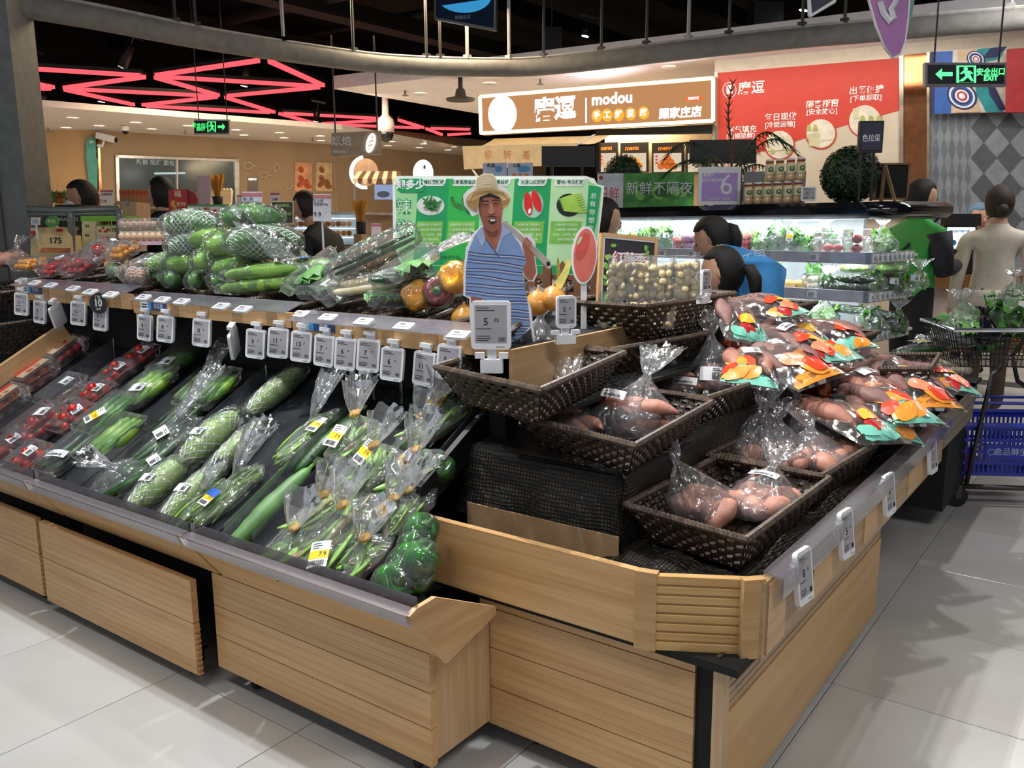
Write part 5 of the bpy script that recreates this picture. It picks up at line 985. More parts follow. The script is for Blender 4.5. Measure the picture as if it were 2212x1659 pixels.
for i, (a, b, m) in enumerate(((900, 967, GD), (967, 1037, GB), (1037, 1108, GL), (1108, 1187, GD), (1187, 1268, mat('sign_green_soft', 'b5deaa', .5, var=.03)))):
    sk = -8; pp('column_print', [(a+4, 386), (b+4, 386), (b+sk, 572), (a+sk, 572)], m, -.0014)
    w_ = (b-a)*.40; c_ = (a+b)/2; pp('name_tab', [(c_-w_+6, 386), (c_+w_+4, 386), (c_+w_, 398), (c_+w_-4, 402), (c_-w_+6, 402), (c_-w_+2, 398)], mat('tab_white', 'dfe9e2', .5), -.002)
    pp('text_box', [(c_-w_-5, 478), (c_+w_-3, 478), (c_+w_-8, 526), (c_-w_-10, 526)], mat('sign_box_green', '7cbf52' if i in (0, 3) else '3fae5a', .5), -.002)
    ptx(('樟树港辣椒', '云南高原皱皮椒', '陇山螺丝椒', '大凉山红甜椒', '衢州1号白辣椒')[i], c_+4, 394, 9.6, mat('sign_ink', '1f6b45', .5), -.003, .02, .92)
    for j, s_ in enumerate(('皮薄肉厚 辣度适中', '口感鲜嫩 清香微甜', '吃法：小炒肉、虎皮', '香煎 擂椒皮蛋')): ptx(s_, c_-5, 486+j*10.5, 6.0, mat('sign_text_pale', 'd8efd2', .5), -.003, .01)
VEGP = mat('printed_pepper_green', '3f8f45', .5, scale=30, col2='1f5f2c'); dish = mat('printed_dish', 'd9dfd8', .4)
def ellp(cx, cy, rx, ry, rot=0, n=22): return [(cx+rx*math.cos(a)*math.cos(rot)-ry*math.sin(a)*math.sin(rot), cy+rx*math.cos(a)*math.sin(rot)+ry*math.sin(a)*math.cos(rot)) for a in np.linspace(0, 2*PI, n+1)[:-1]]
pp('printed_dish', ellp(930, 444, 30, 21), dish, -.0022); r = random.Random(5)
for i in range(22): a = r.uniform(0, 6.3); q_ = r.uniform(0, 1); pp('printed_pepper', ellp(930+18*q_*math.cos(a), 440+11*q_*math.sin(a), 11, 2.2, r.uniform(-1.2, 1.2), 8), mat('printed_pepper_green' if i % 2 else 'printed_pepper_deep', '2b6e36', .5), -.003-.0003*i)
for i, (x, y, rx, ry, rot) in enumerate(((978, 432, 8, 4, 1.2), (990, 444, 16, 6, .5), (1004, 428, 6, 12, .3), (1010, 452, 14, 5, .9), (1075, 445, 22, 4, -.6))): pp('printed_pepper', ellp(x, y, rx, ry, rot, 12), VEGP, -.0024-.0003*i)
pp('printed_dish', ellp(1151, 442, 23, 29), mat('printed_dish_glass', '9fc3b0', .3), -.0022); RP = mat('printed_pepper_red', 'd22a24', .4)
pp('printed_pepper', ellp(1141, 440, 9, 25, -.12), RP, -.003); pp('printed_pepper', ellp(1159, 434, 9, 24, -.3), RP, -.0034); pp('printed_pepper', ellp(1144, 456, 3, 6, .2, 10), PAPER, -.0038)
pp('printed_dish', ellp(1229, 443, 27, 25), mat('printed_dish_black', '1d2520', .4), -.0022); LP = mat('printed_pepper_lime', '9ecb52', .5)
for i in range(8): pp('printed_pepper', ellp(1232+i*1.5, 424+i*4.6, 27, 2.8, -.28+.05*i, 10), LP, -.003-.0003*i)
pp('bubble_print', rrect(858, 386, 918, 416, 12), GD, -.003); ptx('知多少', 887, 400, 21, PAPER, -.0045, .04)
for i, ch in enumerate('辣椒'): ptx(ch, 872, 448+i*45, 32, mat('sign_title_green', '0f8a55', .5), -.003, .05); ptx(ch, 872, 448+i*45, 32, mat('sign_title_pale', 'c9eccc', .5), -.004, .0)
pp('edge_band', [(1272, 400), (1298, 404), (1288, 480), (1270, 545), (1262, 545)], GD, -.0026)
for i, ch in enumerate('总有你想吃的'): ptx(ch, 1282-i*1.6, 424+i*17.5, 13.5, PAPER, -.004, .0)
ptx('丰富的营养价值，辣椒中含有的维生素C', 1010, 556, 9, mat('sign_ink', '888888', .5), -.003, .0); pp('bottom_band', [(884, 574), (1284, 574), (1282, 590), (884, 590)], GD, -.0022)
for x in (930, 1200): (a, b), = pq([(x, 600)]); MB().b2((a-.015, .012, -.25), (a+.015, .03, .3)).build('post', WHT, pb)
# red sweet-potato shaped board
p = at(1262, 590, 3.05); t = thing('potato_shaped_board', 'small red potato-shaped board with a white edge beside the placard', 'sign', TR(p[0], p[1], p[2]-.02, VH))
kx = 3.05/F_PX
def kp(pts): return [((x-1262)*kx, -(y-590)*kx) for x, y in pts]
MB().prism(kp(ellp(1262, 540, 28, 62, .06)), 0, .006).build('board', mat('board_white', '888888', .5), t); MB().prism(kp(ellp(1263, 540, 24, 57, .06)), -.001, 0).build('face_print', mat('potato_red', 'e2766a', .5), t); MB().prism(kp(ellp(1258, 520, 12, 30, .3)), -.002, -.001).build('face_print', mat('potato_red_deep', 'd5564e', .5), t); MB().prism(kp(ellp(1252, 508, 3, 10, .5, 10)), -.003, -.002).build('leaf_print', mat('sign_green_soft', '888888', .5), t)
MB().b2((-.01, .006, -.2), (.01, .02, .02)).build('post', WHT, t)
# ================================================================== PLACARD, GARLIC
GW = Wall(at(1345, 590, 3.22), VH+.30); gu, gz = GW.uv(1352, 672)
pl_ = thing('potato_season_placard', 'wood-framed placard with leaf print reading 红薯季, leaning in the garlic basket', 'placard', GW.M(gu, gz) @ Matrix.Rotation(-.14, 4, 'X') @ Matrix.Rotation(.10, 4, 'Y'))
w2, h2 = .105, .27
MB().b2((-w2, 0, 0), (w2, .012, h2)).build('board', mat('placard_dark', '2c2930', .6), pl_)
for lo, hi in (((-w2-.012, -.004, -.01), (-w2, .016, h2+.012)), ((w2, -.004, -.01), (w2+.012, .016, h2+.012)), ((-w2, -.004, h2), (w2, .016, h2+.014)), ((-w2, -.004, -.012), (w2, .016, 0))): MB().b2(lo, hi).build('frame_bar', OAK, pl_)
MB().b2((-w2, -.002, 0), (-w2+.006, 0, h2)).b2((-w2, -.002, h2-.006), (w2, 0, h2)).build('white_edge', PAPER, pl_)
r = random.Random(2); lg = [mat('leaf_print_a', '6fb544', .5), mat('leaf_print_b', '3f8f3a', .5), mat('leaf_print_c', '9ccf62', .5)]
for i in range(34):
    s_ = r.choice((-1, 1)); x, z = s_*r.uniform(.062, .092), r.uniform(.015, h2-.02); a = r.uniform(0, 6)
    MB().prism([(x+.012*math.cos(b)*math.cos(a)-.007*math.sin(b)*math.sin(a), z+.012*math.cos(b)*math.sin(a)+.007*math.sin(b)*math.cos(a)) for b in np.linspace(0, 6.28, 9)[:-1]], -.002-.0001*i, -.0012-.0001*i).build('leaf_print', lg[i % 3], pl_)
for ch, x in (('红', -.045), ('薯', 0), ('季', .045)): lettering(ch, .056, mat('title_red', 'cf3a32', .5), pl_, x+.003, h2*.70-.003, -.007, .05); lettering(ch, .056, PAPER, pl_, x, h2*.70, -.009, .01)
gg = 'clear boxes of peeled garlic'
def garlic_box(lab, M, n, s_=1.0):
    t = thing('garlic_box', lab, 'garlic box', M, gg); rr = random.Random(lab)
    o = MB().b2((-.045*s_, -.028*s_, 0), (.045*s_, .028*s_, .125*s_)); o.build('clear_box', TRAYF, t); MB().rbox((0, 0, .135*s_), (.086*s_, .052*s_, .02*s_), .006).build('box_cap', TRAYF, t)
    for i in range(n*3//5): put(CLOVE, t, TR(((i % 3)-1)*.027*s_+rr.uniform(-.006, .006), ((i//3) % 2-.5)*.026*s_, (.018+(i//6)*.0225+rr.uniform(-.004, .004))*s_, rr.uniform(0, 6), rr.uniform(-1.4, 1.4), rr.uniform(-1, 1)) @ Matrix.Scale(s_*rr.uniform(1.1, 1.4), 4))
for i, (px, py) in enumerate(((1342, 640), (1382, 634), (1428, 632), (1478, 628))): garlic_box('tall clear box of peeled garlic cloves, %s from the placard' % ('first', 'second', 'third', 'fourth')[i], HM(px, 648, 1.222, VH-.1+.05*i, -.08), 48)
for i, (px, py) in enumerate(((1318, 668), (1378, 666), (1432, 668), (1476, 655), (1512, 650))): garlic_box('low clear box of peeled garlic sunk behind the basket rim, %s from the placard' % ('first', 'second', 'third', 'fourth', 'fifth')[i], HM(px, py+42, 1.10, VH-.3, -.1), 40, .9)
# ================================================================== SWEET POTATO BAGS ON THE ISLAND
gb = 'tied clear bags of sweet potatoes'
def spbag(lab, px, py, z, yaw, bx, by, bz, k, sd, lean=(0, 0), fl=.09, fr=.05, stick=(), content='potato', cat='potato bag'): return bagged(lab, HM(px, py, z, yaw), bx, by, bz, content, 'sweet_potato_bag', cat, gb, sd, fl, fr, lean, stick, None, k, yaw_c=1.2 if content == 'potato' else 0)
spbag('tied bag of sweet potatoes alone in the top basket before the cutout', 1150, 812, .975, .2, .10, .10, .20, 6, 101, (.02, .03), .09, .05, (('white', .07, -.02, .10, .2, 1.3, .9),))
spbag('short bag of brown sweet potatoes below the garlic basket', 1298, 748, 1.0, .1, .09, .09, .15, 5, 102, (-.01, .03), .08, .05, (('white', .06, -.05, .05, .2, 1.4),))
spbag('bag of sweet potatoes with a neat folded mouth in the front middle basket', 1235, 940, .845, .1, .085, .10, .12, 4, 103, (-.05, .07), .09, .06)
spbag('wide bag of long sweet potatoes with a white barcode slip in the front middle basket', 1355, 935, .845, .1, .115, .13, .17, 6, 104, (.03, .08), .08, .06, (('slip', -.03, -.05, .13, -.25, .9),))
spbag('tall bag of sweet potatoes with a spread mouth in the second middle basket', 1545, 850, .85, .2, .10, .11, .21, 5, 105, (-.04, .08), .09, .06, (('white', .0, -.09, .09, .1, 1.1, 0, 1.3),))
spbag('small slumped bag with a white barcode slip in the second middle basket', 1470, 855, .85, .3, .075, .09, .13, 4, 106, (-.05, .04), .09, .05, (('slip', .02, -.06, .07, -.15, 1.0),))
spbag('bag of round sweet potatoes with a tall crumpled mouth in the corner basket', 1525, 1115, .64, .15, .10, .12, .15, 6, 107, (-.10, .02), .09, .07, (), 'round')
spbag('bag of round sweet potatoes with a white slip in the corner basket', 1640, 1108, .64, .1, .10, .13, .13, 6, 108, (.02, .07), .05, .05, (('slip', .0, .03, .115, -.2, .2),), 'round')
spbag('bag whose crumpled mouth spreads at the back of the corner basket', 1545, 1020, .64, .3, .07, .08, .15, 3, 109, (-.03, .05), .09, .07, (), 'round')
for i, (px, py, lab, ln) in enumerate(((1625, 1000, 'pink sweet potato bag with a pointed mouth, first in the second lowest basket', (.02, .05)), (1690, 1005, 'pink sweet potato bag in the middle of the second lowest basket', (-.01, .06)), (1745, 985, 'pink sweet potato bag with the tallest spread mouth in the second lowest basket', (-.03, .05)), (1800, 985, 'slumped pink sweet potato bag at the rim side of the second lowest basket', (.02, .04)), (1770, 1010, 'pink sweet potato bag at the front rim of the second lowest basket', (.01, .05)))):
    spbag(lab, px, py, .655, .2+.3*i, .10, .12, (.19, .15, .22, .11, .13)[i], 5, 110+i, ln, (.10, .06, .11, .04, .06)[i], .06, (), 'round')
# printed zip bags
PR = [mat('bag_teal', '7fcdb8', .3, var=.04, coat=.4), mat('bag_red', 'e8482c', .3, var=.04, coat=.4), mat('bag_orange', 'f29a3c', .3, var=.04, coat=.4), mat('bag_yellow', 'eebc3a', .3, var=.04, coat=.4), mat('bag_crimson', 'b92a2c', .3, var=.04, coat=.4), mat('bag_peach', 'f2906c', .3, var=.04, coat=.4)]
ZIPF = film('zip_bag_film', .10, .5, .12, 16, .5)
def pil(u, v, w_, l, hh, sd): s_ = max(0, math.sin(PI*u)*math.sin(PI*v)); return ((u-.5)*w_*(1-.06*math.sin(PI*v)), (v-.5)*l, hh*s_**.55+.004*math.sin(u*23+sd)*math.sin(v*19+sd)*s_**.3)
_zb = {}
def zipmesh(sd, w_=.2, l=.29, hh=.055):
    if sd in _zb: return _zb[sd]
    fm = MB(); us = np.linspace(0, 1, 15); fm.grid([[pil(u, v, w_, l, hh, sd) for u in us] for v in np.linspace(0, 1, 19)]).grid([[np.array(pil(u, v, w_, l, hh, sd))*(1, 1, -.35) for u in us[::-1]] for v in np.linspace(0, 1, 19)])
    for v0 in (.90, .93): fm.tube([np.array(pil(u, v0, w_, l, hh, sd))+(0, 0, .002) for u in np.linspace(.03, .97, 10)], .0022, 4)
    pm_ = MB(); r = random.Random(sd); specs = [(.5, .08, .5, .10, r.choice((0, 2, 3)))]+[(r.uniform(.05, .95), r.uniform(.03, .42), r.uniform(.12, .24), r.uniform(.05, .12), r.choice((0, 0, 1, 1, 2, 3, 4, 5))) for _ in range(7)]
    for i, (cu_, cv, ru, rv, m) in enumerate(specs):
        a0 = r.uniform(0, 3); P = []
        for kk, rr_ in ((0, 0), (1, .5), (2, 1)):
            for b in np.linspace(0, 2*PI, 13)[:-1]:
                sb_ = math.sin(b)*abs(math.sin(b))**.7; u = cu_+ru*rr_*(1.25*math.cos(b)*math.cos(a0)-.7*sb_*math.sin(a0)); v = cv+rv*rr_*(1.25*math.cos(b)*math.sin(a0)+sb_*math.cos(a0)); u, v = min(.985, max(.015, u)), min(.97, max(.015, v))
                q_ = pil(u, v, w_, l, hh, sd); P.append((q_[0], q_[1], q_[2]+.0012+.0006*i))
        Fs = [(k_*12+j, k_*12+(j+1) % 12, (k_+1)*12+(j+1) % 12, (k_+1)*12+j) for k_ in (0, 1) for j in range(12)]; pm_.add(P, Fs, m)
    _zb[sd] = (fm.mesh('zip_film', ZIPF, True), pm_.mesh('leaf_print', PR, True)); return _zb[sd]
gz_ = 'zip bags with orange and teal leaf print'
def zipbag(lab, px, py, z, yaw, rx, ry, sd, stick=None, s_=1, kind='u'):
    t = thing('printed_zip_bag', lab, 'zip bag', HM(px, py, z, yaw, rx, ry) @ Matrix.Scale(s_, 4), gz_); a, b = zipmesh(sd % 5); link('zip_film', a, t); link('leaf_print', b, t)
    for i in range(3): put(SP[kind], t, TR((i-1)*.050, .03+.02*(i % 2), .018, random.uniform(-.2, .2)) @ Matrix.Diagonal((1.1, 1.15, .95, 1)), i+sd)
    if stick: sticker(t, stick, .0, .045, .062, .3, 0, 0, 1.1)
for i, a in enumerate((('zip bag with orange paper panel standing in the back basket', 1590, 695, 1.10, .9, .5, .2, 1, None, 1, 'u'), ('zip bag lying on the rim of the back basket, its teal corner up', 1655, 668, 1.13, 1.3, .15, -.1, 2, None, 1, 'u'),
        ('dark zip bag with its clear zip edge up, beside the tall tied bag', 1600, 742, 1.0, -.5, .65, .1, 3, None, 1.15, 'u'), ('zip bag with white pepper-picture label at the basket corner', 1618, 800, .96, .4, .25, .1, 4, 'white', 1.0, 's'), ('large zip bag with yellow base and teal leaf over the middle basket rim', 1695, 790, .965, 1.15, .2, -.15, 0, None, 1.25, 'u'),
        ('zip bag with pale purple potato and teal triangle in the middle row', 1720, 722, 1.03, .8, .35, .1, 1, 'slip', 1.15, 'u'), ('zip bag with a white slip below the teal triangle bag', 1715, 752, 1.01, 1.2, .25, 0, 2, 'slip', 1.2, 'u'), ('zip bag with red leaves at the end of the middle row', 1790, 732, 1.0, 1.0, .2, -.1, 3, None, 1.15, 'u'), ('zip bag with red and teal leaves tucked under the middle pile', 1765, 765, .96, 1.3, .1, 0, 4, None, 1.1, 'u'),
        ('zip bag with its clear top standing up in the low row', 1830, 822, .84, -.4, .55, .1, 2, None, 1.2, 'u'), ('zip bag with an orange potato and white scribbled slip in the low row', 1880, 850, .83, .9, .25, 0, 0, 'white', 1.2, 's'), ('zip bag with yellow leaf and a dark fold, lowest in the low row', 1830, 915, .79, 1.1, .2, .1, 1, None, 1.2, 's'), ('zip bag with a teal corner and red rosette hanging over the rim', 1890, 905, .775, .7, .25, .2, 3, None, 1.15, 'u'),
        ('zip bag with red and teal leaves in the middle of the low row', 1920, 880, .81, 1.0, .2, .1, 4, None, 1.2, 'u'), ('zip bag with a large crimson leaf near the far end of the low row', 1970, 845, .83, .9, .25, .1, 0, None, 1.2, 'u'), ('zip bag with teal band at the very end of the low row', 2020, 822, .83, 1.0, .2, .2, 2, None, 1.1, 'u'), ('zip bag with red corner half behind the scribbled-slip bag', 1930, 815, .86, .7, .3, 0, 1, None, 1.15, 'u'))): zipbag(*a)
# ================================================================== SHOP FRONT (sign, awning, menus, banner)
def face(W_, off=0, ref=None):
    """helpers for a thing standing on wall W_: local x = u-u0, z = z-z0 (ref = photograph point of its base)"""
    u0, z0 = W_.uv(ref[0], ref[1], off)
    def q_(pts): return [(a-u0, b-z0) for a, b in (W_.uv(x, y, off) for x, y in pts)]
    return W_.M(u0, z0, off), q_
def dep(W_, px, py, off=0): return float((W_.hit(px, py, off)-EYE)@fw)
def txt(s_, q_, W_, off, px, py, hpx, m, par, y=-.003, bold=.02, sx=1, name='lettering'):
    (x, z), = q_([(px, py)]); return lettering(s_, hpx*1.25*dep(W_, px, py, off)/F_PX, m, par, x, z, y, bold, sx=sx, name=name)
M_, q = face(SW, -.12, (1290, 240)); sg = thing('shop_sign', 'glowing light-box shop sign reading 磨逗 modou above the awning', 'shop sign', M_)
MB().prism(q([(1033, 206), (1545, 165), (1545, 263), (1035, 291)]), .0, .15).build('light_box', mat('sign_side', 'caa27c', .5), sg)
MB().prism(q([(1038, 211), (1541, 171), (1541, 258), (1040, 286)]), -.004, 0).build('lit_face', emis('sign_face', 'c08a5c', .62), sg)
for a, b in (((1038, 209), (1541, 169)), ((1541, 169), (1541, 261)), ((1541, 261), (1040, 288)), ((1040, 288), (1038, 209))):
    P = q([a, b]); MB().tube([(P[0][0], -.012, P[0][1]), (P[1][0], -.012, P[1][1])], .022, 6).build('glow_strip', emis('sign_edge', 'ffdca0', 1.9), sg)
LW = emis('letter_white', 'f4f4ff', 1.6); ORL = emis('letter_orange', 'f6a536', .8)
MB().prism(q(ellp(1087, 247, 30, 40)), -.03, -.01).build('round_logo', LW, sg); txt('磨逗', q, SW, -.12, 1199, 238, 40, LW, sg, -.02, .04); MB().prism(q([(1265, 212), (1268, 212), (1268, 265), (1265, 265)]), -.012, -.006).build('divider_line', LW, sg)
txt('modou', q, SW, -.12, 1323, 214, 26, LW, sg, -.02, .035)
for ch, x, y in zip('手工鲜豆腐', (1290, 1312, 1337, 1363, 1391), (250, 249, 248, 246, 244)): MB().prism(q(ellp(x, y, 11.5, 14)), -.012, -.006).build('orange_disc', ORL, sg); txt(ch, q, SW, -.12, x, y, 13, LW, sg, -.016, .03)
txt('顾家庄店', q, SW, -.12, 1470, 245, 19, LW, sg, -.016, .03); MB().prism(q([(1482, 209), (1517, 207), (1517, 217), (1482, 219)]), -.012, -.006).build('red_tab', emis('tab_red', 'e0552a', 1), sg); txt('现磨现做', q, SW, -.12, 1499, 213, 5, LW, sg, -.016, .03)
M_, q = face(SW, -.5, (1130, 330)); aw = thing('shop_awning', 'cream cloth awning with orange characters under the glowing sign', 'awning', M_)
CRM = mat('awning_cream', 'd8c5a0', .8, var=.05, bump=.3, bscale=8); a = q([(1000, 316), (1250, 309), (1232, 356), (1003, 366)]); b = q([(1030, 293), (1286, 285)])
MB().grid([[np.append([lerp(b[0][0], b[1][0], u)], [lerp(.45, .0, v)+.01*math.sin(u*19), lerp(lerp(b[0][1], b[1][1], u), lerp(a[0][1], a[1][1], u), v)-.05*math.sin(PI*v)])*np.array([1, 1, 1])+np.array([lerp(0, lerp(a[0][0]-b[0][0], a[1][0]-b[1][0], u), v), 0, 0]) for u in np.linspace(0, 1, 13)] for v in np.linspace(0, 1, 7)]).build('awning_cloth', CRM, aw, True)
MB().prism(a, -.01, 0).build('valance', CRM, aw)
for ch, x in zip('非转基', (1055, 1097, 1138)): txt(ch, q, SW, -.5, x, 336, 17, mat('awning_orange', 'd08a4a', .6), aw, -.014, .0)
MB().prism(q([(1282, 290), (1287, 290), (1250, 312), (1246, 312)]), .0, .02).prism(q([(1018, 366), (1022, 366), (1032, 380), (1028, 380)]), 0, .02).build('arm', WHT, aw)
M_, q = face(SW, .02, (1415, 285)); t = thing('counter_fascia', 'black fascia bar under the shop sign above the menu boards', 'fascia', M_); MB().prism(q([(1287, 280), (1547, 268), (1547, 288), (1287, 292)]), 0, .06).build('bar', BLK, t)
for lo, hi in (((1287, 290), (1294, 372)), ((1538, 288), (1550, 440))): MB().prism(q([lo, (hi[0], lo[1]), hi, (lo[0], hi[1])]), 0, .06).build('post', BLK, t)
MEN = Wall(SW.o+SW.n*1.9, SW.h); ORG = mat('menu_orange', 'e8822a', .5)
for i, (x0, x1, kind, lab) in enumerate(((1289, 1334, 0, 'menu board with a tofu bowl picture, nearest the awning'), (1340, 1400, 1, 'menu board with a picture of golden tofu cubes'), (1408, 1476, 2, 'menu board with a picture of stacked fried balls'), (1482, 1537, 3, 'menu board half hidden behind the second black sign'))):
    M_, q = face(MEN, 0, ((x0+x1)/2, 372)); t = thing('menu_board', lab, 'menu board', M_, 'lit menu boards')
    MB().prism(q([(x0, 309), (x1, 307), (x1, 372), (x0, 374)]), 0, .03).build('panel', mat('menu_black', '1b1716', .5), t); MB().prism(q([(x0+4, 331), (x1-4, 330), (x1-4, 370), (x0+4, 372)]), -.004, 0).build('picture_panel', emis('menu_lit', 'efdcc0', .5), t)
    txt('menu', q, MEN, 0, x0+(x1-x0)*.42, 320, 11, ORG, t, -.004, .03); cx = (x0+x1)/2
    if kind == 2:
        for dx, dy in ((-14, 9), (0, 9), (14, 9), (-7, 0), (7, 0), (0, -9)): MB().prism(q(ellp(cx+dx, 350+dy, 8, 7.5, 0, 14)), -.008, -.004).build('printed_ball', mat('fried_orange', 'd9772c', .5), t)
    elif kind == 1:
        for dx, dy in ((-12, 8), (0, 9), (12, 8), (-6, 1), (7, 0), (1, -6)): MB().prism(q([(cx+dx-6, 350+dy-4), (cx+dx+5, 350+dy-6), (cx+dx+7, 350+dy+3), (cx+dx-5, 350+dy+5)]), -.008, -.004).build('printed_cube', mat('fried_gold', 'e0a23a', .5), t)
    else: MB().prism(q(ellp(cx, 355, 14, 8)), -.008, -.004).build('printed_bowl', mat('print_stone', 'b5aa9a', .5), t)
    for j in range(3): MB().prism(q([(x0+8, 336+j*7), (x0+13, 336+j*7), (x0+13, 340+j*7), (x0+8, 340+j*7)]), -.008, -.004).build('printed_mark', RED, t)
M_, q = face(SW, 0, (1745, 440)); bn = thing('shop_banner', 'large red and cream wall banner with round pictures and white characters', 'banner', M_)
MB().prism(q([(1551, 157), (1944, 125), (1944, 470), (1551, 470)]), -.02, .02).build('cream_sheet', mat('banner_cream', 'd6c6ae', .6, var=.1, scale=1.5, col2='c2b096'), bn)
MB().prism(q([(1552, 158), (1943, 126), (1943, 239), (1900, 251), (1830, 270), (1760, 292), (1700, 312), (1640, 330), (1552, 338)]), -.024, -.02).build('red_sheet', mat('banner_red', 'c5361f', .55, var=.03), bn)
BNW = mat('banner_white', 'ece4da', .5); OLV = mat('printed_olive', 'a9a45c', .5)
for x, y, r_, kd in ((1603, 358, 30, 0), (1685, 313, 33, 1), (1774, 289, 34, 2), (1869, 262, 37, 3)):
    MB().prism(q(ellp(x, y, r_, r_*1.0, 0, 30)), -.028, -.024).build('red_ring', mat('banner_red', '888888', .5), bn); MB().prism(q(ellp(x, y, r_-3, r_-3, 0, 30)), -.031, -.028).build('picture_disc', mat('disc_cream', 'd9cdb6', .5), bn)
    if kd == 1:
        for P in ([(1660, 300), (1694, 296), (1694, 326), (1660, 328)], [(1696, 303), (1707, 303), (1712, 314), (1712, 326), (1696, 326)]): MB().prism(q(P), -.034, -.031).build('printed_truck', OLV, bn); MB().prism(q([(lerp(a, sum(p[0] for p in P)/len(P), .09), lerp(b, sum(p[1] for p in P)/len(P), .09)) for a, b in P]), -.036, -.034).build('printed_truck_fill', mat('disc_cream', '888888', .5), bn)
        for x2 in (1670, 1703): MB().prism(q(ellp(x2, 328, 5.5, 5.5, 0, 12)), -.038, -.034).build('printed_wheel', OLV, bn)
    elif kd == 2:
        for x2 in (1748, 1762): MB().prism(q([(x2-6, 284), (x2-3, 270), (x2+3, 270), (x2+6, 284)]), -.034, -.031).build('printed_bag', OLV, bn)
        MB().prism(q([(1744, 290), (1772, 288), (1772, 318), (1750, 316)]), -.034, -.031).prism(q([(1776, 302), (1802, 300), (1802, 303), (1776, 305)]), -.034, -.031).build('printed_counter', mat('printed_olive_pale', 'c6bd92', .5), bn)
    elif kd == 3:
        for x2 in (1864, 1882, 1899): MB().prism(q([(x2-8, 274), (x2-5, 254), (x2-2, 250), (x2+2, 250), (x2+5, 254), (x2+8, 274)]), -.034, -.031).build('printed_bag', OLV, bn)
        MB().prism(q([(1843, 235), (1856, 234), (1856, 256), (1843, 257)]), -.034, -.031).build('printed_phone', mat('printed_olive_pale', '888888', .5), bn)
for s_, x, y, h_ in (('磨逗', 1624, 192, 23), ('每日现做', 1687, 254, 13.5), ('[冷链运输]', 1686, 270, 11), ('隔离橱窗', 1777, 226, 13.5), ('[安全放心]', 1776, 242, 11), ('出餐便捷', 1872, 196, 14), ('[下单即取]', 1871, 213, 11), ('氮气填充', 1604, 281, 12.5), ('[出锅锁鲜]', 1601, 295, 10.5)): txt(s_, q, SW, 0, x, y, h_, BNW, bn, -.03, .015)
MB().prism(q(ellp(1577, 195, 15, 17, 0, 24)), -.028, -.024).build('logo_ring', BNW, bn); MB().prism(q(ellp(1577, 195, 13.5, 15.5, 0, 24)), -.031, -.028).build('logo_disc', mat('banner_red', '888888', .5), bn); MB().prism(q([(1571, 185), (1584, 184), (1584, 203), (1571, 204)]), -.034, -.031).build('logo_mark', BNW, bn)
MB().prism(q([(1545, 157), (1551, 156), (1551, 470), (1545, 470)]), -.03, .02).prism(q([(1943, 122), (1952, 121), (1952, 470), (1943, 470)]), -.04, .02).build('steel_edge', mat('champagne_metal', 'b9a58c', .25, 1), bn)
M_, q = face(SW, -.05, (1980, 440)); t = thing('copper_column', 'mirror-polished copper column between the red banner and the mural', 'column', M_)
cop = mat('copper_mirror', 'b8744c', .10, 1, var=.1, bump=.35, bscale=2); MB().prism(q([(1953, 119), (2003, 114), (2003, 700), (1953, 700)]), 0, .3).build('copper_sheet', cop, t); MB().prism(q([(2002, 113), (2008, 113), (2008, 700), (2002, 700)]), -.02, .3).build('edge_trim', mat('champagne_metal', '888888', .25), t)
# mural and red sign
M_, q = face(SW, -.15, (2095, 245)); mu = thing('wall_mural', 'painted mural of blue, teal and cream curls above the grey curtain', 'mural', M_)
MB().prism(q([(2010, 112), (2178, 100), (2172, 242), (2010, 246)]), 0, .03).build('mural_panel', mat('mural_cream', 'd8cfc2', .6), mu)
cl_ = [mat('mural_blue', '2d5aa5', .55), mat('mural_navy', '1c1f55', .55), mat('mural_teal', '1f8f92', .55), mat('mural_tan', 'd2b28e', .55), mat('mural_red', 'b4303a', .55), mat('mural_white', 'e8e6e6', .55)]
for i, (P, m) in enumerate(([[(2020, 112), (2058, 110), (2054, 246), (2016, 246)], 0], [[(2010, 112), (2022, 112), (2018, 246), (2010, 246)], 1], [[(2068, 110), (2110, 106), (2094, 128), (2070, 134)], 3], [[(2112, 106), (2175, 100), (2158, 128), (2120, 136), (2092, 140)], 2], [[(2140, 104), (2176, 101), (2152, 124), (2120, 128)], 1], [[(2108, 150), (2140, 176), (2150, 212), (2168, 242), (2130, 242), (2108, 200)], 2], [[(2128, 160), (2150, 190), (2172, 235), (2160, 240), (2138, 206)], 1], [[(2056, 225), (2100, 205), (2120, 242), (2056, 244)], 3])): MB().prism(q(P), -.003-.001*i, -.002-.001*i).build('mural_shape', cl_[m], mu)
for cx, cy, s_ in ((2078, 208, 1.0), (2074, 160, .8), (2108, 128, .6)):
    for k, m in enumerate((1, 5, 0, 1, 5, 4, 5)): MB().prism(q(ellp(cx, cy, 34*s_*(1-k*.13), 28*s_*(1-k*.13), .5, 20)), -.014-.001*k, -.013-.001*k).build('mural_curl', cl_[m], mu)
M_, q = face(SW, -.3, (2200, 243)); t = thing('red_wall_sign', 'plain red wall panel at the picture edge beside the mural', 'sign', M_); MB().prism(q([(2175, 106), (2330, 96), (2330, 240), (2172, 243)]), 0, .05).build('panel', mat('panel_red', 'b3201f', .5), t)
M_, q = face(SW, -.03, (2100, 600)); cu_ = thing('lattice_curtain', 'grey harlequin patterned partition behind the checkout counter', 'partition', M_)
MB().prism(q([(2005, 246), (2400, 240), (2400, 720), (2005, 720)]), 0, .03).build('panel', mat('lattice_pale', '8c8f93', .6), cu_); dk = [mat('lattice_dark', '55595e', .6), mat('lattice_mid', '6f7479', .6)]
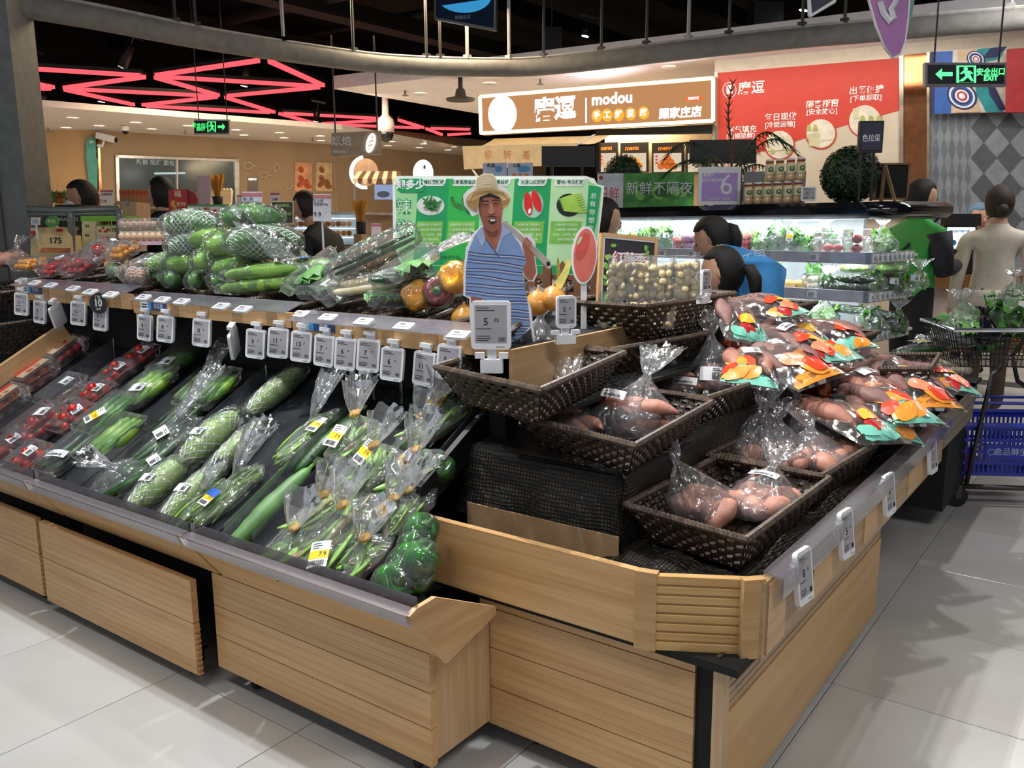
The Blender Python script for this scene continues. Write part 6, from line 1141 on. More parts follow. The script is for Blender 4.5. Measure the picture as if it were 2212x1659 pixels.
for i in range(5):
    for j in range(7):
        x, y = 2022+i*17, 268+j*54; MB().prism(q([(x, y-27), (x+7, y), (x, y+27), (x-7, y)]), -.004, 0).build('lattice_diamond', dk[1], cu_)
for i in range(5):
    for j in range(5):
        x, y = 2125+i*56, 275+j*66; MB().prism(q([(x, y-33), (x+28, y), (x, y+33), (x-28, y)]), -.004, 0).build('lattice_diamond', dk[0], cu_)
# black blank signs on posts, posters
BSW = Wall(at(1228, 340, 6.6), VH-.1)
for W_, x0, y0, x1, y1, posts, lab in ((BSW, 1170, 316, 1285, 359, (1192, 1257), 'blank black sign board on two posts in front of the awning'), (Wall(at(1560, 330, 7.2), VH-.1), 1490, 302, 1634, 353, (1525, 1600), 'blank black sign board behind the palm plant')):
    M_, q = face(W_, 0, ((x0+x1)/2, y1)); t = thing('black_sign', lab, 'sign', M_); MB().prism(q([(x0, y0), (x1, y0-1), (x1, y1), (x0, y1)]), 0, .05).build('board', mat('board_black', '141416', .35), t)
    for x in posts: MB().prism(q([(x-3, y1), (x+3, y1), (x+3, y1+150), (x-3, y1+150)]), .0, .03).build('post', BLK, t)
PBW = Wall(at(1096, 366, 6.4), VH)
for x0, x1, lab in ((1043, 1095, 'pale blue poster with a small figure, above the pepper sign'), (1097, 1151, 'pale poster with a blue animal shape and food pictures, above the pepper sign')):
    M_, q = face(PBW, 0, ((x0+x1)/2, 383)); t = thing('paper_poster', lab, 'poster', M_); MB().prism(q([(x0, 353), (x1, 351), (x1, 430), (x0, 430)]), 0, .006).build('sheet', mat('poster_pale', 'c3cde0', .6), t); MB().prism(q(ellp((x0+x1)/2+8, 365, 8 if x0 < 1096 else 14, 7)), -.003, 0).build('printed_shape', mat('poster_blue', '5f9fd6', .6), t)
    if x0 > 1096:
        for k in range(3): MB().prism(q(ellp(x0+14+k*13, 378, 5, 3.5, 0, 10)), -.003, 0).build('printed_food', mat('fried_orange', '888888', .5), t)
    txt('新品' if x0 < 1096 else '公告', q, PBW, 0, (x0+x1)/2-8, 358, 7, INK, t, -.004)
# ================================================================== FRIDGE
FRW = Wall(at(1880, 575, 4.9), VH-math.radians(49.4)); fo = FRW.uv(1880, 575)[0]
fr = thing('open_fridge', 'long open multideck fridge with a glossy black canopy and lit shelves', 'fridge', FRW.M(fo, 0)); FL = 3.3
GLB = mat('gloss_black', '121419', .12, coat=.6); FRWH = mat('fridge_white', 'e6eaee', .4, var=.03); LIPM = mat('shelf_lip', 'c9ccd8', .3, .2)
cp = [(.0, 1.475), (-.05, 1.48), (-.085, 1.505), (-.09, 1.54), (-.04, 1.572), (.55, 1.575), (.55, 1.52), (.02, 1.515)]
for k in range(4): MB().prism(cp, -FL*(k+1)/4+.003, -FL*k/4, 0, None, 'yz').build('canopy', GLB, fr, False)
cc = MB(); A_ = np.linspace(-PI/2, 0, 9); cc.grid([[(k_*math.cos(a_)*.9, .10+k_*math.sin(a_), z_) for a_ in A_]+[(k_*.9, .62, z_)] for k_, z_ in ((.02, 1.475), (.15, 1.48), (.185, 1.505), (.19, 1.54), (.14, 1.572), (.02, 1.575))]); cc.build('corner_canopy', GLB, fr, True)
MB().b2((-FL, .62, .3), (-.38, .66, 1.52)).build('back_panel', FRWH, fr)
ENDX, ENDY = -.02, .58
for zt, nm in ((1.255, 'shelf'), (1.035, 'shelf'), (.80, 'shelf')):
    s_ = MB().prism([(-FL, .03), (.0, .03), (ENDX, ENDY), (ENDX, .62), (-FL, .62)], zt, zt+.015, 0, None, 'xy').build('shelf', FRWH, fr)
    MB().b2((-FL, .0, zt-.03), (0, .03, zt+.035)).build('front_lip', LIPM, s_)
    L = math.hypot(ENDX, ENDY); T_ = Matrix.Translation((0, 0, 0)) @ Matrix.Rotation(math.atan2(ENDY, ENDX), 4, 'Z'); MB().b2((0, .0, zt-.03), (L, .03, zt+.035), 0, T_).build('end_lip', RAILM, s_)
    for k in range(9): MB().b2((.02+k*L/9.3, -.008, zt-.022), (.02+k*L/9.3+.035, 0, zt+.025), 0, T_).b2((.026+k*L/9.3, -.010, zt-.012), (.02+k*L/9.3+.026, -.008, zt+.012), 1, T_).build('end_tag', [WHT, SCR], s_)
    for x in (-.35, -1.0, -1.25, -1.5, -1.75, -2.05, -2.5): MB().b2((x-.03, -.008, zt-.02), (x+.03, 0, zt+.022)).b2((x-.022, -.010, zt-.012), (x+.014, -.008, zt+.016), 1).build('shelf_tag', [WHT, SCR], s_)
MB().b2((-FL, .05, .1), (.0, .62, .55)).b2((-FL, .10, .55), (.0, .14, .6)).build('base', mat('fridge_base', '3a3d42', .5), fr)
LT = emis('fridge_tube', 'f2fbff', 9)
for x0, x1 in ((-.62, -.30), (-1.62, -.72), (-2.6, -1.78), (-3.2, -2.75)): MB().tube([(x0, .10, 1.485), (x1, .10, 1.485)], .016, 8).build('light_tube', LT, fr)
MB().b2((-FL, .05, 1.497), (0, .5, 1.512)).build('canopy_liner', FRWH, fr)
fM = FRW.M(fo, 0); lo_ = fM @ Vector((-1.3, .25, 1.47)); tg_ = fM @ Vector((-1.3, .35, .9)); l_ = area('fridge_light', lo_, tg_, 9, .3, 2.6, (.92, 1, .98)); l_.rotation_euler = (0, 0, FRW.h); l_.data.size, l_.data.size_y = 2.6, .3
for zt in (1.235, 1.015):
    lo_ = fM @ Vector((-1.4, .12, zt)); l_ = area('shelf_light', lo_, tg_, 5, .3, 2.6, (.92, 1, .98)); l_.rotation_euler = (.35, 0, FRW.h); l_.data.size, l_.data.size_y = 2.6, .06; MB().b2((-FL+.1, .1, zt+.004), (-.05, .14, zt+.014)).build('shelf_tube', emis('shelf_tube_glow', 'f2fbff', 4), fr)
def FM(px, py, z, off=.2):
    """place on a fridge shelf: u from the photograph at the given set-back"""
    u, _ = FRW.uv(px, py, off); return FRW.M(u, z, off)
gFr = 'packed vegetables in the open fridge'
LV = LEAVES; r = random.Random(9)
def leafbag(lab, px, z, w_=.11, h_=.19, k=24, ms=None, off=.2, stick=None, py=520):
    t = thing('leafy_bag', lab, 'bagged vegetable', FM(px, py, z, off), gFr); bag_mesh(w_, .05, h_, .05, .05, int(px)).build('film_bag', BAG, t, True)
    for i in range(k): put(ms or LV, t, TR(r.uniform(-w_, w_)*.6, r.uniform(-.03, .03), r.uniform(.02, h_*.7), r.uniform(0, 6), PI/2+r.uniform(-.6, .6), r.uniform(-.5, .5)) @ Matrix.Scale(1.0, 4), i)
    if stick: sticker(t, stick, 0, -.055, h_*.55, 0, PI/2, 0, .9)
z1, z2, z3 = 1.272, 1.052, .817
for px, lab, kw in ((1335, 'bag of curly greens at the dim end of the top fridge shelf', {}), (1378, 'bag of mixed sprouts with a yellow card on the top fridge shelf', dict(stick='yellow')), (1412, 'tall clear bag of leaf salad on the top fridge shelf', dict(ms=LEAVESL)), (1448, 'upright pack of okra with a white lid on the top fridge shelf', dict(stick='white')), (1652, 'bag of pale greens beside the blue sweater', dict(ms=LEAVESL, h_=.15)), (1680, 'big knotted clear bag of greens on the top fridge shelf', dict(w_=.12, h_=.20)), (1715, 'bag of bok choy with a yellow label on the top fridge shelf', dict(h_=.19, stick='yellow')), (1745, 'bag of thin green stalks next to the big tomatoes', dict(h_=.10))): leafbag(lab, px, z1, **kw)
def fbox(lab, px, z, kind, off=.15, n=None, py=520, s_=1, w_=.14, hh=.10, name='fruit_box', cat='fruit box'):
    t = thing(name, lab, cat, FM(px, py, z, off), gFr); link('plastic_box', shell_box(w_, .14, hh), t); ms, rr_ = {'tom': (T_big, .032), 'egg': (EGGP, .03), 'mush': (MUSH, .026), 'rad': (RADI, .02), 'white': (MUSHW, .022)}[kind]
    nx = int(w_*.9/(2*rr_)); ny = max(1, int(.12/(2*rr_))); nz = max(1, int(hh*.95/(2*rr_)))
    for a_ in range(nx):
        for b_ in range(ny):
            for c_ in range(nz): put(ms, t, TR((a_-(nx-1)/2)*2*rr_, (b_-(ny-1)/2)*2*rr_, rr_+c_*1.8*rr_+.003, r.uniform(0, 6)), a_)
EGGP = variants('vegetable', lambda i: ball(.03, .9), 1, mat('pink_onion', 'c18cb4', .4)); MUSH = variants('mushroom', lambda i: ball(.027, .7), 1, mat('mushroom_brown', 'a98462', .6)); RADI = variants('radish', lambda i: ball(.02), 1, mat('radish_red', 'b2232e', .3)); MUSHW = variants('mushroom', lambda i: ball(.022, .9), 1, mat('mushroom_white', 'ded3bd', .6))
fbox('box of red radishes on the top fridge shelf', 1480, z1, 'rad'); fbox('clear box of purple and white onions by the dark-haired woman', 1500, z1, 'egg', hh=.13); fbox('white-lidded box of mixed vegetables right of the bent head'.replace('right of', 'behind'), 1598, z1, 'rad', hh=.14)
fbox('big clear box of large tomatoes on the top fridge shelf', 1800, z1, 'tom', .14, hh=.13, w_=.2); fbox('clear box of red apples at the corner of the top fridge shelf', 1852, z1, 'tom', .12, hh=.15, w_=.13); fbox('punnet of small tomatoes high at the fridge end', 1765, z1, 'rad', .3, hh=.16)
fbox('tray of brown mushrooms on the low fridge shelf', 1805, z3, 'mush', .12, hh=.06, w_=.16, cat='mushroom tray', name='mushroom_tray'); fbox('tray of brown mushrooms at the low shelf corner', 1855, z3, 'mush', .10, hh=.06, w_=.16, cat='mushroom tray', name='mushroom_tray'); fbox('clear bag of white mushrooms on the middle fridge shelf', 1755, z2, 'white', .15, hh=.10, w_=.09, cat='mushroom bag', name='mushroom_bag', py=620)
gourd('dark zucchini pair in film on the middle fridge shelf, upper one', FM(1845, 610, z2+.05, .1) @ Matrix.Rotation(1.4, 4, 'Z'), .27, .026, CUCD, False, grp=gFr, name='zucchini', stick='white', seed=201)
gourd('dark zucchini in film on the middle fridge shelf, lower one', FM(1835, 620, z2+.005, .06) @ Matrix.Rotation(1.5, 4, 'Z'), .29, .024, CUCD, False, grp=gFr, name='zucchini', seed=202)
for i, (px, lab) in enumerate(((1845, 'pale green gourd lying on top of the zucchini'), (1925, 'pale green gourd lying at the fridge end, middle shelf'))): gourd(lab, FM(px, 560, z2+.115, .16+.1*i) @ Matrix.Rotation(1.4, 4, 'Z'), .20, .026, CUCL, False, grp=gFr, name='light_gourd', seed=203+i)
leafbag('bag of mint leaves on the middle fridge shelf', 1790, z2, .05, .10, 10, LV, .1, None, 620); leafbag('bag of bright lettuce at the fridge end, middle shelf', 1940, z2, .06, .12, 10, LEAVESL, .35, 'white', 620); leafbag('flat pack with a white card sticking out of the fridge end', 1985, z2+.02, .05, .12, 4, LEAVESL, .40, 'white', 610)
for i, (px, lab) in enumerate(((1700, 'brown lotus root lying on the middle fridge shelf'), (1728, 'cut brown root beside the yellow flower stalk'))): gourd(lab, FM(px, 625, z2, .16) @ Matrix.Rotation(1.2, 4, 'Z'), .17, .028, mat('root_tan', 'bf9a5c', .6, scale=12, col2='9c7a44'), False, grp=gFr, name='lotus_root', seed=210+i, wrap=False)
gourd('dark cucumber tray standing at the back of the low fridge shelf', FM(1830, 690, z3+.09, .3) @ Matrix.Rotation(1.4, 4, 'Z'), .28, .024, CUCD, False, grp=gFr, name='zucchini', seed=220); gourd('dark cucumber above the mushroom trays at the low shelf end', FM(1900, 690, z3+.07, .3) @ Matrix.Rotation(1.4, 4, 'Z'), .22, .026, CUCD, False, grp=gFr, name='zucchini', seed=221)
leafbag('clear packs of tofu skin at the low fridge shelf', 1755, z3, .07, .10, 6, LEAVESL, .15, None, 690); leafbag('clear pack of herbs at the end of the low fridge shelf', 1940, z3, .06, .14, 10, LV, .35, 'white', 690)
for i, (px, z, kd, lab) in enumerate(((1560, z1, 0, 'bag of greens hidden by the dark hair on the top fridge shelf'), (1625, z1, 1, 'bag of leeks beside the knotted clear bag'), (1780, z1, 0, 'leafy pack wedged before the big tomatoes'), (1660, z2, 1, 'bag of corn and greens by the blue sleeve'), (1765, z2, 0, 'herb pack next to the white mushrooms'), (1880, z2, 1, 'pale stalk pack at the corner of the middle fridge shelf'), (1700, z3, 0, 'green pack at the dim end of the low fridge shelf'), (1780, z3, 1, 'lettuce pack behind the brown mushrooms'), (1880, z3, 0, 'herb pack at the corner of the low fridge shelf'), (1905, z1, 1, 'yellow-green pack at the end of the top fridge shelf'))): leafbag(lab, px, z, .10, .17, 22, (LEAVES, LEAVESL)[kd], .28, None, 520 if z == z1 else 610 if z == z2 else 700)
# ---- things standing on the fridge top
zt = 1.577
def TM(px, off=.2, py=440): u, _ = FRW.uv(px, py, off); return FRW.M(u, zt, off) @ Matrix.Rotation(VH-FRW.h, 4, 'Z')
def topscale(px, off=.2, py=440): return dep(FRW, px, py, off)/F_PX
k = topscale(1400, .2); t = thing('leaf_banner', 'long board with green spinach print and characters 新鲜不隔夜 on the fridge', 'banner', TM(1290, .1)); zb = 75*k
x1 = 58*k; x2 = 216*k
MB().b2((0, 0, 0), (x2, .02, zb)).build('board', mat('banner_blank', 'dfe3ea', .5), t); MB().b2((x1, -.003, 0), (x2, 0, zb)).build('leaf_print', mat('banner_leaf', '5fae4e', .5, scale=9, col2='2f7a34'), t)
for i in range(9): MB().prism([(lerp(x1+.08, x2-.08, i/8)+a_*.16*math.cos(i*1.3)-b_*.07*math.sin(i*1.3), zb*.45+(a_*.10*math.sin(i*1.3)+b_*.07)) for a_, b_ in ellp(0, 0, .5, .55, 0, 14)], -.004-.0004*i, -.003-.0004*i).build('leaf_print', mat('banner_leaf_%s' % 'abc'[i % 3], ('3f8f3c', '86c860', '2c7034')[i % 3], .5), t)
lettering('日鲜', 34*k, mat('thin_red', 'd0605a', .5), t, 26*k, 28*k, -.004, 0, sx=.7); lettering('新鲜不隔夜', 30*k, PAPER, t, 138*k, 40*k, -.010, .0, sx=1.0); MB().prism(circle(8*k, 66*k, 4.5*k, 14), -.004, 0).build('red_dot', RED, t)
k = topscale(1553, .1); t = thing('date_card', 'white-framed lilac card reading SATURDAY 6 on the fridge top', 'card', TM(1553, .06)); w_, h_ = 45*k, 79*k
MB().b2((-w_, 0, 0), (w_, .02, h_)).build('frame', WHT, t); MB().b2((-w_*.84, -.003, h_*.1), (w_*.84, 0, h_*.84)).build('lilac_panel', mat('lilac', 'b89bdc', .5, var=.02), t)
lettering('6', 62*k, PAPER, t, 14*k, 40*k, -.005, .0); lettering('SATURDAY', 9*k, PAPER, t, -17*k, 51*k, -.005, .02); lettering('星期六', 8.5*k, PAPER, t, -23*k, 62*k, -.005, .02); lettering('今日鲜蔬 不卖隔夜菜', 5*k, PAPER, t, 0, 12*k, -.005, .01)
t = thing('grey_board', 'plain grey board standing behind the seasoning jars', 'board', TM(1672, .42)); k = topscale(1672, .42); MB().b2((-66*k, 0, 0), (66*k, .02, 70*k)).build('panel', GREY, t)
JG = mat('jar_amber', 'd9b98a', .15, coat=.5); JC = mat('jar_cap', 'f0e8dc', .4); JL = mat('jar_label_green', '2f6b3c', .5); JW = mat('jar_label_cream', 'eadfb4', .5)
jp = None
for i, (px, row) in enumerate([(x, 0) for x in (1615, 1636, 1656, 1678, 1700, 1722)]+[(x, 1) for x in (1659, 1681, 1704, 1726)]):
    off = .10; k = topscale(px, off); M_ = TM(px, off) @ Matrix.Translation((0, 0, row*.135)); lab = 'cream-labelled glass jar, number %s in the %s row on the fridge' % ('one two three four five six'.split()[i if row == 0 else i-6], ('lower', 'upper')[row])
    if jp is None:
        jp = thing('seasoning_jar', lab, 'jar', M_, 'seasoning jars on the fridge'); MB().lathe([(.024, 0), (.029, .004), (.029, .03), (.025, .038), (.028, .045), (.028, .10), (.023, .112)], 16).build('jar_body', JG, jp, True); MB().lathe([(.0285, .045), (.0287, .046), (.0287, .10), (.0285, .101)], 16).build('label_wrap', JW, jp, True)
        MB().lathe([(.024, .110), (.024, .133), (.0, .134)], 16).build('cap', mat('cap_red', 'a34a3a', .4), jp, True); MB().prism(circle(0, .072, .016, 16), -.0305, -.0285).build('green_emblem', JL, jp); lettering('金', .018, JW, jp, 0, .072, -.031, .02); MB().lathe([(.0245, .122), (.0246, .134)], 16).build('cap_band', JC, jp, True)
    else: copy_tree(jp, M_, lab, 'seasoning jars on the fridge')
t = price_tag('white price tag reading 39.9 leaning beside the seasoning jars', TM(1746, .04) @ Matrix.Translation((0, 0, .05)), '39', .09, .085, None, 'none', small='.9')
def topiary(lab, px, off, r_, n, lift=0):
    t = thing('topiary_ball', lab, 'topiary', TM(px, off)); MB().ell((0, 0, r_*.95+lift), (r_*.93,)*3, 24, 16).build('core', mat('topiary_core', '14240f', .8), t, True); mb = MB(); rr = np.random.default_rng(int(px))
    for i in range(n):
        d = rr.normal(size=3); d /= np.linalg.norm(d); p = d*r_*rr.uniform(.93, 1.02)+np.array([0, 0, r_*.95+lift]); a_ = rr.normal(size=3); a_ -= d*(a_@d)*.7; a_ /= np.linalg.norm(a_); b_ = np.cross(d, a_); s_ = .013
        mb.add([p-a_*s_, p+b_*s_*.5+d*.004, p+a_*s_+d*.006, p-b_*s_*.5+d*.004], [(0, 1, 2, 3)])
    tag(mb.build('foliage', mat('topiary_leaf', '2f4a26', .5, scale=18, col2='1a3214'), t), kind='stuff'); return t
topiary('clipped green topiary ball on the fridge beside the framed chalkboard', 1833, .22, .165, 2600); topiary('small round bush behind the leaf banner before the menus', 1345, .5, .15, 900, .12)
k = topscale(1870, .05); t = thing('salad_sign', 'small dark sign reading 色拉菜 on two thin posts in front of the topiary', 'sign', TM(1872, .0)); z0, z1_ = 100*k, 165*k
MB().b2((-24*k, 0, z0), (26*k, .03, z1_)).build('board', mat('sign_navy', '23232f', .5), t); MB().b2((-20*k, -.004, z0+5*k), (21*k, 0, z1_-5*k)).build('inner_panel', mat('sign_navy_deep', '32324a', .5), t); lettering('色拉菜', 16*k, PAPER, t, 0, (z0+z1_)/2-.01, -.006, 0, sx=.8)
for x in (-16, 10): MB().b2(((x-2)*k, .005, 0), ((x+2)*k, .02, z0)).build('post', BLK, t)
k = topscale(1925, .5); t = thing('chalkboard_easel', 'framed black chalkboard on a folding wooden easel beside the topiary', 'chalkboard', TM(1922, .5)); MB().b2((-34*k, 0, 8*k), (34*k, .02, 78*k)).build('board', mat('chalk_black', '1a1b1a', .7), t)
for lo, hi in (((-37, 5), (-33, 81)), ((33, 5), (37, 81)), ((-37, 78), (37, 82)), ((-37, 5), (37, 9))): MB().b2((lo[0]*k, -.012, lo[1]*k), (hi[0]*k, .024, hi[1]*k)).build('frame_bar', mat('easel_wood', '9a7a52', .6), t)
for a_, b_ in ((-20, -34), (-20, -4)): MB().tube([(a_*k, -.03, 76*k), (b_*k, -.10, 0)], .012, 4).build('leg', mat('easel_wood', '888888', .6), t)
# palm
PALM = mat('palm_leaf', '3e5a35', .5, scale=20, col2='28401f'); t = thing('potted_palm', 'feathery palm plant with one tall brown frond behind the date card', 'plant', TM(1572, .55)); k = topscale(1572, .55)
MB().lathe([(.10, 0), (.13, .16), (.12, .17)], 14).build('pot', mat('pot_dark', '2b2b2b', .6), t, True); rr = random.Random(4)
for i in range(9):
    a_ = i*.75+.3; L = rr.uniform(.38, .5); up_ = rr.uniform(.25, .6); mb = MB(); n = 16; spine = []
    for j in range(n): s_ = j/(n-1); spine.append(np.array([math.cos(a_)*L*s_, math.sin(a_)*L*s_, .16+up_*.75*math.sin(s_*1.9)-.18*s_*s_]))
    mb.tube(spine, .005, 4)
    for j in range(2, n):
        for sd in (-1, 1):
            d = np.array([-math.sin(a_), math.cos(a_), -.35])*sd*.11*(1.1-.6*j/n); d[2] = -.05; p = spine[j]; tip = p+d+np.array([math.cos(a_), math.sin(a_), 0])*.06; w3 = np.array([math.cos(a_), math.sin(a_), 0])*.008; mb.add([p-w3, p+w3, tip], [(0, 1, 2)])
    mb.build('frond', PALM, t)
mb = MB(); sp = [np.array([.02*math.sin(j*.5), 0, .16+j*.052]) for j in range(14)]; mb.tube(sp, [.012-.0006*j for j in range(14)], 5)
for j in range(3, 14):
    for sd in (-1, 1): p = sp[j]; mb.add([p-(0, 0, .01), p+(0, 0, .01), p+(sd*.035, 0, .05)], [(0, 1, 2)])
mb.build('dry_frond', mat('palm_brown', '5e4528', .6), t)
# ================================================================== HANGING SIGNS
def exit_sign(W_, x0, y0, x1, y1, lab, arrow, glow, mirror=False):
    M_, q = face(W_, 0, ((x0+x1)/2, y1)); t = thing('exit_sign', lab, 'exit sign', M_); w_ = x1-x0; h_ = y1-y0; G_ = emis('exit_green_%d' % int(glow*10), '4df07c', glow); D_ = mat('exit_black', '0c0f0c', .3)
    MB().prism(q([(x0, y0), (x1, y0), (x1, y1), (x0, y1)]), 0, .05).build('housing', mat('exit_frame', '8c8a93', .4), t); MB().prism(q([(x0+.03*w_, y0+.1*h_), (x1-.03*w_, y0+.1*h_), (x1-.03*w_, y1-.1*h_), (x0+.03*w_, y1-.1*h_)]), -.004, 0).build('black_face', D_, t)
    X = lambda f: x0+f*w_; Y = lambda f: y0+f*h_
    def P(pts, nm='green_shape', m=G_, y=-.007): MB().prism(q([(X(a_), Y(b_)) for a_, b_ in pts]), y, y+.003).build(nm, m, t)
    P([(.38, .14), (.62, .14), (.62, .86), (.38, .86)], 'door_shape'); P([(.41, .2), (.59, .2), (.59, .86), (.41, .86)], 'door_opening', D_, -.009)
    P([(.49+.025*math.cos(b_), .28+.08*math.sin(b_)) for b_ in np.linspace(0, 6.28, 13)[:-1]], 'running_figure', y=-.012); P([(.46, .36), (.54, .36), (.55, .56), (.49, .60)], 'running_figure', y=-.012); P([(.54, .36), (.58, .46), (.57, .50), (.52, .42)], 'running_figure', y=-.012); P([(.46, .36), (.42, .48), (.44, .50), (.48, .42)], 'running_figure', y=-.012); P([(.50, .58), (.55, .56), (.585, .78), (.56, .80)], 'running_figure', y=-.012); P([(.49, .58), (.53, .60), (.46, .80), (.41, .80), (.42, .76)], 'running_figure', y=-.012)
    a_ = (lambda x: x) if arrow == 'l' else (lambda x: 1-x)
    P([(a_(.12), .5), (a_(.20), .26), (a_(.20), .41), (a_(.33), .41), (a_(.33), .58), (a_(.20), .58), (a_(.20), .74)], 'arrow')
    c_ = .80 if arrow == 'l' else .20; txt('安全出口', q, W_, 0, X(c_), Y(.42), h_*.26, G_, t, -.008, .02, .9); txt('EXIT', q, W_, 0, X(c_), Y(.68), h_*.22, G_, t, -.008, .04)
    for f in (.12, .92): (a2, b2), = q([(X(f), y0)]); MB().tube([(a2, .02, b2), (a2, .02, b2+1.2)], .006, 5).build('hanging_rod', BLK, t)
exit_sign(Wall(at(2086, 160, 5.6), VH-.10), 1999, 135, 2174, 186, 'green lit exit sign with a running figure hanging over the checkout', 'l', 1.6)
exit_sign(Wall(at(458, 272, 9.0), VH+.1), 419, 258, 496, 290, 'small green exit sign hanging before the bakery soffit', 'r', .9)
WB = Wall(at(770, 312, 8.5), VH+.12); M_, q = face(WB, 0, (770, 338)); t = thing('bakery_sign', 'hanging tan sign reading 烘焙 Bakery with a bread emblem', 'sign', M_); MB().prism(q([(716, 287), (823, 282), (825, 333), (717, 339)]), 0, .04).build('panel', mat('bakery_tan_sign', 'b8a28a', .5), t)
txt('烘焙', q, WB, 0, 738, 306, 17, PAPER, t); txt('Bakery', q, WB, 0, 733, 327, 7.5, PAPER, t, -.003, .02); LB = emis('bread_line', 'f6f1ea', 1.4)
P = ellp(801, 309, 7, 19, .25, 18); Q = q(P); MB().tube([(a_, -.008, b_) for a_, b_ in Q], .012, 5, 0, True).build('bread_emblem', LB, t)
for dy in (-8, 0, 8): Q = q([(797, 312+dy), (805, 307+dy)]); MB().tube([(Q[0][0], -.008, Q[0][1]), (Q[1][0], -.008, Q[1][1])], .008, 4).build('bread_emblem', LB, t)
for x in (724, 815): (a_, b_), = q([(x, 286)]); MB().tube([(a_, .02, b_), (a_, .02, b_+.9)], .008, 5).build('hanging_rod', BLK, t)
WH_ = Wall(at(1920, 60, 4.6), VH-.2); M_, q = face(WH_, 0, (1930, 124)); t = thing('hanging_board', 'pointed purple hanging board with a white script figure under the ceiling', 'hanging sign', M_)
o_ = [(1868, -60), (1876, 0), (1892, 55), (1912, 104), (1930, 126), (1946, 118), (1957, 90), (1963, 45), (1972, -60)]; MB().prism(q(o_), 0, .03).build('board', mat('board_white', '888888', .5), t); c_ = np.mean(o_, 0)
MB().prism(q([(lerp(a_, c_[0], .09), lerp(b_, c_[1], .04)) for a_, b_ in o_]), -.003, 0).build('purple_face', mat('board_purple', '8f5aa8', .45, scale=3, col2='c07ab0'), t); Q = q([(1900, 5), (1908, 30), (1922, 48), (1930, 40), (1924, 20), (1934, 5), (1928, -20)]); MB().tube([(a_, -.006, b_) for a_, b_ in Q], .016, 5).build('white_script', PAPER, t)
MB().prism(q([(1964, -60), (1990, -60), (1975, 30), (1962, 62)]), .05, .08).build('teal_wing', mat('board_teal', '6fb5b0', .5), t)
M_, q = face(WH_, .2, (1770, 30)); t = thing('hanging_board', 'dark purple hanging board with a white edge, only its lower corner visible', 'hanging sign', M_); MB().prism(q([(1742, -60), (1818, -60), (1806, 4), (1752, 36), (1746, 33)]), 0, .03).build('board', mat('board_white', '888888', .5), t); MB().prism(q([(1748, -60), (1812, -60), (1800, 0), (1754, 29)]), -.003, 0).build('dark_face', mat('board_dark_purple', '2c2140', .5), t)
WT = Wall(at(1000, 40, 5.6), VH-.25); M_, q = face(WT, 0, (1000, 60)); t = thing('ceiling_screen', 'dark screen with a blue globe picture hanging above the ring beam', 'screen', M_); MB().prism(q([(937, -90), (1072, -70), (1070, 66), (938, 41)]), 0, .05).build('panel', mat('screen_black', '0c0e12', .3), t); MB().prism(q([(941, -86), (1068, -66), (1066, 60), (942, 37)]), -.003, 0).build('display', emis('screen_dark', '0b1420', .6), t); MB().prism(q([(955+108*u, -10+38*math.sqrt(max(0, 1-(u-.45)**2*3.2))) for u in np.linspace(0, 1, 14)]), -.006, -.003).build('globe_picture', emis('screen_blue', '2f7fae', .8), t)
txt('鲜美生活', q, WT, 0, 1000, 38, 7, mat('screen_text', '5a6a78', .5), t, -.006)
# ================================================================== BAKERY SIDE AND FRUIT CORNER
def FW(px, py, d, h=None): return Wall(at(px, py, d), VH if h is None else VH+h)
def card(x0, y0, x1, y1, d, lab, name='price_card', cat='price card', base='dfe0ea', band=None, lines=(), h=0, grp=None, stick=60, frame=None):
    W_ = FW((x0+x1)/2, y1, d, h); M_, q = face(W_, 0, ((x0+x1)/2, y1)); t = thing(name, lab, cat, M_, grp); fh = y1-y0
    MB().prism(q([(x0, y0), (x1, y0), (x1, y1), (x0, y1)]), 0, .008).build('board', mat('card_'+base, base, .55, var=.03), t)
    if band: MB().prism(q([(x0, y0+fh*.04), (x1, y0+fh*.04), (x1, y0+fh*.16), (x0, y0+fh*.16)]), -.002, 0).build('header_band', mat('band_'+band, band, .55), t)
    if frame:
        for P in ([(x0-3, y0-3), (x1+3, y0-3), (x1+3, y0), (x0-3, y0)], [(x0-3, y1), (x1+3, y1), (x1+3, y1+3), (x0-3, y1+3)], [(x0-3, y0), (x0, y0), (x0, y1), (x0-3, y1)], [(x1, y0), (x1+3, y0), (x1+3, y1), (x1, y1)]): MB().prism(q(P), -.004, .012).build('frame_bar', mat('frame_'+frame, frame, .6), t)
    for s_, fx, fy, hp, c in lines: txt(s_, q, W_, 0, lerp(x0, x1, fx), lerp(y0, y1, fy), hp, mat('ink_'+c, c, .5), t, -.004, .01)
    if stick: (a_, b_), = q([((x0+x1)/2, y1)]); MB().tube([(a_, .01, b_), (a_, .01, b_-stick*d/F_PX)], .006, 5).build('stem', WHT, t)
    return t, q, W_
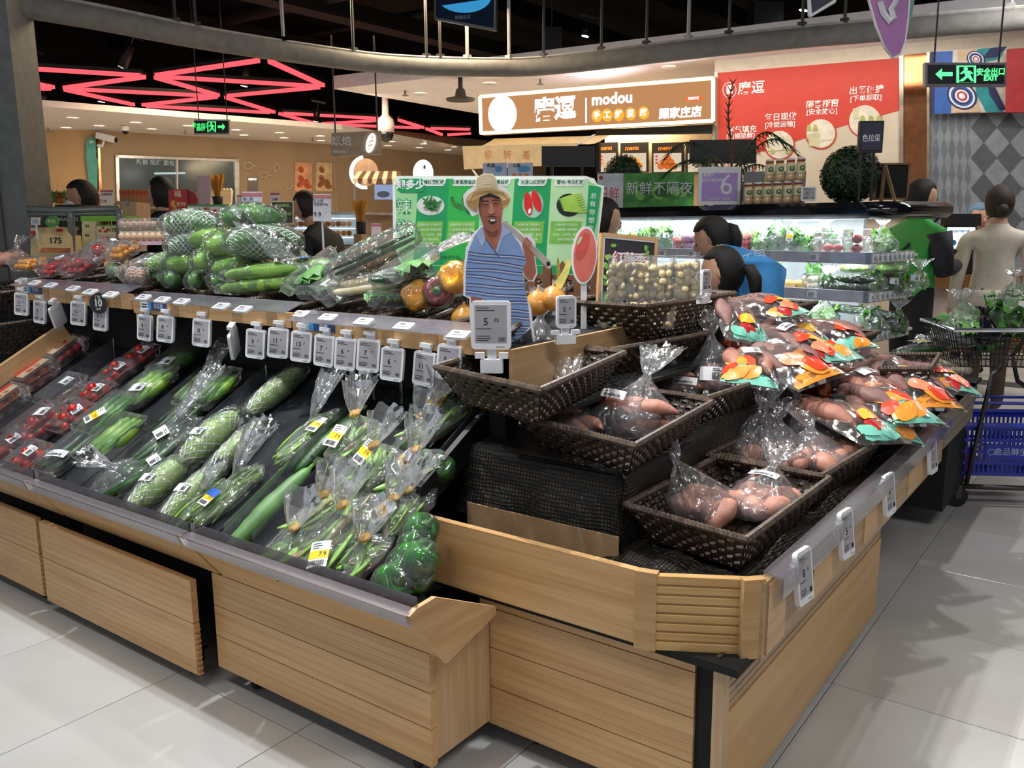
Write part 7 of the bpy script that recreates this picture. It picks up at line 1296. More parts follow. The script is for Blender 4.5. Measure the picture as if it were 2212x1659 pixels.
def carton(x0, y0, x1, y1, d, dz, lab, col, name='carton', cat='carton', bands=(), lines=(), h=0, grp=None, dots=None):
    W_ = FW((x0+x1)/2, y1, d, h); M_, q = face(W_, 0, ((x0+x1)/2, y1)); t = thing(name, lab, cat, M_, grp); P = q([(x0, y0), (x1, y0), (x1, y1), (x0, y1)])
    MB().prism(P, 0, dz).build('carton_body', mat('carton_'+col, col, .6, var=.05), t)
    MB().prism([(lerp(P[0][0], P[1][0], .42), P[0][1]), (lerp(P[0][0], P[1][0], .58), P[0][1]), (lerp(P[0][0], P[1][0], .58), P[0][1]+.002), (lerp(P[0][0], P[1][0], .42), P[0][1]+.002)], 0, dz).build('tape', mat('tape_tan', 'c9b48c', .4), t)
    for f0, f1, c in bands: MB().prism(q([(x0, lerp(y0, y1, f0)), (x1, lerp(y0, y1, f0)), (x1, lerp(y0, y1, f1)), (x0, lerp(y0, y1, f1))]), -.003, 0).build('print_band', mat('band_'+c, c, .55), t)
    if dots:
        rr = random.Random(lab)
        for i in range(7): MB().prism(q(ellp(lerp(x0, x1, rr.uniform(.1, .6)), lerp(y0, y1, rr.uniform(.2, .85)), 2.6, 2.6, 0, 10)), -.004-.0003*i, -.003).build('fruit_print', mat('dot_'+dots, dots, .5), t)
    for s_, fx, fy, hp, c in lines: txt(s_, q, W_, 0, lerp(x0, x1, fx), lerp(y0, y1, fy), hp, mat('ink_'+c, c, .5), t, -.006, .015)
    return t, q, W_
# bakery wall
M_, q = face(BW, 0, (380, 440)); wn = thing('window_1', 'dark bakery window with a slim metal frame and reflections', 'window', M_); tag(wn, kind='structure')
MB().prism(q([(252, 340), (510, 349), (510, 470), (252, 470)]), -.03, -.005).build('glass', mat('window_dark', '3d4a52', .12, var=.1, scale=.8, col2='55646c'), wn)
for P in ([(247, 335), (514, 345), (514, 350), (247, 341)], [(247, 335), (254, 336), (258, 470), (251, 470)], [(504, 346), (514, 346), (514, 470), (506, 470)], [(379, 344), (382, 344), (382, 470), (379, 470)]): MB().prism(q(P), -.06, 0).build('frame_bar', STEEL, wn)
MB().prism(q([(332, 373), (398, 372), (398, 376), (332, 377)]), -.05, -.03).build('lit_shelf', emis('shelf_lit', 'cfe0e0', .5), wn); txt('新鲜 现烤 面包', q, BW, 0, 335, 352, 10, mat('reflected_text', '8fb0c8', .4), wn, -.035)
M_, q = face(BW0, -.06, (198, 410)); t = thing('teal_wall_panel', 'teal arrow-topped panel on the tan wall', 'wall panel', M_); MB().prism(q([(198, 295), (207, 303), (208, 340), (212, 345), (210, 409), (194, 409), (186, 345), (186, 304)]), -.01, .03).build('panel', mat('teal_paint', '5fb0a8', .55), t)
MB().prism(q([(193, 305), (202, 304), (202, 309), (193, 310)]), -.014, -.01).build('printed_mark', mat('card_dfe0ea', 'dfe0ea', .5), t)
M_, q = face(BW, -.03, (215, 470)); t = thing('copper_wall_strip', 'narrow polished copper strip at the wall corner', 'trim strip', M_); MB().prism(q([(209, 284), (213, 284), (222, 470), (215, 470)]), -.03, .02).build('strip', cop, t)
for x0, x1, lab, c, c2 in ((637, 673, 'picture of a grilled sausage on the taupe wall', 'd9a07f', 'b85a3a'), (682, 717, 'picture of bread rolls on the taupe wall', 'cbb08c', '8f5f38')):
    M_, q = face(BW, -.03, ((x0+x1)/2, 414)); t = thing('wall_picture', lab, 'picture', M_); MB().prism(q([(x0, 350), (x1, 352), (x1, 414), (x0, 414)]), -.01, .02).build('canvas', mat('canvas_'+c, c, .6, scale=4, var=.2), t)
    for i in range(7): rr = random.Random(i); MB().prism(q(ellp(lerp(x0+7, x1-7, rr.random()), lerp(362, 405, rr.random()), 8, 5.5, rr.uniform(0, 3), 12)), -.012-.001*i, -.011-.001*i).build('printed_bread', mat('printed_'+c2, c2, .5, scale=9, var=.2), t)
for i, (x, y, w_, h_) in enumerate(((536, 358, 20, 14), (570, 378, 18, 12), (597, 362, 12, 16), (624, 400, 14, 16))):
    M_, q = face(BW, -.03, (x, y+10)); t = thing('wall_icon', 'thin white %s drawing on the taupe wall' % ('saucepan', 'teacup', 'whisk', 'mortar')[i], 'wall drawing', M_); Q = q(ellp(x, y, w_/2, h_/2, 0, 16)); MB().tube([(a_, -.006, b_) for a_, b_ in Q], .008, 4, 0, True).build('line_drawing', mat('icon_white', 'cfc3b2', .6), t); Q = q([(x+w_/2, y), (x+w_/2+9, y+2)]); MB().tube([(Q[0][0], -.006, Q[0][1]), (Q[1][0], -.006, Q[1][1])], .008, 4).build('line_drawing', mat('icon_white', '888888', .6), t)
card(534, 382, 557, 428, 12.5, 'black clipboard menu with an orange picture on the bakery wall', 'clipboard', 'clipboard', '1f1c1a', None, (('MENU', .5, .12, 5, 'ffffff'),), stick=0)
# lit arch and striped stall
LM_ = FW(790, 400, 11.5, .2); M_, q = face(LM_, 0, (790, 410)); t = thing('lit_arch', 'round bakery panel with a white halo of light behind the striped stall', 'wall lamp', M_); MB().prism(q(ellp(790, 372, 27, 30, 0, 28)), 0, .05).build('disc', mat('disc_taupe', 'b3937a', .6), t); Q = q([(788+29*math.cos(a_), 372+32*math.sin(a_)) for a_ in np.linspace(1.4, 4.6, 20)]); MB().tube([(a_, .04, b_) for a_, b_ in Q], .03, 6).build('halo', emis('halo_white', 'e6ecff', 3), t)
SM_ = FW(812, 395, 9.5, .15); M_, q = face(SM_, 0, (812, 420)); st = thing('bakery_stall', 'bakery stall with a cream and brown striped canopy and a small screen', 'stall', M_)
for i in range(10):
    a_, b_ = 762+i*10.5, 762+(i+1)*10.5; P = q([(a_+10*(1-i/10), 364), (b_+10*(1-i/10), 364), (b_, 386), (a_, 386)]); c_ = mat('stripe_cream', 'e4d6b6', .7) if i % 2 == 0 else mat('stripe_brown', '6b4a34', .7)
    MB().add([(P[0][0], .5, P[0][1]), (P[1][0], .5, P[1][1]), (P[2][0], 0, P[2][1]), (P[3][0], 0, P[3][1])], [(3, 2, 1, 0)]).build('canopy_stripe', c_, st); MB().prism(q([(a_, 386), (b_, 386), (b_-2, 396), ((a_+b_)/2, 399), (a_+2, 396)]), -.01, 0).build('scallop', c_, st)
for x in (766, 866): MB().prism(q([(x-1.5, 390), (x+1.5, 390), (x+1.5, 560), (x-1.5, 560)]), .0, .03).build('post', STEEL, st)
MB().prism(q([(809, 399), (851, 399), (849, 431), (809, 431)]), -.03, 0).build('screen_panel', emis('stall_screen', '8f9fc4', .6), st); MB().prism(q(ellp(828, 420, 14, 7)), -.034, -.03).build('picture_shape', mat('shape_slate', '46506e', .5), st)
EG = FW(914, 375, 10.5, .1); M_, q = face(EG, 0, (914, 400)); t = thing('lit_logo', 'glowing white round sign behind the pepper board', 'lit sign', M_); MB().prism(q(ellp(914, 374, 22, 29, 0, 26)), 0, .06).build('lit_disc', emis('logo_glow', 'f2f4ff', 2.2), t); MB().prism(q(ellp(917, 361, 3, 5, 0, 10)), -.006, 0).build('dot', mat('logo_slate', '3f4656', .5), t)
# long bakery counter and cases
CT_ = FW(500, 560, 8.6, .1); M_, q = face(CT_, 0, (420, 560)); bc = thing('bakery_counter', 'long bakery counter with glass case and lit shelves behind the shelf produce', 'counter', M_)
MB().prism(q([(255, 446), (860, 462), (860, 640), (255, 640)]), .3, .9).build('counter_body', mat('counter_tan', 'b99873', .6), bc); MB().prism(q([(255, 444), (860, 460), (860, 465), (255, 449)]), .1, .95).build('counter_top', mat('counter_pale', 'd9cbb6', .4), bc)
MB().prism(q([(630, 462), (765, 463), (765, 530), (630, 528)]), .25, .29).build('case_glass', mat('case_lit', 'aebfc6', .15), bc); 
for y in (470, 492, 512): MB().prism(q([(632, y), (764, y+1), (764, y+3), (632, y+2)]), .18, .25).build('lit_shelf', emis('case_shelf', 'e9f4ff', 1.0), bc)
rr = random.Random(12)
for i in range(22):
    x = 640+(i % 11)*11.5; y = 488 if i < 11 else 508; W_ = CT_; p = W_.hit(x, y, .2); t = thing('pastry_pack', 'small packed pastry, %s on the %s shelf of the lit bakery case' % (ORD[i % 11], ('upper', 'lower')[i//11]), 'pastry', TR(p[0], p[1], p[2], VH), 'packed pastries in the bakery case'); c_ = rr.choice(('c98f4f', 'e0c08a', 'a86a3a', 'd9b7a0')); MB().rbox((0, 0, .02), (.045, .05, .05), .012).build('pack', mat('pastry_'+c_, c_, .4), t)
for i in range(8):
    x = 268+i*9; p = CT_.hit(x, 443, .6); t = thing('bread_pack', 'brown bread pack on the bakery shelf, %s from the tan counter' % ORD[i], 'bread', TR(p[0], p[1], p[2], VH), 'bread packs on the bakery shelf'); MB().rbox((0, 0, .08), (.04, .08, .16), .012).b2((-.018, -.042, .1), (.018, -.04, .14), 1).build('wrapper', [mat('bread_brown', 'a8734a', .5), mat('bread_tag_red', 'b2482f', .5)], t)
for i in range(9):
    x = 335+i*8 if i < 3 else 458+(i-3)*7; p = CT_.hit(x, 443, .6); t = thing('paper_bread_bag', 'tall cream paper bread bag on the bakery shelf, %s from the pillar' % ORD[i], 'bread bag', TR(p[0], p[1], p[2], VH, 0, .15), 'paper bread bags on the bakery shelf'); MB().prism([(-.022, 0), (.022, 0), (.02, .15), (0, .175), (-.02, .15)], 0, .06).build('paper_bag', mat('paper_cream', 'd8c7a4', .7), t)
for px, py, d, lab in ((470, 425, 8.0, 'bundle of golden wheat in a dark pot by the pink sign'), (780, 480, 8.0, 'bundle of golden wheat in a dark pot beside the bending worker')):
    p = at(px, py, d); t = thing('wheat_bundle', lab, 'wheat bundle', TR(p[0], p[1], p[2])); k_ = d/F_PX; MB().lathe([(9*k_, -25*k_), (11*k_, 0), (10*k_, 1*k_)], 12).build('pot', mat('pot_dark', '2b2b2b', .6), t, True); MB().b2((-12*k_, -12*k_, -25*k_-.5), (12*k_, 12*k_, -25*k_)).build('plinth', mat('counter_tan', 'b99873', .6), t); mb = MB(); r_ = random.Random(px)
    for i in range(60): a_ = r_.uniform(0, 6.3); q_ = r_.random()**.6*16*k_; L = 44*k_*r_.uniform(.8, 1.1); mb.tube([(q_*.3*math.cos(a_), q_*.3*math.sin(a_), 0), (q_*math.cos(a_), q_*math.sin(a_), L)], [.8*k_, 2.0*k_], 3)
    tag(mb.build('wheat_ear', mat('wheat_gold', 'd99a3c', .6, scale=30), t), kind='stuff')
# cards
RB = 'c87f86'
card(523, 414, 566, 478, 4.9, 'lilac price card reading 9.9 with a red fruit picture, nearest the heap', band=RB, lines=(('蒸山药', .3, .26, 6, '3a3448'), ('自然熟番茄300g', .45, .38, 5, '3a3448'), ('9.9', .25, .75, 11, '2a2638')))
card(676, 419, 715, 478, 4.9, 'lilac price card reading 9.9 with a green stalk picture', band=RB, lines=(('玉山绿', .3, .26, 6, '3a3448'), ('甘蓝苗400g', .45, .38, 5, '3a3448'), ('9.9', .25, .75, 11, '2a2638')))
card(217, 409, 244, 446, 6.0, 'pale price card with a pink band beside the tan counter', base='e8d6c8', band='b8604f', lines=(('当季鲜果', .5, .3, 4.5, '3a3448'), ('2.9', .3, .7, 7, '3a3448')))
card(426, 380, 454, 440, 7.4, 'blank pink board standing before the bakery window', 'pink_board', 'sign', 'd8b9bd'); card(584, 416, 604, 446, 6.2, 'small pink-banded card behind the leaf placard', base='ead8cf', band='a8484a', lines=(('水果', .5, .5, 5, '3a3448'),)); card(512, 421, 530, 443, 6.4, 'small orange-white card behind the tomato cartons', base='ecd9c6', band='d86a4a'); card(664, 427, 679, 453, 7.0, 'small cream card beside a black box on the bakery counter', base='ead9bf', band='d8704f'); card(802, 483, 823, 514, 5.0, 'small pink-banded card behind the pepper sign edge', base='f0d8dc', band='d86a7a')
t, q, W_ = card(588, 437, 632, 482, 4.8, 'tan-framed dark placard with green vegetable pictures tilted on the shelf', 'vegetable_placard', 'placard', '3a352c', None, (('有机鲜蔬', .5, .16, 6, '9fc47a'),), .2, None, 40, 'b09a78')
for i in range(7): MB().prism(q(ellp(595+(i % 4)*10, 462+(i//4)*10, 6, 4, i, 10)), -.004-.0004*i, -.003-.0004*i).build('leaf_print', mat('veg_print', '5f7f45', .5), t)
card(600, 395, 622, 408, 7.4, 'small black box sign on the bakery counter', 'box_sign', 'sign', '221c1a', stick=0) if False else None
# egg trays
EG_ = variants('egg', lambda i: MB().ell((0, 0, 0), (.021, .021, .027), 9, 7), 1, mat('egg_shell', 'dcb99a', .5)); EGC = mat('egg_tray', 'c9bba4', .7)
for j, (py, d) in enumerate(((520, 4.75), (497, 4.75))):
    p = at(338, py, d); t = thing('egg_tray', ('lower open tray of pale brown eggs behind the shelf baskets', 'upper tray of eggs under clear film behind the shelf baskets')[j], 'egg tray', TR(p[0], p[1], p[2], VH)); MB().b2((-.16, -.1, -.02), (.16, .2, .0)).build('tray', EGC if j else mat('tray_pink', 'd0b2ba', .6), t)
    for i in range(40): put(EG_, t, TR(-.15+.0335*(i % 10), -.08+.06*(i//10), .022))
    if j: MB().rbox((0, .05, .03), (.33, .3, .07), .02).build('film_cover', BAG, t)
# red gift box, tomato cartons
M_, q = face(FW(390, 476, 6.0, .25), 0, (390, 476)); W6 = FW(390, 476, 6.0, .25); t = thing('red_gift_box', 'tall red gift carton with a gold figure print and slanted top', 'gift box', M_); RC = mat('gift_red', 'b3201c', .45)
MB().prism(q([(363, 410), (405, 408), (407, 476), (366, 476)]), 0, .14).build('carton_body', RC, t); MB().prism(q([(405, 408), (420, 416), (426, 430), (424, 476), (407, 476)]), .03, .14).build('side_gusset', mat('gift_red_deep', '8f1815', .45), t); GO = mat('gift_gold', 'e0a24a', .4)
for P in ([(368, 440), (374, 436), (380, 445), (394, 476), (390, 476)], [(372, 448), (376, 446), (386, 476), (382, 476)]): MB().prism(q(P), -.004, 0).build('gold_print', GO, t)
txt('福', q, W6, 0, 384, 420, 12, mat('gift_cream', 'e8c9a0', .5), t, -.004, .02); txt('吉祥', q, W6, 0, 391, 442, 8, mat('gift_cream', '888888', .5), t, -.004); MB().prism(q(ellp(374, 437, 4.5, 4.5, 0, 12)), -.006, -.002).build('gold_print', GO, t)
for x0, x1, lab in ((405, 456, 'white tomato carton with a green band and plant print, beside the red gift box'), (456, 512, 'white tomato carton with a green band and plant print, second from the red box'), (508, 530, 'white tomato carton cut off by the lilac price card')):
    t, q, W_ = carton(x0, 442, x1, 480, 5.4, .18, lab, 'e6dcd8', bands=((0, .1, '3f9a5a'),), h=.1, grp='white tomato cartons'); c_ = (x0+x1)/2; MB().prism(q([(c_-12, 472), (c_-12, 462), (c_-5, 460), (c_, 448), (c_+5, 460), (c_+12, 462), (c_+12, 472)]), -.004, 0).build('plant_print', mat('plant_green', '2f7a46', .5), t); MB().prism(q(ellp(x0+9, 455, 5, 3, 0, 10)), -.004, 0).build('logo_print', RED, t); txt('番茄', q, W_, 0, x1-10, 451, 5, RED, t)
# fruit corner cartons and rail
for a in ((208, 486, 258, 508, 5.9, .3, 'cream carton reading 175 at the top of the rail stack', 'e5d3a8', 'carton', 'carton', ((0, .10, '6fae46'),), (('175', .72, .5, 9, '4a3a2a'),), .1, None, 'b8402f'), (208, 508, 258, 530, 5.9, .3, 'lilac and cream fruit carton in the middle of the rail stack', 'd3c4b4', 'carton', 'carton', (), (('鲜果', .7, .5, 8, '6a5a5a'),), .1, None, 'c2562f'), (208, 530, 258, 556, 5.9, .3, 'fruit carton at the bottom of the rail stack', 'dccba6', 'carton', 'carton', (), (), .1, None, 'b8402f'),
          (177, 478, 207, 498, 5.9, .3, 'narrow cream carton end at the top beside the stack', 'e8d8a4', 'carton', 'carton', ((.3, .7, 'e8d8a4'),), (('66', .4, .5, 7, '4a3a2a'),), .1), (177, 498, 207, 518, 5.9, .3, 'narrow cream carton end in the middle beside the stack', 'e6d49c', 'carton', 'carton', (), (('66', .4, .5, 7, '4a3a2a'),), .1), (177, 518, 207, 548, 5.9, .3, 'narrow cream carton end at the bottom beside the stack', 'e4d094', 'carton', 'carton', (), (('66', .4, .5, 7, '4a3a2a'),), .1),
          (174, 466, 272, 478, 5.95, .3, 'flat green carton lying on top of the rail stack', '7fc244', 'carton', 'carton', (), (), .1), (118, 442, 180, 462, 6.3, .3, 'dark orange crate lettered ORANGES, topmost behind the rail', '20211d', 'orange_crate', 'crate', (), (('ORANGES', .5, .5, 8, 'c9c2b0'),), .1), (122, 464, 176, 484, 6.3, .3, 'dark orange crate lettered ORANGES, second one down', '24302a', 'orange_crate', 'crate', (), (('ORANGES', .45, .5, 8, 'c9c2b0'),), .1), (126, 484, 176, 506, 6.3, .3, 'dark orange crate lettered ORANGES, third one down', '26352c', 'orange_crate', 'crate', (), (('ORANGES', .45, .45, 8, 'c9c2b0'),), .1), (150, 506, 178, 552, 6.2, .3, 'green and black crate at the bottom behind the rail', '1f6a44', 'orange_crate', 'crate', ((0, .25, '2a2420'),), (), .1),
          (66, 492, 134, 560, 5.8, .3, 'cream fruit carton behind the tilted one by the pillar', 'e2c795', 'carton', 'carton', ((.1, .2, 'c23a2c'),), (), .15, None, 'b8402f'), (258, 456, 290, 545, 6.4, .3, 'pinkish display end panel right behind the rail'.replace('right ', ''), 'c7aaa0', 'display_panel', 'panel', (), (), .1)):
    carton(*a)
W_ = FW(115, 545, 5.3, .2); M_, q = face(W_, 0, (115, 548)); t = thing('carton', 'tilted open cream carton with upside-down 175 print in front by the pillar', 'carton', M_); MB().prism(q([(76, 506), (150, 510), (153, 548), (86, 546)]), 0, .25).build('carton_body', mat('carton_front', 'e8cd92', .6, var=.04), t); MB().prism(q([(70, 492), (136, 492), (150, 510), (76, 506)]), .02, .05).build('flap', mat('carton_front', '888888', .6), t); MB().prism(q([(120, 495), (133, 494), (134, 500), (121, 501)]), .015, .02).build('red_tab', RED, t)
lettering('175', .05, INK, t, *[(a_, b_) for a_, b_ in q([(120, 520)])][0], -.004, .02, T=None); MB().prism(q([(90, 535), (152, 536), (153, 546), (86, 545)]), -.003, 0).build('fruit_print', mat('fruit_band', 'cf7a4a', .5, scale=20, var=.3), t)
RT = mat('rail_grey', '7c837f', .4, .3); M_, q = face(FW(200, 540, 5.4, .05), 0, (160, 540)); t = thing('guard_rail', 'grey tubular guard rail in front of the fruit cartons', 'rail', M_)
for pts in ([(60, 452), (150, 455), (258, 451)], [(60, 463), (258, 461)], [(152, 455), (154, 470), (157, 640)], [(256, 452), (258, 470), (262, 640)]): Q = q(pts); MB().tube([(a_, 0, b_) for a_, b_ in Q], .022 if len(pts) == 3 else .014, 8).build('tube', RT, t, True)
M_, q = face(FW(80, 440, 6.6, .1), 0, (80, 440)); W_ = FW(80, 440, 6.6, .1); t = thing('leaf_sign', 'green and pink leaf-shaped fruit sign beside the pillar', 'sign', M_); MB().prism(q([(50, 388), (82, 388), (98, 397), (107, 414), (103, 432), (90, 440), (50, 440)]), 0, .02).build('board', mat('leaf_sign_green', '2f7d3a', .5), t); MB().prism(q([(57, 426), (68, 407), (90, 403), (99, 406), (97, 428), (84, 440), (60, 440)]), -.004, 0).build('pink_face', mat('leaf_sign_pink', 'd8b0a8', .5), t); txt('Zespri', q, W_, 0, 82, 417, 8, mat('ink_red', 'b8302c', .5), t, -.006, .02); txt('佳沛', q, W_, 0, 84, 428, 6, mat('ink_red', '888888', .5), t, -.006)
t, q, W_ = card(67, 470, 86, 486, 5.2, 'white price tag on the fruit carton by the pillar', base='dcd8d6', stick=30); MB().prism(q([(70, 473), (83, 473), (83, 483), (70, 483)]), -.002, 0).build('screen', SCR, t)
M_, q = face(FW(112, 490, 5.2), 0, (112, 490)); t = thing('round_fruit_sign', 'round green sign board standing on the tilted carton', 'sign', M_); MB().prism(q(ellp(112, 479, 15, 12)), 0, .01).build('board', mat('round_sign_green', '3f8f46', .5), t); txt('甜橙', q, FW(112, 490, 5.2), 0, 112, 479, 7, mat('ink_yellow', 'e0d080', .5), t)
M_, q = face(FW(270, 520, 6.2, .2), 0, (268, 520)); t = thing('tan_counter', 'tan slanted fruit counter with a blue figure 2 on its end', 'counter', M_); MB().prism(q([(240, 446), (252, 434), (293, 436), (297, 520), (244, 520)]), 0, .5).build('body', mat('counter_tan', '888888', .6), t); txt('2', q, FW(270, 520, 6.2, .2), 0, 276, 438, 12, mat('ink_blue', '4f86c6', .5), t, -.01, .03)
FR = [mat('fruit_orange', 'e07a35', .4), mat('fruit_red', 'c23a34', .4), mat('fruit_pink', 'd98a82', .4), mat('fruit_gold', 'd9a24a', .4), mat('fruit_green', '6f8f3a', .4)]; rr = random.Random(21)
for i in range(26):
    px, py = 104+(i % 13)*9+rr.uniform(-2, 2), 432-(i//13)*9+rr.uniform(-2, 2); p = at(px, py, 7.3); k = rr.randrange(5); t = thing('fruit', 'round %s fruit, %s in the %s row of the pile behind the crates' % (('orange', 'red', 'pink', 'golden', 'green')[k], ORD[i % 13], ('lower', 'upper')[i//13]), 'fruit', TR(p[0], p[1], p[2]), 'fruit pile behind the crates'); MB().ell((0, 0, 0), (.032,)*3, 10, 7).build('fruit_body', FR[k], t, True); MB().tube([(0, 0, .028), (.004, 0, .042)], .004, 4).build('stalk', CALYX, t)
# far stand with baskets at the picture edge
FSX = thing('edge_stand', 'dark basket stand with wire front, cut by the picture edge', 'produce stand', (-5.3, 2.0, 0)); I5 = Matrix.Translation((5.3, -2.0, 0))
MB().b2((-5.9, 2.1, .2), (-4.62, 2.9, 1.08)).build('body', BLKM, FSX, False, I5)
basket(rect(-5.2, 1.98, -4.60, 2.6, 1.17, 0, .05), .12, 'dark wicker basket with onions at the very edge of the picture', grp=None); basket(rect(-5.1, 1.72, -4.58, 2.2, 1.0, 0, .05), .16, 'dark wicker basket below it at the picture edge, empty'.replace('below it', 'under the onion basket'), grp=None)
wm = MB()
for i in range(9): wm.tube([(-4.62, 1.45+i*.07, .60+i*.02), (-4.62, 1.45+i*.07, .9+i*.02)], .003, 4).tube([(-5.1+i*.06, 1.5, .62), (-5.1+i*.06, 1.5, .9)], .003, 4)
for i in range(5): wm.tube([(-5.1, 1.5, .62+i*.07), (-4.62, 1.5, .62+i*.07)], .003, 4)
wm.build('wire_front', BLK, FSX, False, I5); MB().b2((-5.3, 1.6, .5), (-4.6, 2.2, .6)).build('wood_tray', OAKY, FSX, False, I5)
bagged('clear bag of garlic on the edge stand with a white plastic scoop', at_ := TR(*at(20, 575, 4.6)), .10, .09, .10, 'round', 'garlic_bag', 'bagged vegetable', None, 301, .06, .06, (.0, .05), (), None, 5)
# ================================================================== PEOPLE
def human(name, lab, J, edges, root, mats, zones, M_, hair=None, head=None, extra=None):
    """one skinned body: J joint -> (x, y, z, radius); zones maps a bone to its material index"""
    t = thing(name, lab, 'person', M_); me = bpy.data.meshes.new('body'); ks = list(J); ix = {k: i for i, k in enumerate(ks)}
    me.from_pydata([J[k][:3] for k in ks], [(ix[a], ix[b]) for a, b in edges], []); o = bpy.data.objects.new('body', me); COL.objects.link(o)
    sk = o.modifiers.new('s', 'SKIN'); sk.use_smooth_shade = True; o.modifiers.new('d', 'SUBSURF').levels = 2
    for k in ks: v = me.skin_vertices[0].data[ix[k]]; r_ = J[k][3]; v.radius = r_ if isinstance(r_, tuple) else (r_, r_); v.use_root = (k == root)
    bpy.context.view_layer.update(); dg = bpy.context.evaluated_depsgraph_get(); m2 = bpy.data.meshes.new_from_object(o.evaluated_get(dg)); bpy.data.objects.remove(o)
    mb = MB(); V = np.array([v.co[:] for v in m2.vertices]); F_ = [tuple(p.vertices) for p in m2.polygons]
    segs = [(np.array(J[a][:3]), np.array(J[b][:3]), zones.get((a, b), zones.get(b, 0))) for a, b in edges]
    mi = []
    for f in F_:
        c_ = V[list(f)].mean(0); best = min(segs, key=lambda s_: np.linalg.norm(c_-(s_[0]+(s_[1]-s_[0])*min(1, max(0, ((c_-s_[0])@(s_[1]-s_[0]))/((s_[1]-s_[0])@(s_[1]-s_[0])+1e-9))))))
        mi.append(best[2])
    mb.add(V, F_); mb.m = mi
    if head is not None:
        hc, hr, R_ = head; k0 = len(mb.m)
        def hf(V): return np.stack([V[:, 0]*(1-.12*np.maximum(-V[:, 2], 0)), V[:, 1]*(1+.06*np.maximum(V[:, 2], 0)), V[:, 2]], 1)
        mb.ell(hc, (hr*.80, hr*.95, hr*1.12), 18, 14, 2, None, R_, hf); Rm = np.array(R_.to_3x3())
        mb.ell(np.array(hc)+Rm @ np.array([0, -hr*.97, -.05*hr]), (hr*.13, hr*.2, hr*.22), 8, 6, 2, None, R_)
        for s_ in (-1, 1): mb.ell(np.array(hc)+Rm @ np.array([s_*hr*.80, .05*hr, -.02*hr]), (hr*.09, hr*.18, hr*.26), 8, 6, 2, None, R_); mb.ell(np.array(hc)+Rm @ np.array([s_*hr*.30, -hr*.86, hr*.10]), (hr*.12, hr*.08, hr*.07), 8, 6, 3, None, R_)
        mb.ell(np.array(hc)+Rm @ np.array([0, -hr*.84, -hr*.48]), (hr*.24, hr*.1, hr*.06), 8, 6, 4, None, R_)
    mb.build('body', mats, t, True); return t
SK = mat('skin', 'd0a084', .5, sss=.1); EYEM = mat('eye_dark', '1c1715', .3); LIPS = mat('lips', 'a8605a', .5); HRM = mat('black_hair', '14110e', .62, bump=.8, bscale=9, stretch=(30, 30, 3), scale=4, var=.5); HRB = mat('brown_hair', '2e201a', .62, bump=.8, bscale=9, stretch=(30, 30, 3), scale=4, var=.4)
def hairdo(t, hc, hr, R_, m, tail=None, bun=None, back=1.0, name='hair'):
    Rm = np.array(R_.to_3x3()); mb = MB()
    def f(V):
        k = np.where(V[:, 1] < -.25, np.clip((V[:, 2]-.35)*3, 0, 1), 1); return np.stack([V[:, 0]*(.6+.4*k), np.maximum(V[:, 1], -.25+(-.75)*np.clip((V[:, 2]-.2)*2, 0, 1)), V[:, 2]], 1)
    mb.ell(np.array(hc)+Rm @ np.array([0, .05*hr, .08*hr]), (hr*.90, hr*1.06, hr*1.18*back), 20, 14, 0, None, R_, f); mb.build(name, m, t, True)
    if tail: MB().tube([np.array(hc)+Rm @ np.array(p)*hr for p in tail], [hr*.18, hr*.30, hr*.34, hr*.28, hr*.10][:len(tail)], 10).build('ponytail', m, t, True); MB().lathe([(hr*.2, -hr*.07), (hr*.24, 0), (hr*.2, hr*.07)], 10, 0, Matrix.Translation(Vector(np.array(hc)+Rm @ np.array(tail[0])*hr))).build('hair_band', BLK, t)
    if bun: MB().ell(np.array(hc)+Rm @ np.array(bun)*hr, (hr*.36, hr*.34, hr*.44), 12, 9).build('hair_bun', m, t, True)
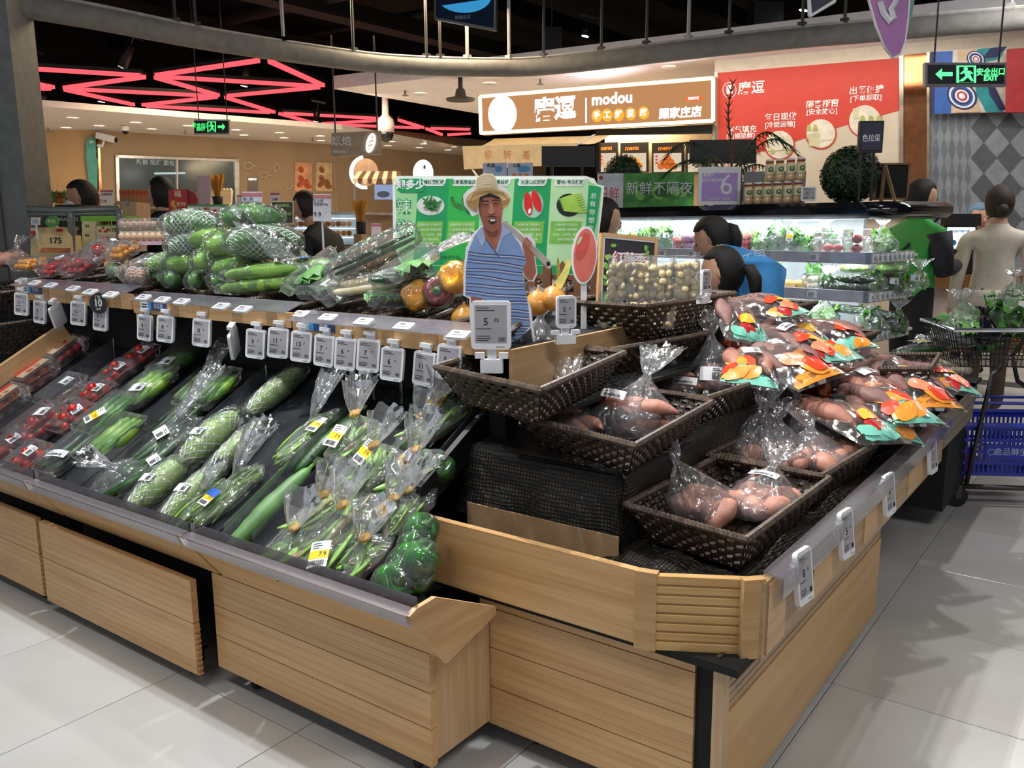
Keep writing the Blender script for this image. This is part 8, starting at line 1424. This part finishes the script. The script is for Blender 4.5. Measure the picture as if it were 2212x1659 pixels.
def standing(name, lab, px, py_head, d, hh, cloth, heading, tilt=0, arms='down', hr=.112, shoulders=.19, look=0, lean=0, hairm=None, tail=None, bun=None, back=1.0):
    """figure whose head centre sits at the photograph point; local -y is the way it faces"""
    p = at(px, py_head, d); zc = p[2]; s_ = (zc+.11)/1.68 if hh is None else hh
    M_ = TR(p[0], p[1], 0, heading); top = zc; ne = top-.16; sh = ne-.06; hip = .90*s_; Z = lambda f: f*s_
    lx = lambda z: lean*(1-(top-z)/(top-hip+.01)) if z > hip else 0   # forward lean grows upward
    J = dict(pelvis=(0, 0, hip, (.15*s_, .11*s_)), waist=(0, -lx((hip+sh)/2)*.5, (hip+sh)/2, (.145*s_, .105*s_)), chest=(0, -lx(sh)*.9, sh-.06, (.165*s_, .11*s_)), neck=(0, -lx(ne), ne+.02, .052), skull=(0, -lx(top)-.01, top-.03, .07),
             shl=(-shoulders*s_, -lx(sh)*.9, sh-.03, .068), shr=(shoulders*s_, -lx(sh)*.9, sh-.03, .068), kl=(-.095*s_, -.01, .48*s_, .066*s_), kr=(.095*s_, -.01, .48*s_, .066*s_), al=(-.10*s_, .02, .09, .045), ar=(.10*s_, .02, .09, .045), tl=(-.10*s_, -.13, .045, .038), tr=(.10*s_, -.13, .045, .038), hl=(-.09*s_, 0, hip-.09, .093*s_), hr_=(.09*s_, 0, hip-.09, .093*s_))
    for s, n in ((-1, 'l'), (1, 'r')):
        if arms == 'down': J['e'+n] = (s*(shoulders+.05)*s_, .02, sh-.30, .050); J['w'+n] = (s*(shoulders+.04)*s_, -.06, sh-.54, .036); J['f'+n] = (s*(shoulders+.035)*s_, -.09, sh-.62, .030)
        else: J['e'+n] = (s*(shoulders+.04)*s_, -.03-lx(sh)*.7, sh-.28, .052); J['w'+n] = (s*.12, -.27-lx(sh)*.7, sh-.26, .036); J['f'+n] = (s*.07, -.34-lx(sh)*.7, sh-.24, .030)
    E = [('pelvis', 'waist'), ('waist', 'chest'), ('chest', 'neck'), ('neck', 'skull'), ('chest', 'shl'), ('chest', 'shr'), ('shl', 'el'), ('el', 'wl'), ('wl', 'fl'), ('shr', 'er'), ('er', 'wr'), ('wr', 'fr'), ('pelvis', 'hl'), ('pelvis', 'hr_'), ('hl', 'kl'), ('kl', 'al'), ('al', 'tl'), ('hr_', 'kr'), ('kr', 'ar'), ('ar', 'tr')]
    Zn = {('neck', 'skull'): 2, ('wl', 'fl'): 2, ('wr', 'fr'): 2, ('hl', 'kl'): 1, ('kl', 'al'): 1, ('hr_', 'kr'): 1, ('kr', 'ar'): 1, ('pelvis', 'hl'): 1, ('pelvis', 'hr_'): 1, ('al', 'tl'): 3, ('ar', 'tr'): 3}
    R_ = Matrix.Rotation(look, 4, 'Z') @ Matrix.Rotation(tilt, 4, 'X'); hc = (0, -lx(top)-.02, top)
    t = human(name, lab, J, E, 'pelvis', [cloth[0], cloth[1], SK, EYEM, LIPS], Zn, M_, head=(hc, hr, R_)); hairdo(t, hc, hr, R_, hairm or HRM, tail, bun, back)
    for s, n in ((-1, 'l'), (1, 'r')):      # fingers
        w_, f_ = np.array(J['w'+n][:3]), np.array(J['f'+n][:3]); d_ = f_-w_; d_ /= np.linalg.norm(d_); sd = np.array([0, 1.0, 0]) if arms == 'down' else np.array([1.0, 0, 0]); cu2 = np.cross(d_, sd)
        for i in range(4): b_ = f_+sd*(.018*(i-1.5)); L = (.062, .074, .07, .054)[i]; MB().tube([b_, b_+d_*L*.5+cu2*.004*s, b_+d_*L*.9+cu2*.018*s], [.0095, .0085, .006], 6).build('finger', SK, t, True)
        b_ = w_+d_*.03+sd*.026; MB().tube([b_, b_+d_*.03+sd*.02, b_+d_*.055+sd*.024], [.011, .0095, .007], 6).build('thumb', SK, t, True)
    return t, J, hc
BLU = mat('blue_sweater', '3f8fd0', .8, var=.05, bump=.4, bscale=40); BEI = mat('beige_sweater', 'd9cdbf', .85, var=.05, bump=.4, bscale=30); BRN = mat('brown_trousers', '4a3a33', .8); GRN = mat('green_vest', '3aa648', .6, var=.06, bump=.3, bscale=12); BLKC = mat('black_cloth', '19191c', .8); MAR = mat('dark_sleeve', '221f28', .7); GRYC = mat('grey_cloth', '77757a', .8)
# woman in the blue sweater, bent towards the fridge
p = at(1612, 640, 4.55); hp = .84
hd = VH+math.radians(-127); M_ = TR(p[0], p[1], 0, hd)
# local -y points from hips to head (to the photograph's far left)
def L2(px, py, d): v = M_.inverted() @ Vector(at(px, py, d)); return (v[0], v[1], v[2])
hc = L2(1540, 517, 4.9); c1 = L2(1590, 570, 4.75); n1_ = L2(1556, 545, 4.85); w1 = L2(1625, 600, 4.62)
J = dict(pelvis=(0, .05, .88, (.17, .14)), waist=(*w1[:2], w1[2]-.02, (.20, .17)), chest=(*c1, (.22, .16)), neck=(*n1_, .058), skull=(*hc, .07), shl=(c1[0]-.21, c1[1], c1[2]-.02, .09), shr=(c1[0]+.21, c1[1]+.02, c1[2]-.03, .09), el=(c1[0]-.24, c1[1]-.1, c1[2]-.26, .055), er=(c1[0]+.24, c1[1]+.08, c1[2]-.28, .058), wl=(c1[0]-.2, c1[1]-.32, c1[2]-.3, .04), wr=(c1[0]+.2, c1[1]-.16, c1[2]-.40, .042), fl=(c1[0]-.19, c1[1]-.4, c1[2]-.31, .032), fr=(c1[0]+.19, c1[1]-.24, c1[2]-.43, .032),
         hl=(-.10, .06, .80, .10), hr_=(.10, .06, .80, .10), kl=(-.10, .03, .46, .07), kr=(.10, .03, .46, .07), al=(-.10, .06, .09, .045), ar=(.10, .06, .09, .045), tl=(-.10, -.09, .045, .038), tr=(.10, -.09, .045, .038))
E = [('pelvis', 'waist'), ('waist', 'chest'), ('chest', 'neck'), ('neck', 'skull'), ('chest', 'shl'), ('chest', 'shr'), ('shl', 'el'), ('el', 'wl'), ('wl', 'fl'), ('shr', 'er'), ('er', 'wr'), ('wr', 'fr'), ('pelvis', 'hl'), ('pelvis', 'hr_'), ('hl', 'kl'), ('kl', 'al'), ('al', 'tl'), ('hr_', 'kr'), ('kr', 'ar'), ('ar', 'tr')]
Zn = {('neck', 'skull'): 2, ('wl', 'fl'): 2, ('wr', 'fr'): 2, ('hl', 'kl'): 1, ('kl', 'al'): 1, ('hr_', 'kr'): 1, ('kr', 'ar'): 1, ('pelvis', 'hl'): 1, ('pelvis', 'hr_'): 1, ('al', 'tl'): 3, ('ar', 'tr'): 3}
R_ = Matrix.Rotation(.25, 4, 'Z') @ Matrix.Rotation(.45, 4, 'X'); t = human('person', 'woman with dark tied hair in a blue sweater bending toward the fridge', J, E, 'pelvis', [BLU, BLKC, SK, EYEM, LIPS], Zn, M_, head=(hc, .105, R_)); hairdo(t, hc, .108, R_, HRM, [(0, .98, .3), (.05, 1.15, .05), (.1, 1.12, -.4), (.1, 1.0, -.8), (.08, .9, -1.1)])
for i, s_ in enumerate(('大不同', '爱吃')):
    pp_ = M_.inverted() @ Vector(at((1618, 1622)[i], (563, 584)[i], 4.52)); lettering(s_, (.075, .11)[i], mat('sweater_print', 'c9d9ea', .7), t, 0, 0, 0, .0, T=Matrix.Translation(pp_) @ Matrix.Rotation(VH-hd+.35, 4, 'Z') @ Matrix.Rotation(-.25, 4, 'X') @ Matrix.Rotation(-.25, 4, 'Y'))
standing('person', 'person with a long black ponytail standing before the blue sweater, seen from behind', 1568, 588, 4.42, .83, (BLKC, BLKC), VH-1.95, .2, 'down', .108, .17, hairm=HRM, tail=[(0, .98, .0), (.1, 1.3, -.1), (.1, 1.45, -.6), (.1, 1.4, -1.1), (.1, 1.3, -1.6)])
t, J, hc = standing('person', 'man in a green padded vest with dark sleeves by the fridge end', 1985, 428, 6.2, 1.0, (GRN, BLKC), VH+math.radians(112), .25, 'up', .112, .2, look=-.25, hairm=HRM)
for n in ('l', 'r'):
    a_, b_, c_ = (np.array(J[k+n][:3]) for k in ('sh', 'e', 'w')); MB().tube([a_+(0, 0, .01), (a_+b_)/2, b_, (b_+c_)/2, c_], [.085, .078, .070, .062, .050], 10).build('sleeve', MAR, t, True)
f_ = np.array(J['fl'][:3]); MB().box((0, f_[1]-.06, f_[2]+.03), (.07, .012, .14), 0, None, Matrix.Rotation(-.6, 4, 'X')).build('phone', BLK, t)
p_ = np.array(J['waist'][:3]); MB().rbox((.10, .16, p_[2]-.12), (.28, .07, .12), .03).build('belt_bag', mat('bag_leather', '1d1a19', .4), t); MB().tube([(-.12, -.12, p_[2]+.36), (0, .12, p_[2]+.1), (.16, .15, p_[2]-.08)], .012, 5).build('strap', BLK, t); MB().lathe([(.06, -.03), (.085, .02), (.06, .06)], 14, 0, TR(hc[0], hc[1], hc[2]-.16)).build('collar', GRN, t, True)
t, J, hc = standing('person', 'woman in a beige sweater with a low hair bun, seen from behind at the checkout', 2160, 440, 6.3, 1.0, (BEI, BRN), VH+PI-.1, .1, 'down', .112, .21, hairm=HRB, bun=(.15, 1.0, -.55))
zz = J['pelvis'][2]; MB().lathe([(.075, -.03), (.08, .0), (.068, .02)], 14, 0, TR(hc[0], hc[1]+.01, hc[2]-.155)).build('collar', BEI, t, True); MB().lathe([(.185, zz-.06), (.20, zz+.0), (.19, zz+.06)], 20, 0, Matrix.Scale(.74, 4, (0, 1, 0))).build('sweater_hem', BEI, t, True)
t, J, hc = standing('person', 'checkout clerk with a hair net half hidden behind the dark kiosk', 2112, 470, 8.1, .95, (GRYC, BLKC), VH, .2, 'up', .112, .18, hairm=mat('hair_net', '6f8fa8', .6))
standing('person', 'person in grey with a black backpack hidden behind the green pepper sign', 1296, 478, 5.0, .9, (GRYC, BLKC), VH+2.0, .2, 'down', .11, .18)
t, J, hc = standing('person', 'short-haired man in a black coat and white mask beside the orange crates', 182, 428, 6.6, .98, (BLKC, BLKC), VH+math.radians(-70), .15, 'up', .112, .2, hairm=HRM); MB().ell((hc[0], hc[1]-.06, hc[2]-.05), (.075, .06, .055), 12, 8).build('face_mask', WHT, t, True)
standing('person', 'dark-haired person in a black coat beside the red gift box', 352, 420, 7.0, .98, (BLKC, BLKC), VH+math.radians(-120), .1, 'up', .112, .2, hairm=HRM, back=1.05)
standing('person', 'person in a black top and grey trousers bending over the bakery counter', 730, 446, 6.6, .95, (BLKC, mat('grey_trousers', '8d8378', .8)), VH+math.radians(-115), .4, 'up', .105, .18, lean=.28, hairm=HRB)
# ================================================================== CHECKOUT
KW = FW(2075, 600, 7.0, -.05); M_, q = face(KW, 0, (2060, 720)); t = thing('checkout_counter', 'brown checkout counter with a cream front panel and red characters', 'counter', M_); CB = mat('counter_brown', '8a6238', .5)
MB().prism(q([(2008, 594), (2230, 594), (2230, 622), (2008, 622)]), -.05, .5).build('counter_top', CB, t); MB().prism(q([(2015, 622), (2230, 622), (2230, 760), (2015, 760)]), .02, .45).build('body', CB, t); MB().prism(q([(2012, 618), (2110, 622), (2108, 714), (2010, 710)]), -.01, .02).build('cream_panel', mat('panel_cream', 'd0c0b8', .6), t)
txt('糖食业业', q, KW, 0, 2058, 697, 11, mat('print_rose', 'b8404a', .5), t, -.016, .02); Q = q(ellp(2066, 655, 17, 19, 0, 20)); MB().tube([(a_, -.014, b_) for a_, b_ in Q], .009, 4, 0, True).build('ring_emblem', mat('print_rose', '888888', .5), t)
MB().prism(q([(2010, 708), (2110, 712), (2110, 720), (2010, 716)]), -.02, .03).build('white_rail', WHT, t)
M_, q = face(KW, .02, (2078, 594)); t = thing('checkout_kiosk', 'self checkout screen showing a blue-white page under a black scanner box', 'kiosk', M_); MB().prism(q([(2040, 486), (2110, 486), (2110, 545), (2040, 545)]), 0, .05).build('screen_body', BLK, t); MB().prism(q([(2046, 491), (2106, 491), (2106, 537), (2046, 537)]), -.006, 0).build('screen', emis('kiosk_screen', 'c9d6ff', 1.1), t); MB().prism(q([(2046, 462), (2112, 462), (2112, 488), (2046, 488)]), -.06, .12).build('scanner_box', BLKM, t)
MB().prism(q([(2030, 540), (2105, 540), (2105, 594), (2030, 594)]), .03, .2).build('stand', BLKM, t); MB().prism(q(ellp(2060, 524, 5, 6, 0, 12)), -.009, -.006).build('blue_mark', mat('mark_blue', '4f8fd6', .5), t); MB().prism(q([(2068, 528), (2092, 528), (2092, 530), (2068, 530)]), -.009, -.006).build('text_line', mat('mark_slate', '6a7290', .5), t); txt('会员码扫描付款', q, KW, .02, 2072, 500, 5, mat('mark_slate', '888888', .5), t, -.009)
# ================================================================== CART
CX = thing('shopping_cart', 'dark wire shopping cart with a blue lower basket, cut by the picture edge', 'shopping cart', TR(-.79, 5.03, 0, VH-.10)); DK = mat('cart_steel', '4a4a48', .35, .7); cm = MB()
W_, D_, zb, zt2 = .62, .46, .74, .93
def loop(z, sx, sy): return [(-.10+W_/2-W_*sx/2, -D_*sy/2, z), (-.10+W_/2+W_*sx/2, -D_*sy/2, z), (-.10+W_/2+W_*sx/2, D_*sy/2, z), (-.10+W_/2-W_*sx/2, D_*sy/2, z)]
MB().tube(loop(zt2, 1.05, 1), .011, 6, 0, True).build('rim_wire', CHROME, CX); wires = MB()
for k in range(5): z = lerp(zb, zt2, k/5); s_ = lerp(.86, 1.05, k/5); wires.tube(loop(z, s_, s_*.95), .003, 4, 0, True)
for i in range(27):
    u = i/26
    for y in (-1, 1): wires.tube([(-.10+W_/2+(u-.5)*W_*.86, y*D_*.41, zb), (-.10+W_/2+(u-.5)*W_*1.05, y*D_*.5, zt2)], .0025, 4)
    wires.tube([(-.10+W_/2+(u-.5)*W_*.86, -D_*.41, zb), (-.10+W_/2+(u-.5)*W_*.86, D_*.41, zb)], .002, 4)
for i in range(14):
    u = i/13-.5
    for s_ in (-1, 1): wires.tube([(-.10+W_/2+s_*W_*.43, u*D_*.82, zb), (-.10+W_/2+s_*W_*.525, u*D_, zt2)], .0025, 4)
tag(wires.build('basket_wire', DK, CX), kind='stuff')
for y in (-.19, .19): MB().tube([(.02, y, .10), (.06, y, .40), (.10, y, .70), (.14, y, .74)], .012, 8).build('frame_tube', DK, CX, True); MB().tube([(-.06, y, .11), (.62, y, .10)], .014, 8).build('frame_tube', DK, CX, True); MB().tube([(.62, y, .10), (.62, y, .45), (.40, y, .60), (.36, y, .74), (.50, y, .95), (.62, y, 1.0)], .013, 8).build('frame_tube', DK, CX, True)
for x, y in ((-.02, -.19), (-.02, .19), (.56, -.19), (.56, .19)):
    wl2 = MB().lathe([(0, -.015), (.045, -.015), (.055, -.008), (.055, .008), (.045, .015), (0, .015)], 18, 0, TR(x, y, .055, 0, PI/2)).build('wheel', RUB, CX, True); MB().b2((x-.015, y-.024, .05), (x+.015, y-.018, .12)).b2((x-.015, y+.018, .05), (x+.015, y+.024, .12)).build('fork', DK, CX)
# blue hand basket on the lower rack
BB = mat('basket_blue', '1c2f9c', .35); bb = thing('blue_basket', 'blue slotted plastic shopping basket on the lower rack of the cart', 'shopping basket', TR(-.79, 5.03, 0, VH-.10) @ Matrix.Translation((.20, 0, .16)))
bw, bd, bh = .50, .33, .27
def slotted(x0, x1, cols, rows, z0, z1, T):
    mb = MB(); cw = (x1-x0)/cols; rh = (z1-z0)/rows
    for c_ in range(cols+1): mb.b2((x0+c_*cw-cw*.22, -.003, z0), (x0+c_*cw+cw*.22, .003, z1), 0, T)
    for r_ in range(rows+1): mb.b2((x0, -.0035, z0+r_*rh-.008), (x1, .0035, z0+r_*rh+.008), 0, T)
    return mb
for nm, T in (('front', TR(0, -bd/2, 0)), ('back', TR(0, bd/2, 0))): slotted(-bw/2, bw/2, 22, 4, .01, bh-.02, T).build('slotted_side', BB, bb)
for x in (-bw/2, bw/2): slotted(-bd/2, bd/2, 14, 4, .01, bh-.02, TR(x, 0, 0, PI/2)).build('slotted_side', BB, bb)
MB().b2((-bw/2, -bd/2, 0), (bw/2, bd/2, .008)).build('floor_panel', BB, bb); MB().tube([(-bw/2-.01, -bd/2-.01, bh), (bw/2+.01, -bd/2-.01, bh), (bw/2+.01, bd/2+.01, bh), (-bw/2-.01, bd/2+.01, bh)], .016, 6, 0, True).build('rim', BB, bb)
for s_ in (-1, 1): MB().tube([(-bw/2, s_*bd*.42, bh), (-bw*.42, s_*bd*.25, bh+.10), (bw*.42, s_*bd*.25, bh+.10), (bw/2, s_*bd*.42, bh)], .009, 6).build('handle', BB, bb, True)
MB().b2((-.09, -bd/2-.006, .09), (.11, -bd/2-.003, .17)).build('logo_plate', BB, bb); lettering('盒品鲜生', .042, mat('logo_pale', '9fb0dc', .5), bb, .035, .13, -bd/2-.008, .01); MB().tube([(a_, -bd/2-.009, b_) for a_, b_ in circle(-.062, .13, .016, 14)], .002, 4, 0, True).build('logo_ring', mat('logo_pale', '888888', .5), bb)
B0 = TR(-.79, 5.03, 0, VH-.10)
for i, (x, y, m, lab) in enumerate(((-.02, -.05, 'c2302c', 'red packet inside the blue basket'), (.18, .02, 'd8d6d2', 'white packet inside the blue basket'), (.34, -.02, '8a7a9a', 'lilac packet inside the blue basket'))):
    t = thing('packet', lab, 'packet', B0 @ TR(.04+x, y, .175, .4*i)); MB().rbox((0, 0, .06), (.11, .06, .12), .02).build('wrapper', mat('packet_'+m, m, .4), t); MB().b2((-.055, -.025, .115), (.055, .025, .125)).build('seal', WHT, t)
def cartbag(lab, px, py, d, z, bx, by, bz, content, k, sd, **kw): p = at(px, py, d); return bagged(lab, TR(p[0], p[1], z, VH), bx, by, bz, content, kw.pop('name', 'vegetable_bag'), 'bagged vegetable', 'bags in the shopping cart', sd, **kw, k=k)
cartbag('bag of pale green leaves spilling toward the cart corner', 2090, 770, 4.75, .82, .16, .12, .22, 'leaf', 26, 401, fl=.06, fr=.06, lean=(-.05, 0)); cartbag('tall bag of leafy greens with a white label, topmost in the cart', 2180, 760, 4.8, .86, .15, .12, .30, 'leaf', 34, 402, fl=.04, fr=.06, stick=(('white', 0, -.13, .15, 0, PI/2, 0, 1.6),))
cartbag('clear bag of white mushrooms at the cart front', 2065, 790, 4.7, .80, .10, .09, .12, 'round', 0, 403, fl=.04, fr=.04, name='mushroom_bag')
for i in range(9): p = at(2045+(i % 5)*11, 800-(i//5)*16, 4.7); c_ = COL.objects.get('mushroom_bag.001') or COL.objects.get('mushroom_bag'); put(MUSHW, c_, c_.matrix_world.inverted() @ TR(p[0], p[1], p[2], i) @ Matrix.Scale(1.2, 4), 0)
t = thing('black_bag', 'shiny dark bag between the mushrooms and the greens in the cart', 'bag', TR(*at(2118, 775, 4.65)[:2], .83, VH)); bag_mesh(.08, .07, .15, .03, .03, 410).build('film_bag', mat('dark_film', '15161c', .12, bump=.8, bscale=30), t, True); MB().lathe([(.013, .147), (.016, .15), (.013, .154)], 8).build('tie', BLK, t)
# far stand beyond the island: wood end and bagged cucumbers
t = thing('far_island', 'grey-wood produce stand beyond the island, with its slatted end in view', 'produce stand', (-1.0, 4.7, 0)); I6 = Matrix.Translation((1.0, -4.7, 0))
for k in range(4): MB().b2((-.68, 4.02, .50+k*.045), (-.655, 4.75, .54+k*.045)).build('slat', mat('grey_oak', '8a7f6e', .5, stretch=(1, 8, 8)), t, False, I6)
MB().b2((-1.6, 4.4, .1), (-.70, 5.0, .66)).build('body', BLKM, t, False, I6); MB().b2((-1.6, 4.02, .66), (-.655, 4.95, .675)).build('deck', BLKM, t, False, I6)
basket([onz(x, y, .92) for x, y in ((1900, 796), (2010, 796), (2030, 765), (1920, 765))], .12, 'small wicker basket of bagged cucumbers beyond the printed zip bags')
for i, (px, py, lab) in enumerate(((1950, 772, 'bagged light cucumbers with a white slip beyond the printed zip bags'), (1985, 755, 'yellow and white printed pack behind the bagged cucumbers'))):
    p = at(px, py, 4.75); bagged(lab, TR(p[0], p[1], p[2]-.03, VH-1.2), .07, .15, .09, 'cuke', 'cucumber_bag', 'bagged vegetable', 'bags beyond the island', 420+i, .05, .04, (0, .08), (('white', 0, 0, .075, 0),) if i == 0 else (('yellow', 0, 0, .08, 0, 0, 0, 1.6),), None, 4)
